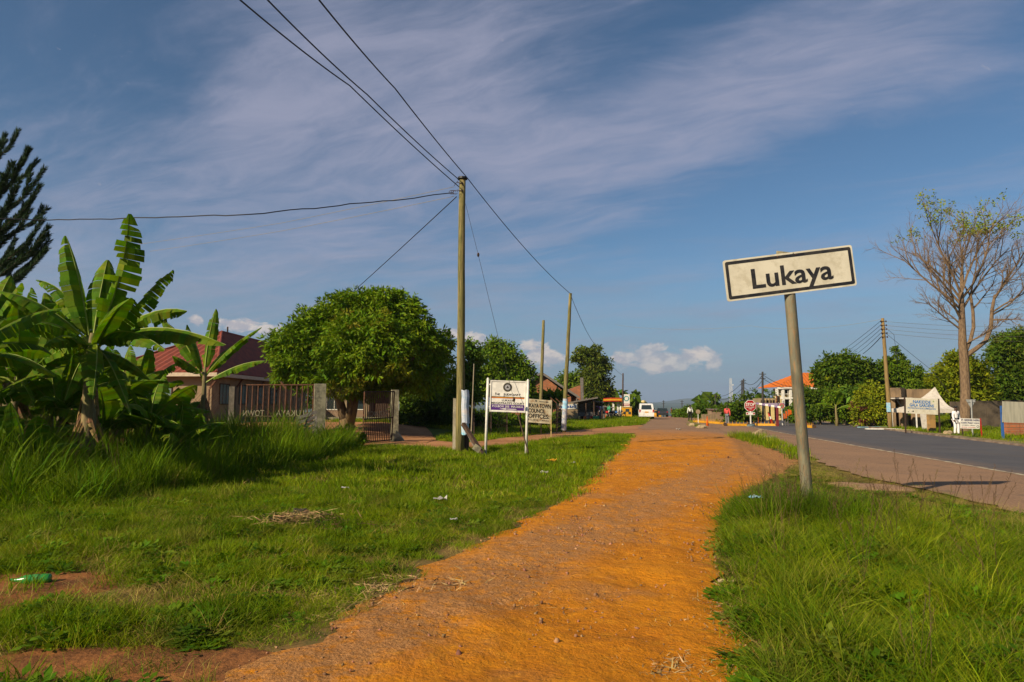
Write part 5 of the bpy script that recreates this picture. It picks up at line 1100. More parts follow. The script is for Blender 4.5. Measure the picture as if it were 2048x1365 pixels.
# white minivan
def van():
    D = 82; g = G(1293, D); th = thing('minivan', 'white minivan seen from behind with luggage on its roof', 'van', (0, 0, 0)); W_ = .88
    prof = [(-.0, .32), (-.06, .55), (-.05, .95), (.10, 1.12), (.32, 1.78), (.55, 1.86), (2.2, 1.88), (2.9, 1.70), (3.5, 1.15), (4.3, .98), (4.45, .7), (4.42, .32)]
    vs, fs = [], []; k = len(prof)
    for s_ in (-1, 1):
        for ins in (0, 1):
            for (y, z) in prof: x = W_*(1-.13*max(0, (z-1.0))/.88); vs.append((s_*(x if ins == 0 else x-.12), y, z+(0 if ins == 0 else .03 if z > 1.7 else 0)))
    for i in range(k-1):
        fs += [(i, i+1, k+i+1, k+i), (2*k+i, 3*k+i, 3*k+i+1, 2*k+i+1), (k+i, k+i+1, 3*k+i+1, 3*k+i)]
    fs += [tuple(range(k)), tuple(range(2*k, 3*k))[::-1]]
    MB().add(vs, fs).build('body', flat('white_car_paint', (.66, .64, .60), .25, spec=.6), th)
    MB().add([(-.62, .085, 1.18), (.62, .085, 1.18), (.55, .285, 1.70), (-.55, .285, 1.70)], [(0, 1, 2, 3)]).build('rear_window', M_glass, th)
    for s_ in (-1, 1):
        MB().add([(s_*.862, .45, 1.18), (s_*.862, 3.1, 1.18), (s_*.80, 2.65, 1.62), (s_*.80, .6, 1.66)], [(0, 1, 2, 3)]).build('side_window', M_glass, th)
        MB().box((s_*.78, -.04, 1.0), (.14, .06, .34)).build('tail_light', M_red, th)
        MB().box((s_*1.0, 3.0, 1.25), (.16, .1, .14)).build('mirror', M_black, th)
        for y in (.75, 3.5): w = MB().tube([(s_*.72, y, .32), (s_*.90, y, .32)], .32, 16).build('tyre', M_black, th); MB().tube([(s_*.90, y, .32), (s_*.915, y, .32)], .18, 12).build('rim', M_steel, w)
    MB().obox((-.87, -.16, .34), (1.74, 0, 0), (0, .2, 0), (0, 0, .26)).build('bumper', MATS['white_car_paint'], th); MB().box((0, -.075, .86), (.42, .02, .13)).build('number_plate', M_yellow, th)
    for x in (-.6, .6): MB().tube([(x, .7, 1.97), (x, 2.4, 1.97)], .025, 6).build('roof_rail', M_black, th)
    MB().tube([(-.5, -.1, .3), (-.5, .1, .3)], .04, 6).build('exhaust', M_rustd, th); th.location = g; th.rotation_euler.z = -.16
    l_ = MB(); l_.ball((0, 0, .18), (.28, .35, .17), 8, 5); l_.ball((.2, .3, .15), (.22, .25, .15), 8, 5); o = l_.build('luggage', M_cream, None, smooth=True); o.location = g+Vector((-.1, 1.4, 1.93)); props(o, 'pale bundle tied on the roof of the white minivan', 'bundle')
van()
def car(label, g, rz, m):
    th = thing('parked_car', label, 'car', (0, 0, 0), 'cars far down the road'); prof = [(0, .3), (-.05, .6), (.05, .92), (.5, .98), (.9, 1.42), (2.2, 1.44), (2.9, .98), (4.0, .85), (4.1, .35)]; k = len(prof)
    vs = [(s_*(.82-.12*max(0, z-.95)/.45), y, z) for s_ in (-1, 1) for y, z in prof]
    MB().add(vs, [(i, i+1, k+i+1, k+i) for i in range(k-1)]+[tuple(range(k)), tuple(range(k, 2*k))[::-1]]).build('body', m, th)
    MB().add([(-.62, .52, 1.02), (.62, .52, 1.02), (.58, .85, 1.38), (-.58, .85, 1.38)], [(0, 1, 2, 3)]).build('rear_window', M_glass, th)
    for s_ in (-1, 1):
        MB().box((s_*.66, .0, .8), (.2, .08, .14)).build('tail_light', M_red, th)
        for y in (.75, 3.2): MB().tube([(s_*.66, y, .3), (s_*.84, y, .3)], .3, 12).build('wheel', M_black, th)
    th.location = g; th.rotation_euler.z = rz
car('dark car far down the road right of the white minivan', G(1326, 110), -.15, flat('dark_car', (.03, .035, .04), .3)); car('small pink and white car furthest away where the road dips', G(1345, 150), -.1, M_pinkred); car('yellow box bodied car right beside the white minivan', G(1313, 125), -.1, M_yellow)
# far houses and woodland between the crest and the hills
def simple_house(label, u, D, w, h, dp, wm, rm, nw=3):
    g = G(u, D); th = thing('house', label, 'house', g, 'small far houses beyond the crest')
    MB().obox(g+Vector((-w/2, 0, -.5)), (w, 0, 0), (0, dp, 0), (0, 0, h+.5)).build('wall', wm, th)
    x0, x1, y0, y1, z = g.x-w/2-.3, g.x+w/2+.3, D-.3, D+dp+.3, g.z+h
    MB().add([(x0, y0, z), (x1, y0, z), (x1, y1, z), (x0, y1, z), (x0+w*.15, (y0+y1)/2, z+h*.45), (x1-w*.15, (y0+y1)/2, z+h*.45)], [(0, 1, 5, 4), (2, 3, 4, 5), (1, 2, 5), (0, 4, 3), (0, 3, 2, 1)]).build('roof', rm, th)
    for i in range(nw): window(th, (g.x-w/2+w*(i+.5)/nw, D-.01, g.z+h*.55), w/nw*.4, h*.35, (1, 0, 0), (0, -1, 0), M_brown)
mr = flat('orange_roof', (.50, .13, .02), .7)
for i, (u, D_, w, wm, rm, lb) in enumerate([(1275, 185, 7, M_cream, M_red, 'red roofed shop just left of the minivan'), (1268, 215, 8, M_plaster, mr, 'orange roofed shop behind the red one'), (1285, 260, 9, M_white, M_red, 'far red roof right of the kiosk'), (1350, 200, 6, M_pinkred, M_cream, 'pinkish shop at the end of the road'), (1362, 240, 9, M_cream, M_cream, 'cream shed right of the road end'),
        (1335, 300, 9, M_plaster, M_iron, 'grey roofed house beyond the road end'), (1400, 260, 8, M_plaster, M_iron, 'grey roofed house behind the white shirted walker'), (1448, 200, 8, M_plasterd, M_iron, 'low brown house left of the coral topped person')]):
    simple_house(lb, u, D_, w, 3.0, 6, wm, rm)
def stuffwood():
    vs, fs, k = [], [], 0; cs, ds = [], []; bl = []
    for i in range(330):
        D = 130*(1+rng.random()*1.0)**3.2; u = rng.uniform(1050, 1760) if D > 200 else rng.choice([rng.uniform(1150, 1265), rng.uniform(1385, 1720)])
        g = G(u, D); r = rng.uniform(1.3, 3.2)*(1+D/1200); bl.append((g+Vector((0, 0, r*.8)), (r*1.2, r, r)))
    v, f = crown_leaves(bl, 26000, 1.5, .9, 1.0, outl=.5, inner=.3); o = place(v, f, 'far_woodland', L_dark, None); props(o, 'scattered bushes and trees sloping down to the plain', 'woodland', kind='stuff')
stuffwood()
for i, (u, D_, r, m_, lb) in enumerate([(1406, 84, 1.5, L_dark, 'rounded dark bush right behind the white shirted walker'), (1372, 92, 1.0, L_mid, 'low bush left of the white shirted walker'), (1440, 84, 1.2, L_mid, 'low green bush left of the coral topped person'), (1466, 70, 1.7, L_dark, 'tall dark bush behind the coral topped person'), (1478, 76, 1.6, L_olive, 'bushy tree left of the stop sign'), (1514, 82, 2.6, L_dark, 'dark tree right above the stop sign'), (1490, 72, 1.3, L_mid, 'low bush right behind the stop sign'), (1355, 96, .8, L_light, 'tiny bright bush at the road end'), (1590, 66, 1.3, L_dark, 'dark shrub against the two storey house')]):
    g = G(u, D_); th = thing('bush', lb, 'bush', g); v, f = crown_leaves([(g+Vector((0, 0, r*.7)), (r*1.1, r*.8, r*.8)), (g+Vector((r*.5, 0, r*.5)), (r*.8, r*.7, r*.6))], 1800, .26, .12, .4, outl=.5, inner=.3); place(v, f, 'foliage', m_, th); MB().tube([g-Vector((0, 0, .1)), g+Vector((0, 0, r*.7))], .06, 5).build('stem', M_bark, th)
# telecom mast
g = G(1463, 420); th = thing('telecom_mast', 'pale lattice telecom mast rising over the bushes in the distance', 'mast', g); zt = P(1463, 757, 420).z
cor = lambda z, i: Vector((g.x+(1.7-1.3*(z-g.z)/(zt-g.z))*[-1, 1, 1, -1][i], 420+(1.7-1.3*(z-g.z)/(zt-g.z))*[-1, -1, 1, 1][i], z))
for i in range(4): MB().bar(cor(g.z, i), cor(zt, i), .09).build('leg', M_signb, th)
mb = MB(); zs = np.linspace(g.z, zt, 12)
for j in range(11):
    for i in range(4): mb.bar(cor(zs[j], i), cor(zs[j+1], (i+1) % 4), .045); mb.bar(cor(zs[j+1], i), cor(zs[j+1], (i+1) % 4), .045)
mb.build('lattice', M_signb, th)
for z in (.72, .9): MB().ball((g.x+.8, 418, g.z+(zt-g.z)*z), (.4, .2, .4), 8, 5).build('dish', M_signb, th)
# two storey house on the right
D = 84; th = thing('two_storey_house', 'cream two storey house with bright orange hipped roof and white balcony', 'house', G(1610, D)); X0, X1 = P(1568, 800, D).x, P(1672, 800, D).x; ze = P(1570, 775, D).z; zt = P(1625, 745, D).z
MB().obox((X0, D, -.2), (X1-X0, 0, 0), (0, 3.4, 0), (0, 0, ze+.1)).build('wall', M_cream, th)
ex0 = P(1552, 800, D-1).x; ex1 = X1+.9
ribs(th, (ex0, D-1.6, ze), (ex1, D-1.6, ze), (P(1612, 820, D).x, D+1.7, zt), (ex1-3, D+1.7, zt), flat('orange_tile', (.52, .13, .015), .7), pitch=.4, amp=.05)
ribs(th, (ex0, D+5, ze), (ex0, D-1.6, ze), (P(1612, 820, D).x, D+1.75, zt), (P(1612, 820, D).x, D+1.7, zt), MATS['orange_tile'], pitch=.4, amp=.05)
ribs(th, (ex1, D-1.6, ze), (ex1, D+5, ze), (ex1-3, D+1.7, zt), (ex1-3, D+1.75, zt), MATS['orange_tile'], pitch=.4, amp=.05)
MB().obox((ex0, D-1.65, ze-.25), (ex1-ex0, 0, 0), (0, .1, 0), (0, 0, .22)).build('fascia', M_signb, th)
zf = P(1570, 795, D).z
MB().obox((ex0+.3, D-1.5, zf-.25), (X1-ex0-.3, 0, 0), (0, 1.48, 0), (0, 0, .25)).build('balcony_slab', M_signb, th)
for u in (1555, 1567, 1582, 1602, 1625): x = P(u, 820, D-1.4).x; MB().bar((x, D-1.4, 0), (x, D-1.4, ze-.2), .28).build('column', M_signb, th)
for z in (.35, .9): MB().obox((ex0+.3, D-1.42, zf+z), (9, 0, 0), (0, .05, 0), (0, 0, .07)).build('railing', M_signb, th)
for i in range(22): MB().obox((ex0+.5+i*.4, D-1.41, zf), (.04, 0, 0), (0, .04, 0), (0, 0, .9)).build('baluster', M_signb, th)
for u in (1578, 1598, 1625): window(th, (P(u, 820, D).x+.0, D-.01, zf+1.15), 1.2, 1.4, (1, 0, 0), (0, -1, 0), M_brown); window(th, (P(u, 820, D).x, D-.01, 1.6), 1.2, 1.3, (1, 0, 0), (0, -1, 0), M_brown)
# low columned building
D = 77; th = thing('roadside_shop', 'low beige flat roofed shop with pale columns right of the stop sign', 'building', G(1545, D)); a_, b_ = P(1522, 820, D).x, P(1561, 820, D).x; zt = P(1530, 797, D).z
MB().obox((a_, D, -.2), (b_-a_, 0, 0), (0, 2.5, 0), (0, 0, zt+.2)).build('wall', M_plaster, th)
MB().obox((a_, D-1.2, P(1530, 812, D).z), (b_-a_, 0, 0), (0, 1.18, 0), (0, 0, .3)).build('awning', flat('mauve_awning', (.35, .28, .38)), th)
for u in (1525, 1534, 1545, 1558): x = P(u, 820, D-1.1).x; MB().bar((x, D-1.1, -.1), (x, D-1.1, P(1530, 812, D).z), .3).build('column', M_cream, th)
for u in (1530, 1540, 1551): MB().box((P(u, 820, D).x, D-.02, 1.05), (.9, .06, 2.1)).build('door', M_brown, th)
for i in range(6): MB().box((a_+.2+i*.36, D-.03, zt-.3), (.04, .05, .55)).build('pilaster', M_cream, th)
th = thing('shop_sign', 'small square brown sign hanging above the pale shop columns', 'sign', P(1556, 798, 74)); fr = board(th, 74, (1552, 792), (1560, 793), (1552, 804), (1560, 805), m=flat('brown_sign', (.28, .085, .03)))
for y in (.7, .45, .2): prect(th, fr, .15, y, .85, y+.1, M_cream, 'line')
MB().bar(P(1556, 805, 74.05), G(1556, 74.05), .06).build('post', M_rustd, th)
# low wall left of stop sign
th = thing('low_wall', 'low pale wall of upright slabs left of the barrier', 'wall', G(1420, 72)); 
for i in range(10): x = P(1404+i*3.2, 820, 72).x; MB().box((x, 72, .28), (.13, .12, .62+.05*(i % 2))).build('slab', M_plaster, th)
th = thing('small_shed', 'tiny dark shed with pale roof left of the coral topped person', 'shed', G(1437, 74)); g = G(1437, 74)
MB().obox(g+Vector((-.75, 0, -.1)), (1.5, 0, 0), (0, 1.5, 0), (0, 0, 1.3)).build('wall', M_plasterd, th); MB().obox(g+Vector((-.9, -.2, 1.2)), (1.8, 0, 0), (0, 1.9, .1), (0, 0, .08)).build('roof', M_iron, th)
# ------------------------------------------------------------------ checkpoint
D = 60; g = G(1500, 58); th = thing('stop_sign', 'large red octagonal STOP sign on a stand in the road', 'sign', g); c0 = P(1500.5, 812, 58); R_ = .52
def octo(r, d, name, m): MB().add([(c0.x+r*math.cos(PI/8+i*PI/4), 58-d, c0.z+r*math.sin(PI/8+i*PI/4)) for i in range(8)]+[(c0.x+r*math.cos(PI/8+i*PI/4), 58.02, c0.z+r*math.sin(PI/8+i*PI/4)) for i in range(8)], [tuple(range(8)), tuple(range(8, 16))[::-1]]+[(i, i+8, (i+1) % 8+8, (i+1) % 8) for i in range(8)]).build(name, m, th)
octo(R_, .0, 'rim', M_signb); octo(R_*.92, .012, 'plate', flat('stop_red', (.36, .012, .014), .4))
text('STOP', .24, M_signb, 'lettering', th, (c0.x, 57.975, c0.z+.12), width=.74, bold=.03, depth=0); text('POLICE CHECK', .08, M_signb, 'lettering', th, (c0.x, 57.975, c0.z-.12), width=.7, depth=0, bold=.02); text('POINT', .08, M_signb, 'lettering', th, (c0.x, 57.975, c0.z-.26), width=.3, depth=0, bold=.02)
MB().box((c0.x, 57.99, c0.z-.66), (.74, .03, .22)).build('lower_plate', M_signb, th)
for x in (-.28, .28): MB().box((c0.x+x, 57.97, c0.z-.66), (.13, .01, .12)).build('red_mark', M_red, th)
MB().bar((c0.x, 58.03, g.z+.1), (c0.x, 58.03, c0.z-.4), .08).build('post', M_signb, th); MB().tube([g, g+Vector((0, 0, .16)), g+Vector((0, 0, .22))], [.42, .40, .2], 12).build('base', flat('blue_grey_base', (.10, .14, .15)), th)
def barrier(label, ua, ub, Da, Db):
    A, B = G(ua, Da), G(ub, Db); th = thing('spike_barrier', label, 'barrier', A, 'yellow police spike barriers'); d = (B-A).normalized()
    MB().bar(A+Vector((0, 0, .13)), B+Vector((0, 0, .13)), .30, .18).build('beam', M_yellow, th); k = int((B-A).length/.28)
    for i in range(k): p = A.lerp(B, (i+.5)/k); MB().tube([p+Vector((0, 0, .2)), p+Vector((0, -.05, .46))], [.028, .004], 5, cap=False).build('spike', M_yellow, th)
    for q in (.04, .96): p = A.lerp(B, q); MB().tube([p+Vector((-.0, -.22, .15)), p+Vector((0, -.12, .15))], .15, 10).build('wheel', M_brown, th)
barrier('longest yellow spiked barrier directly left of the stop sign', 1446, 1497, 58, 58); barrier('yellow spiked barrier directly right of the stop sign', 1503, 1554, 59, 58); barrier('yellow spiked barrier farthest left behind the orange cone', 1388, 1444, 70, 63)
barrier('short low yellow barrier right of the leaning sign pole', 1604, 1626, 55, 53)
def cone(label, g, h, m=M_orange, band=True, tilt=0):
    th = thing('traffic_cone', label, 'traffic cone', (0, 0, 0), 'orange and red traffic cones'); MB().obox((-.2*h, -.2*h, 0), (.4*h, 0, 0), (0, .4*h, 0), (0, 0, .04*h)).build('base', m, th)
    MB().tube([(0, 0, .04*h), (0, 0, h)], [.15*h, .03*h], 12).build('body', m, th, smooth=True)
    if band: MB().tube([(0, 0, .5*h), (0, 0, .68*h)], [.101*h, .079*h], 12, cap=False).build('band', M_signb, th)
    th.location = g; th.rotation_euler = (0, tilt, 0)
cone('orange cone standing alone left of the spiked barriers', G(1414, 57), .82, band=False); cone('small orange cone right of the stop sign', G(1515.5, 60), .75, band=False); cone('big red cone with white band tilted to the left', G(1545, 59.5), 1.25, M_red, True, -.32)
cone('small orange cone seen right beside the leaning sign pole', G(1612, 54), .6, band=False); cone('narrow red cone at the right end of the barrier', G(1554, 57.6), .85, M_red, False)
g = G(1554, 57.2); th = thing('boom_gate', 'raised striped mauve and white boom resting on a dark red post', 'barrier', g); MB().bar(g, P(1554, 812, 57.4), .17).build('post', flat('dark_red', (.16, .02, .02)), th)
A, B = P(1513, 807, 59), P(1562, 815, 57); k = 8
for i in range(k): MB().bar(A.lerp(B, i/k), A.lerp(B, (i+1)/k), .12, .14 if i % 2 else .145).build('stripe', M_signb if i % 2 else flat('mauve_stripe', (.20, .14, .26)), th)
MB().bar(G(1515, 59), A, .07).build('rest', M_steel, th)
def roundsign(label, u, v, D, m, r=.28, hp=None):
    c = P(u, v, D); g = Vector((c.x, D, Hf(c.x, D))); th = thing('round_sign', label, 'sign', g); MB().tube([(c.x, D, c.z), (c.x, D-.02, c.z)], r, 18).build('plate', m, th); MB().tube([(c.x, D-.022, c.z), (c.x, D-.026, c.z)], r*.7, 18).build('face', M_plaster, th); MB().bar(g, Vector((c.x, D+.03, c.z)), .05).build('post', M_signb, th)
roundsign('pale octagonal sign seen from behind on a low white post', 1396, 824, 66, M_plaster, .22); roundsign('small round red sign at the right end of the boom', 1563.5, 812, 60, M_pinkred, .21)
for i, (u, v) in enumerate([(1566, 834), (1570, 829), (1575, 826)]):
    g = G(u, 60-i); c_ = P(u, v, 60-i); th = thing('warning_flag', ['left', 'middle', 'right'][i]+'most orange cloth flag beside the grass bank', 'flag', g); MB().bar(g, c_+Vector((0, 0, .3)), .03).build('stick', M_plank, th)
    MB().add([c_+Vector((0, 0, .3)), c_+Vector((.32, -.05, .2)), c_+Vector((.36, .04, -.12)), c_+Vector((0, 0, -.2))], [(0, 1, 2, 3)]).build('cloth', M_orange, th)
# ------------------------------------------------------------------ right roadside
def garden_sign():
    D = 43.5; th = thing('gardens_sign', 'pale board with blue lettering for the gala gardens before the tent', 'sign', G(1845, D)); fr = board(th, D, (1812, 795.5), (1876, 799), (1812, 827), (1876, 830), m=M_sign)
    mb_ = flat('blue_print', (.03, .16, .42), .6)
    ptxt(th, fr, 'NAKIDDE', .49, .77, .19, .55, mb_, .03); ptxt(th, fr, 'GALA GARDENS', .49, .55, .18, .76, mb_, .03); ptxt(th, fr, 'FOR FUNCTIONS & ACCOMMODATION', .49, .355, .10, .88, mb_, .015)
    o, a, c, n, w, h = fr
    for x, y, s_ in ((.22, .14, .06), (.07, .1, .04), (.85, .84, .05)): MB().add([o+n*.006+a*(w*x+s_*q[0])+c*(h*y+s_*q[1]) for q in ((-1, -.5), (0, 1), (1, .4), (.6, -.6))], [(0, 3, 2, 1)]).build('worn_print', M_ink if x < .5 else flat('green_print', (.2, .3, .08)), th)
    for u in (1809, 1877): b = G(u, D+.03); MB().bar(b-Vector((0, 0, .1)), P(u, 794 if u < 1850 else 798, D+.03), .07).build('post', M_rustd, th)
garden_sign()
# tent
D = 50; g = G(1865, D+2); th = thing('tent', 'white peaked pagoda tent with plain cloth roof', 'tent', g); ap = P(1870, 775, D+1.6); ez = P(1900, 818, D).z; xs = (P(1832, 820, D).x, P(1911, 820, D).x); cxm_ = ap.x; cy_t = D+1.6
corners = [(xs[0], D), (xs[1], D), (xs[1], D+3.2), (xs[0], D+3.2)]
vs, fs = [], []; K = 8
for i in range(4):
    (xa, ya), (xb, yb) = corners[i], corners[(i+1) % 4]; k0 = len(vs)
    for q in np.linspace(0, 1, K+1):
        hh = ez+(ap.z-ez)*(q**2.1*.85+q*.15)
        for w_ in np.linspace(0, 1, 5): xx, yy = xa+(xb-xa)*w_, ya+(yb-ya)*w_; vs.append((xx+(cxm_-xx)*q*.985, yy+(cy_t-yy)*q*.985, hh-.05*math.sin(PI*w_)*(1-q)))
    for r in range(K):
        for q in range(4): a_ = k0+r*5+q; fs.append((a_, a_+1, a_+6, a_+5))
M_tent = flat('tent_cloth', (.58, .52, .44), .8)
MB().add(vs, fs).build('canopy', M_tent, th, smooth=True)
mb = MB()
for i in range(4):
    (xa, ya), (xb, yb) = corners[i], corners[(i+1) % 4]; mb.add([(xa, ya, ez), (xb, yb, ez), (xb, yb, ez-.3), (xa, ya, ez-.3)], [(0, 1, 2, 3)])
mb.build('valance', M_tent, th)
for x, y in corners: MB().bar((x, y, g.z-.1), (x, y, ez), .07).build('pole', M_signb, th)
MB().add([(P(1842, 820, D).x, D-.02, g.z), (P(1857, 820, D).x, D-.02, g.z), (P(1857, 820, D).x, D-.02, ez), (P(1838, 820, D).x, D-.02, ez)], [(0, 1, 2, 3)]).build('side_cloth', M_tent, th)
# grey parapet building + wall
D = 54; g = G(1820, D); th = thing('grey_building', 'flat roofed stained concrete building with dark open bay behind the gardens board', 'building', g)
a_, m_, b_ = P(1783, 820, D).x, P(1814, 820, D).x, P(1868, 820, D).x; zt, zm = P(1800, 776, D).z, P(1800, 795, D).z; z0 = g.z
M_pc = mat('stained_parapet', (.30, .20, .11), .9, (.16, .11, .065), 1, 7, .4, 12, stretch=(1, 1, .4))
MB().obox((a_, D, zm), (m_-a_-.05, 0, 0), (0, 6, 0), (0, 0, zt-zm)).build('parapet', M_pc, th); MB().obox((m_+.05, D+.05, zm-.1), (b_-m_, 0, 0), (0, 6, 0), (0, 0, zt-zm)).build('parapet', M_pc, th)
MB().obox((a_, D+5, z0), (b_-a_, 0, 0), (0, .2, 0), (0, 0, zm-z0)).build('back_wall', M_brown, th); MB().obox((a_, D+.1, zm-.2), (b_-a_, 0, 0), (0, 5, 0), (0, 0, .12)).build('ceiling', M_brown, th)  # dark brown on the back wall stands in for shade inside the bay
MB().obox((a_, D+.05, z0), (.35, 0, 0), (0, 4.9, 0), (0, 0, zm-z0)).obox((P(1803, 820, D).x, D, z0), (.5, 0, 0), (0, 2.5, 0), (0, 0, zm-z0)).obox((P(1825, 820, D).x, D, z0), (b_-P(1825, 820, D).x, 0, 0), (0, .25, 0), (0, 0, zm-z0-.12)).build('wall', M_pc, th)
MB().obox((a_-.1, D-1.0, zm-.14), (m_-a_, 0, 0), (0, 1.0, 0), (0, 0, .1)).build('awning', M_tent, th)
MB().obox((a_+.35, D+1.0, z0), (1.2, 0, 0), (0, .15, 0), (0, 0, 1.5)).build('half_wall', M_plasterd, th)
MB().bar(P(1793, 800, 53.4), P(1803, 813, 53.4), .05).build('prop', M_plank, th)
th = thing('boundary_wall', 'dark brown boundary wall in the shade of the trees at right', 'wall', G(1960, 47.5)); a_ = P(1903, 820, 53).x
for i in range(9): x = a_+i*1.35; z = Hf(x, 53); MB().obox((x, 53, z-.2), (1.33, 0, 0), (0, .2, 0), (0, 0, 2.25+.05*(i % 2))).build('panel', M_pc if i < 0 else mat('shaded_wall', (.10, .075, .05), .9, (.06, .045, .03), 1.5, 7), th)  # panels coloured dark to carry the shade by the trees
th = thing('brick_pier', 'short ochre plastered pier left of the officer', 'pier', G(1861, 46)); g = G(1861, 46); MB().box(g+Vector((0, 0, .9)), (.38, .35, 1.9)).build('shaft', mat('ochre_plaster', (.34, .19, .06), .9, (.2, .13, .05), 2, 6), th); MB().box(g+Vector((0, 0, 1.9)), (.46, .42, .1)).build('cap', M_pc, th)
for i, u in enumerate((2020, 2046)):
    g = G(u, 41.5); th = thing('brick_pier', ['left', 'right'][i]+' one of two low orange brown piers under the blank board', 'pier', g)
    for r in range(5): MB().box(g+Vector((0, 0, .12+.24*r)), (.75 if r < 4 else .82, .4, .23)).build('course', M_brick, th)
def school_sign():
    D = 39.5; th = thing('school_sign', 'small white school board with dark lettering right of the officer', 'sign', G(1942, D)); fr = board(th, D, (1921, 837), (1960, 838), (1921, 857), (1959, 858.5), m=M_signb)
    nv = flat('navy_print', (.03, .03, .12)); ptxt(th, fr, 'ST. GEORGE KAPERE', .5, .84, .18, .96, nv, .03); ptxt(th, fr, 'NURSERY, PRIMARY SCHOOL', .5, .56, .14, .96, nv, .02); ptxt(th, fr, 'KAYIRIKITI - LUKAYA', .42, .32, .09, .7, M_ink, .01); ptxt(th, fr, 'MIXED DAY & BOARDING', .42, .13, .08, .7, M_pinkred, .01)
    o, a, c, n, w, h = fr; disc(th, o+a*w*.9+c*h*.25, a, c, n, .07, M_ink, 'emblem', .045, .006)
    for u, m in ((1923, M_rustd), (1960.5, M_red)): MB().bar(G(u, D+.04)-Vector((0, 0, .1)), P(u, 837, D+.04), .05).build('post', m, th)
school_sign()
g = G(1942, 41); th = thing('yield_sign', 'grey back of an inverted triangular road sign on a grey post', 'sign', g); c_ = P(1942, 808, 41); k = .30
MB().add([(c_.x-k, 41, c_.z+.26), (c_.x+k, 41, c_.z+.26), (c_.x, 41, c_.z-.30), (c_.x-k, 41.02, c_.z+.26), (c_.x+k, 41.02, c_.z+.26), (c_.x, 41.02, c_.z-.30)], [(0, 2, 1), (3, 4, 5), (0, 1, 4, 3), (1, 2, 5, 4), (2, 0, 3, 5)]).build('plate', flat('galvanised', (.30, .30, .28), .5), th)
MB().tube([g-Vector((0, 0, .1)), Vector((c_.x, 40.96, c_.z+.24))], .04, 8).build('post', MATS['galvanised'], th); MB().box((c_.x, 40.98, c_.z+.12), (.5, .03, .05)).build('stiffener', MATS['galvanised'], th)
th = thing('blank_board', 'large blank grey board on blue posts at the right edge', 'sign', G(2030, 38)); board(th, 37.5, (2005, 803), (2082, 806), (2005, 845), (2082, 848), m=mat('grey_board_face', (.36, .33, .25), .7, (.28, .26, .20), 2, 6, stretch=(4, 4, .4)))
for u in (2002.5, 2086): MB().bar(G(u, 37.6)-Vector((0, 0, .1)), P(u, 812, 37.6), .10).build('post', M_blue, th); MB().bar(P(u-1, 825, 37.55), P(u+4, 825, 37.55), .05).build('bracket', M_blue, th)
# plastic sheets and rubble near the mound
for i, (u, D_, L, m_, lb) in enumerate([(1745, 54, 2.6, flat('faded_blue', (.22, .36, .40)), 'faded blue plank lying on the grass by the mound'), (1765, 50, 2.4, M_signb, 'long white plank lying at the foot of the wooden pole'), (1812, 48, 1.6, M_cream, 'short cream plank lying right of the wooden pole')]):
    g = G(u, D_, .08); o = MB().box(g, (L, .35, .07), rz=.2*(-1)**i).build('plank', m_, None, origin=g); props(o, lb, 'plank')
def rock(label, g, r, m, seed, name='stone', sq=.7):
    random.seed(seed); mb = MB().ball((0, 0, r*sq*.5), (r, r*.8, r*sq), 9, 6); mb.v = [tuple(Vector(q)*(1+.35*mnoise.noise(Vector(q)*2/r*.7+Vector((seed, 0, 0))))) for q in mb.v]
    o = mb.build(name, m, None); o.location = g; props(o, label, 'stone')
M_rock = mat('pale_rock', (.36, .27, .15), .9, (.22, .16, .09), 6, 7, .8, 20)
rock('pale boulder in the grass patch beside the road', gp(1520, 876), .42, M_rock, 3); rock('flat pale slab of broken tarmac right of the boulder', gp(1538, 880), .35, M_conc, 4, sq=.4); rock('pale rock by the kerb left of the officer', G(1893, 41.5), .28, M_rock, 5); rock('low rubble lump on the road island left of the cone', G(1385, 55), .35, M_rock, 6, sq=.5); rock('second rubble lump on the road island nearer the cone', G(1402, 50), .42, M_rock, 8, sq=.45)
# ------------------------------------------------------------------ litter
g = gp(66, 1171); th = thing('plastic_bottle', 'green plastic bottle lying on bare soil at the left', 'bottle', g+Vector((0, 0, .0)))
M_bot = flat('green_plastic', (.02, .22, .035), .25, spec=.6); ax = Vector((1, .25, 0)).normalized(); q = g+Vector((0, 0, .055)); L_ = [(-.165, .014), (-.14, .016), (-.12, .02), (-.07, .042), (-.02, .045), (.03, .038), (.08, .045), (.13, .045), (.145, .035)]
MB().tube([q+ax*x for x, r in L_], [r for x, r in L_], 14).build('body', M_bot, th, smooth=True); MB().tube([q-ax*.185, q-ax*.163], .018, 10).build('cap', M_bot, th); MB().tube([q+ax*.0, q+ax*.045], .0455, 14, cap=False).build('label_band', flat('pale_green', (.04, .24, .06)), th)
def scrap(label, u, v, s, m, name='plastic_scrap', h=.03):
    g = gp(u, v)+Vector((0, 0, h)); n = 5; vs = [(g.x+s*(i/(n-1)-.5), g.y+s*.6*(j/(n-1)-.5), g.z+s*.35*mnoise.noise(Vector((i*.9, j*.9, u)))+s*.15) for i in range(n) for j in range(n)]
    o = MB().add(vs, [(i*n+j, i*n+n+j, i*n+n+j+1, i*n+j+1) for i in range(n-1) for j in range(n-1)]).build(name, m, None, origin=g); props(o, label, 'litter')
M_pl = flat('white_plastic', (.38, .36, .31), .6)
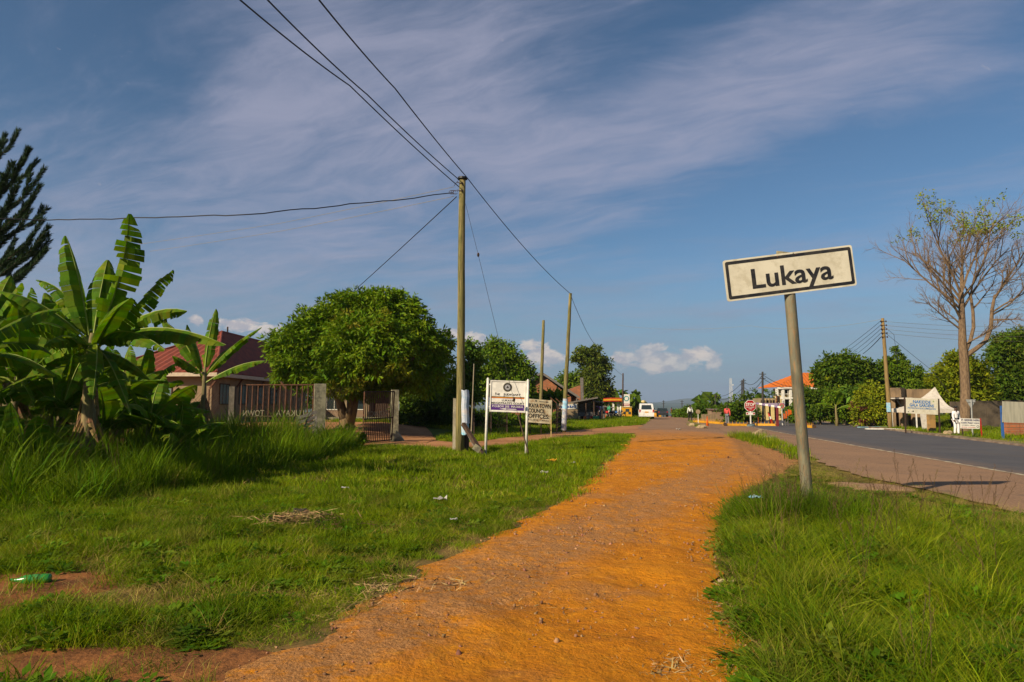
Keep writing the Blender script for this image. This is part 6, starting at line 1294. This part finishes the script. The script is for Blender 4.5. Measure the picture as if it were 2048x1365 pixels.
for a_ in [('yellow orange wrapper in the lawn below the court board', 1103, 931, .28, M_yellow, 'wrapper', .10), ('grey white scrap right of the orange wrapper', 1143, 930, .22, M_pl), ('whitish scrap below the orange wrapper', 1088, 950, .2, M_pl), ('pale paper strip in the middle of the left lawn', 880, 1013, .22, M_pl, 'paper_scrap', .10), ('small white scrap further down the left lawn', 907, 1058, .10, M_pl, 'plastic_scrap', .12),
        ('pale green scrap at the left of the lawn', 690, 993, .14, M_pl, 'plastic_scrap', .14), ('clear crushed bottle in the grass left of the sign pipe', 1512, 1040, .2, M_bluepap, 'plastic_scrap', .3), ('pale flat wrapper beside the right grass edge', 1452, 1172, .14, M_rock, 'wrapper', .02), ('white speck of litter on the far tarmac', 1357, 861, .3, M_pl), ('yellowish leaf where the lawn meets the path', 1248, 896, .25, M_yellow, 'wrapper', .08)]: scrap(*a_)
def clump_litter(label, u, v, r, n, m, L=.25, name='dry_heap', dome=.12):
    g = gp(u, v); c = np.array(g)+np.stack([rng.normal(size=n)*r, rng.normal(size=n)*r*.6, rng.random(n)*dome], 1); d = rng.normal(size=(n, 3)); d[:, 2] *= .25
    vv, ff = leaf_quads(c, d, L*rng.uniform(.5, 1.2, n), .012); o = place(vv, ff, name, m, None); props(o, label, 'dry litter', kind='stuff')
rock('dark charred clod on the dry heap in the left lawn', gp(600, 1048)+Vector((0, 0, .07)), .17, flat('char', (.05, .035, .024), .95), 12, 'clod', .6)
M_straw = mat('straw', (.36, .25, .10), .9, (.22, .14, .06), 5, 4, island=.5)
clump_litter('heap of dry straw around the charred clod', 592, 1056, .26, 900, M_straw, .25, 'dry_heap', .2); clump_litter('brown dry litter trailing right of the charred clod', 665, 1058, .3, 350, L_dry)
clump_litter('brown banana trash in the grass at the foot of the tall banana', 215, 905, .9, 2600, L_dry, .5, dome=.9); clump_litter('straw swept along the right edge of the path', 1435, 1230, .45, 1500, M_straw, .16, 'straw', .012); clump_litter('straw at the bottom of the path by the right grass', 1350, 1340, .35, 1000, M_straw, .13, 'straw', .012); clump_litter('dry stalks along the left edge of the path', 800, 1195, .55, 1100, M_straw, .2, 'straw', .02)
# pebbles on the path
def pebbles():
    base = MB().ball((0, 0, 0), 1, 5, 3); bv = np.array(base.v); bf = base.f; vs, fs = [], []; n = 6500; k = 0
    tri = []
    for f_ in bf: tri += [f_] if len(f_) == 3 else [(f_[0], f_[1], f_[2]), (f_[0], f_[2], f_[3])]
    tri = np.array(tri); V, Fc = [], []
    while k < n:
        y = 2.6+22*rng.random()**1.7; x = rng.uniform(fPL(y)-.05, fPR(y)+.1); dens = mnoise.noise(Vector((x*.8, y*.8, 3)))
        if rng.random() > .45+dens: continue
        r = abs(rng.normal())*.0055+.003+(.013 if rng.random() < .02 else 0); r *= 1+y*.03
        R = rng.normal(size=(3, 3)); R, _ = np.linalg.qr(R); vv = (bv*np.array([1, .8, .6])*(1+.3*rng.normal(size=(len(bv), 1))*.5)) @ R*r+np.array([x, y, Hf(x, y)+.022+r*.3])
        V.append(vv); Fc.append(tri+k*len(bv)); k += 1
    o = link('pebbles', np_mesh('pebbles', np.concatenate(V), np.concatenate(Fc)), mat('pebble', (.30, .16, .075), .9, (.18, .09, .045), 2, 3, island=.8)); props(o, 'small loose brown pebbles scattered over the orange path', 'pebbles', kind='stuff')
pebbles()
# ------------------------------------------------------------------ grass
def gm_(n, a, b, tr=.35, isl=.5, dry=.5):
    m = bpy.data.materials.new(n); m.use_nodes = True; t = NT(m.node_tree); t.n.clear(); out = t.node('ShaderNodeOutputMaterial'); p = t.node('ShaderNodeBsdfPrincipled')
    g = t.node('ShaderNodeNewGeometry'); oi = t.node('ShaderNodeObjectInfo'); pos = g.outputs['Position']; r = g.outputs['Random Per Island']
    c = t.mix(t.ramp(t.noise(pos, .7, 5, .65), .38, .62), a, b); c = t.mix(t.m('MULTIPLY', t.ramp(t.noise(pos, 1.7, 5, .7), .52, .70), dry), c, (.24, .185, .045))
    c = t.mix(t.m('MULTIPLY', t.ramp(oi.outputs['Random'], .72, 1.0), dry*.8), c, (.22, .19, .03))
    hs = t.node('ShaderNodeHueSaturation'); t.put(hs.inputs['Color'], c); t.put(hs.inputs['Value'], t.m('MULTIPLY', t.m('MULTIPLY_ADD', r, isl, 1-isl*.5), t.m('MULTIPLY_ADD', oi.outputs['Random'], .5, .75))); t.put(hs.inputs['Hue'], t.m('MULTIPLY_ADD', t.m('FRACT', t.m('MULTIPLY', r, 7.3)), .04, .482))
    c = hs.outputs[0]; t.put(p.inputs['Base Color'], c); p.inputs['Roughness'].default_value = .75; p.inputs['Specular IOR Level'].default_value = .08
    tr_ = t.node('ShaderNodeBsdfTranslucent'); t.put(tr_.inputs[0], t.mix(1, c, (1.25, 1.3, .5), 'MULTIPLY')); mx = t.node('ShaderNodeMixShader'); mx.inputs[0].default_value = tr; t.l.new(p.outputs[0], mx.inputs[1]); t.l.new(tr_.outputs[0], mx.inputs[2]); t.l.new(mx.outputs[0], out.inputs[0]); return m
G1 = gm_('lawn_grass', (.165, .235, .003), (.105, .17, .003)); G2 = gm_('yellow_green_grass', (.26, .28, .005), (.18, .225, .004)); G3 = gm_('tall_grass', (.12, .195, .003), (.07, .13, .003), dry=.15); G4 = gm_('dry_grass', (.38, .28, .08), (.26, .19, .05), .15); G5 = gm_('weed_leaf', (.10, .19, .006), (.07, .14, .004)); G6 = gm_('seed_head', (.12, .07, .035), (.09, .055, .03), .1)
def clump(name, m, n, rad, h, wd, lean=.5, seg=3, hv=.4, flop=.5):
    vs, fs = [], []
    for i in range(n):
        a = random.uniform(0, 2*PI); r = rad*math.sqrt(random.random()); bx, by = r*math.cos(a), r*math.sin(a); H_ = h*(1-hv+2*hv*random.random()*.8); w = wd*random.uniform(.6, 1.2)
        az_ = random.uniform(0, 2*PI); ln = random.uniform(.05, lean)*H_; fl = random.uniform(.3, 1)*flop*H_; dx, dy = math.cos(az_), math.sin(az_); fa = random.uniform(0, PI); sx, sy = math.cos(fa), math.sin(fa); k = len(vs)
        for j in range(seg+1):
            q = j/seg; z = H_*(q-.35*flop*q*q*q); off = ln*q+fl*q*q*.6; ww = w*(1-q**1.8)*.5
            p = (bx+dx*off, by+dy*off, z)
            if j < seg: vs += [(p[0]-sx*ww, p[1]-sy*ww, p[2]), (p[0]+sx*ww, p[1]+sy*ww, p[2])]
            else: vs.append(p)
        for j in range(seg-1): a_ = k+2*j; fs.append((a_, a_+1, a_+3, a_+2))
        fs.append((k+2*seg-2, k+2*seg-1, k+2*seg))
    me = bpy.data.meshes.new(name); me.from_pydata(vs, [], fs); me.materials.append(m); return me
def weed(name, m, n, rad, h, L, W2):
    c, d = [], []
    for i in range(n): a = random.uniform(0, 6.28); r = rad*random.random()**.6; c.append((r*math.cos(a), r*math.sin(a), h*random.uniform(.3, 1)*(1-.4*r/rad))); d.append((math.cos(a)+random.uniform(-.5, .5), math.sin(a)+random.uniform(-.5, .5), random.uniform(-.1, .7)))
    v, f = leaf_quads(np.array(c), np.array(d), L, W2, roll=np.tile([.1, .1, 1.], (n, 1))); me = np_mesh(name, v, f); me.materials.append(m); return me
def stalk(name, m, n, rad, h):
    mb = MB()
    for i in range(n):
        a = random.uniform(0, 6.28); r = rad*random.random(); b = Vector((r*math.cos(a), r*math.sin(a), 0)); t_ = b+Vector((random.uniform(-.22, .22)*h, random.uniform(-.22, .22)*h, h*random.uniform(.7, 1.1)))
        mb.tube([b, b.lerp(t_, .5)+Vector((0, 0, .03)), t_], [.0022, .0018, .001], 3, cap=False)
        for j in range(9): q = .72+.28*j/9; p = b.lerp(t_, q); mb.tube([p, p+Vector((random.uniform(-.025, .025), random.uniform(-.025, .025), .03))], [.0022, .0008], 3, cap=False)
    me = mb.mesh(name); me.materials.append(m); return me
def field(name, label, meshes, pts, scl, var, tilt=.12, cat='grass'):
    col = bpy.data.collections.new(name+'_kinds')
    for i, me in enumerate(meshes): o = bpy.data.objects.new('kind_%02d' % i, me); col.objects.link(o)
    me = bpy.data.meshes.new(name); n = len(pts); me.vertices.add(n); me.vertices.foreach_set('co', np.asarray(pts, np.float32).ravel())
    rot = np.stack([rng.normal(size=n)*tilt, rng.normal(size=n)*tilt, rng.uniform(0, 6.28, n)], 1)
    a = me.attributes.new('rot', 'FLOAT_VECTOR', 'POINT'); a.data.foreach_set('vector', rot.astype(np.float32).ravel()); a = me.attributes.new('scl', 'FLOAT_VECTOR', 'POINT'); a.data.foreach_set('vector', np.asarray(scl, np.float32).ravel())
    a = me.attributes.new('var', 'INT', 'POINT'); a.data.foreach_set('value', np.asarray(var, np.int32))
    ng = bpy.data.node_groups.new(name, 'GeometryNodeTree'); ng.interface.new_socket('Geometry', in_out='INPUT', socket_type='NodeSocketGeometry'); ng.interface.new_socket('Geometry', in_out='OUTPUT', socket_type='NodeSocketGeometry')
    N = ng.nodes; gi = N.new('NodeGroupInput'); go = N.new('NodeGroupOutput'); ip = N.new('GeometryNodeInstanceOnPoints'); ci = N.new('GeometryNodeCollectionInfo'); ci.inputs['Collection'].default_value = col; ci.inputs['Separate Children'].default_value = True; ci.inputs['Reset Children'].default_value = True
    def na(nm, ty): q = N.new('GeometryNodeInputNamedAttribute'); q.data_type = ty; q.inputs['Name'].default_value = nm; return q.outputs['Attribute']
    L = ng.links; L.new(gi.outputs[0], ip.inputs['Points']); L.new(ci.outputs[0], ip.inputs['Instance']); ip.inputs['Pick Instance'].default_value = True; L.new(na('var', 'INT'), ip.inputs['Instance Index']); L.new(na('rot', 'FLOAT_VECTOR'), ip.inputs['Rotation']); L.new(na('scl', 'FLOAT_VECTOR'), ip.inputs['Scale']); L.new(ip.outputs[0], go.inputs[0])
    o = bpy.data.objects.new(name, me); C.objects.link(o); md = o.modifiers.new('scatter', 'NODES'); md.node_group = ng; return props(o, label, cat, kind='stuff')
def scatter(n, xr, yr, test, ybias=1.0):
    x = rng.uniform(*xr, n); y = yr[0]+(yr[1]-yr[0])*rng.random(n)**ybias; k = test(x, y); x, y = x[k], y[k]; return np.stack([x, y, H(x, y)-.01], 1)
nz = lambda x, y, s, o=0: np.array([mnoise.noise(Vector((a*s, b*s, o))) for a, b in zip(x, y)])
def inpatch(x, y, grow=1.0):
    r = np.zeros(len(x), bool)
    for p, a, b in BP: r |= ((x-p.x)/(a*grow))**2+((y-p.y)/(b*grow))**2 < 1
    return r
wedge = lambda x, y: np.abs(x) < .80*y+2.2
lawn = lambda x, y: (x < fPL(y)+.05) & (y < fSN(x)-.1) & wedge(x, y)
random.seed(5)
short = [clump('lawn_a', G1, 80, .14, .085, .0045, .9), clump('lawn_b', G1, 75, .14, .13, .005, .9, flop=.8), clump('lawn_c', G2, 70, .14, .095, .004, 1.1, flop=.9), clump('lawn_d', G4, 34, .14, .09, .0035, 1.5, flop=1.0), weed('lawn_weed', G5, 34, .13, .08, .06, .034)]
farsh = [clump('far_lawn_a', G1, 60, .32, .13, .014), clump('far_lawn_b', G2, 50, .32, .11, .013, .8), clump('far_lawn_c', G1, 40, .30, .20, .014), clump('far_lawn_d', G4, 22, .3, .12, .012, 1)]
# left lawn
def field_lawn():
    P1 = scatter(26000, (-10.5, 8), (2.6, 13), lawn, 1.15); x, y = P1[:, 0], P1[:, 1]; d = nz(x, y, .6); d2 = nz(x, y, 2.2, 5); edge = np.clip((fPL(y)-x)/.7, 0, 1); bare = ((d2 < -.22) | (((x+3.05)/.8)**2+((y-6.15)/.4)**2 < 1)); keep = (rng.random(len(x)) < (.6+.4*edge)*(.9+.5*d)) & ~(inpatch(x, y, .85) & (rng.random(len(x)) < .93)) & ~(bare & (rng.random(len(x)) < .45)); bare = bare[keep]; P1 = P1[keep]; x, y, d, edge = x[keep], y[keep], d[keep], edge[keep]
    r = rng.random(len(x)); var = np.select([(r < .12+.3*(1-edge)-.4*d*(d < 0)), r < .36+(1-edge)*.2, r < .56, r < .74], [3, 2, 4, 1], 0); var = np.where(bare & (rng.random(len(x)) < .75), 3, var); s = rng.uniform(.7, 1.5, len(x))*(.75+.35*edge); hs = s*(1+.7*np.clip(nz(x, y, .9, 9), -.6, 1))*(1+.25*np.clip((fPL(y)-x)/5, 0, 2)); field('lawn_grass', 'short green grass of the left lawn beside the path', short, P1, np.stack([s, s, hs], 1), var)
    P2 = scatter(12500, (-22, 9), (12, 38), lawn, 1.0); x, y = P2[:, 0], P2[:, 1]; r = rng.random(len(x)); var = np.select([r < .05, r < .28, r < .45], [3, 1, 2], 0); s = rng.uniform(.8, 1.3, len(x)); hs = s*(1+.5*nz(x, y, .7)); field('far_lawn_grass', 'bright green grass of the lawn further from the camera', farsh, P2, np.stack([s, s, hs], 1), var)
field_lawn()
tallm = [clump('tall_a', G3, 26, .16, .75, .014, .35, 4, .35, .5), clump('tall_b', G1, 24, .16, .6, .012, .45, 4, .4, .6), clump('tall_c', G3, 12, .12, 1.0, .022, .3, 5, .3, .7), clump('tall_d', G4, 12, .14, .55, .008, .7, 4, .4, .8), weed('tall_weed', G5, 60, .22, .35, .10, .045), stalk('tall_stalk', G6, 4, .12, .9)]
def field_tall():
    xs_ = [(0, 905), (120, 1000), (300, 1030), (430, 1010), (560, 960), (640, 915), (700, 900)]; 
    lowY = sorted([(gp(u, v).x, gp(u, v).y) for u, v in [(-300, 1050), (0, 1040), (150, 1030), (320, 1025), (440, 1000), (540, 965), (620, 930), (700, 915)]])
    fl = lambda x: np.interp(x, [q[0] for q in lowY], [q[1] for q in lowY])
    P1 = scatter(15000, (-24, -5), (7.5, 27.6), lambda x, y: (y > fl(x)) & (np.abs(x) < .8*y+2.5) & (y < np.where(x > -12, 27.2, 25)) & (x < -5.2-.03*y)); x, y = P1[:, 0], P1[:, 1]
    d = nz(x, y, .8, 2); near = np.clip((y-fl(x))/1.8, 0, 1); r = rng.random(len(x)); var = np.select([r < .38, r < .70, r < .84, r < .90, r < .97], [0, 1, 2, 3, 4], 5); s = rng.uniform(.8, 1.2, len(x)); hs = s*(.42+.72*near)*(1.28+.65*d)*np.where(x > -8, .78, 1); field('tall_grass', 'tall dark green grass in front of the bananas and the gate', tallm, P1, np.stack([s, s, hs], 1), var, .18)
    # tufts between
    P2 = scatter(2600, (-11, -1), (3.6, 13), lambda x, y: lawn(x, y) & ~inpatch(x, y)); x, y = P2[:, 0], P2[:, 1]; k = (nz(x, y, .5, 7) > .05) & (fPL(y)-x > .7); P2 = P2[k]; x, y = x[k], y[k]; r = rng.random(len(x)); var = np.select([r < .35, r < .6, r < .93], [1, 3, 4], 0); s = rng.uniform(.35, .6, len(x)); field('grass_tufts', 'longer tufts and weeds mixed through the left lawn', tallm, P2, np.stack([s*1.3, s*1.3, s], 1), var, .25)
field_tall()
ver = [clump('verge_a', G1, 60, .14, .36, .0045, .5, 4, .4, .7), clump('verge_b', G2, 42, .14, .40, .0055, .6, 4, .5, .9), clump('verge_c', G3, 38, .14, .36, .010, .6, 4, .5, .9), clump('verge_d', G4, 24, .14, .34, .003, .8, 4, .4, .8), weed('verge_weed', G5, 80, .18, .24, .07, .036), stalk('verge_stalk', G6, 5, .15, .68), clump('verge_tuft', G3, 70, .15, .60, .008, .5, 4, .3, .7)]
def field_verge():
    t_ = lambda x, y: (x > fPR(y)-.05) & (x < fRN(y)+.1) & (x < .8*y+2.2) & (y < 20.5)
    P1 = scatter(20000, (.9, 10), (1.6, 20.5), t_, 1.15); x, y = P1[:, 0], P1[:, 1]; q = gp(1715, 972); gr = ((x-q.x)/.75)**2+((y-q.y+.3)/.9)**2 < 1; e = np.minimum(np.clip((x-fPR(y))/.55, 0, 1), np.clip((fRN(y)-x)/1.6, 0, 1)); farf = np.clip((y-9)/4, 0, 1)
    k = ~(gr & (rng.random(len(x)) < .9)) & (rng.random(len(x)) < .7+.3*e); P1, x, y, e, farf = P1[k], x[k], y[k], e[k], farf[k]; d = nz(x, y, 1.3, 4)*1.2
    r = rng.random(len(x)); rd = np.clip((x-4.5)/3, 0, 1)*np.clip((y-4)/4, .3, 1); var = np.select([r < .13+.18*(1-e)+.25*farf+.34*rd, r < .40, r < .58, r < .80, r < .815], [3, 1, 2, 4, 5], 0); var = np.where((var == 5) & (rng.random(len(x)) < .6), 1, var)
    s = rng.uniform(.75, 1.2, len(x)); hs = s*(.32+.68*e)*(1+.6*d)*(1-.6*farf)*(1-.25*rd); field('verge_grass', 'long fine grass of the right verge between path and road', ver, P1, np.stack([s, s, hs], 1), var, .2)
    b = P(1618, 1030, 10.5); c_ = P(1560, 1030, 10.0); pts = np.concatenate([np.stack([rng.normal(b.x-.1, .35, 90), rng.normal(9.9, .35, 90), np.zeros(90)], 1), np.stack([rng.normal(c_.x, .33, 130), rng.normal(9.9, .35, 130), np.zeros(130)], 1)]); n = len(pts); s = rng.uniform(.7, 1.15, n); var = rng.choice([6, 6, 2, 0, 5, 4], n); hs = s*rng.uniform(.8, 1.1, n)
    field('pole_tuft', 'coarse dark tuft of grass round the foot of the town sign pipe', ver, pts, np.stack([s, s, hs], 1), var, .25)
    st = np.array([[p.x, p.y, 0] for p in [gp(1795, 1010), gp(1840, 1050), gp(1960, 1060), gp(1700, 1040), gp(1560, 1075), gp(1900, 1080), gp(1600, 1080), gp(1985, 1090), gp(1760, 1100)]]); field('seed_stalks', 'few tall thin seed stalks standing above the verge', [ver[5]], st, np.full((len(st), 3), 1.25), np.zeros(len(st)), .1)
field_verge()
def field_far():
    fJ = lambda y: np.interp(y, [q[0] for q in JL], [q[1] for q in JL])
    isl = lambda x, y: (y > fSF(x)+.15) & (x < fJ(y)-.3) & (x > np.where(y < 45, -3.4+.0*y, -12)) 
    P1 = scatter(15000, (-14, 18), (30, 92), isl, 1.3); P3 = scatter(260, (8.4, 13), (20.5, 38), lambda x, y: (x > np.interp(y, [20, 30, 34.6, 38], [8.5, 10.5, 11.2, 12])) & (x < fRN(y)+.05)); P3s = len(P3)
    P4 = scatter(5200, (20, 62), (24, 92), lambda x, y: (x > RF(y)+.7) & (x < RF(y)+14) & (np.abs(x) < .82*y)); P5 = scatter(900, (-13, -3), (44, 58), lambda x, y: x > -12); P6 = scatter(500, (9, 26), (78, 96), lambda x, y: (x < fJ(y)+.5) & (x > fJ(y)-6)); P7 = scatter(120, (13, 22), (45, 74), lambda x, y: np.abs(x-(G(1385, 60).x+(y-60)*.24)) < .5)
    A = np.concatenate([P1, P3, P4, P5, P6, P7]); x, y = A[:, 0], A[:, 1]; n = len(A); r = rng.random(n); var = np.select([r < .05, r < .35, r < .55], [3, 1, 2], 0); s = rng.uniform(.9, 1.4, n)*(1+.008*y); hs = s*(1+.4*nz(x, y, .5)); hs[:len(P1)] *= .8; hs[len(P1):len(P1)+P3s] *= 1.6
    field('roadside_grass', 'green grass of the far plots and road banks', farsh, A, np.stack([s, s, hs], 1), var)
    f2 = scatter(900, (-3, 6), (30, 37), lambda x, y: (y > fSF(x)+.2) & (x > -3.2))
field_far()
# small weeds and a dark forb by the yard edge
for i, (u, v, s_, lb) in enumerate([(697, 888, .9, 'tall dark weed sprouting at the edge of the yard'), (722, 893, .5, 'smaller green weed right of the tall dark weed')]):
    g = gp(u, v); th = thing('weed', lb, 'weed', g); v_, f_ = crown_leaves([(g+Vector((0, 0, s_*.5)), (.22, .2, s_*.5))], 160, .14, .06, .12); place(v_, f_, 'leaves', L_dark if i == 0 else L_mid, th); MB().tube([g, g+Vector((0, 0, s_))], .01, 4).build('stem', M_bark, th)
# ------------------------------------------------------------------ haze
hzm = bpy.data.materials.new('haze'); hzm.use_nodes = True; t = NT(hzm.node_tree); t.n.clear(); out = t.node('ShaderNodeOutputMaterial'); pvn = t.node('ShaderNodeVolumePrincipled'); pvn.inputs['Color'].default_value = (.62, .76, 1.0, 1); pvn.inputs['Density'].default_value = .00013; pvn.inputs['Anisotropy'].default_value = .2; t.l.new(pvn.outputs[0], out.inputs['Volume'])
o = MB().obox((-9500, -600, -45), (19000, 0, 0), (0, 10400, 0), (0, 0, 240)).build('haze', hzm, None); o['kind'] = 'stuff'
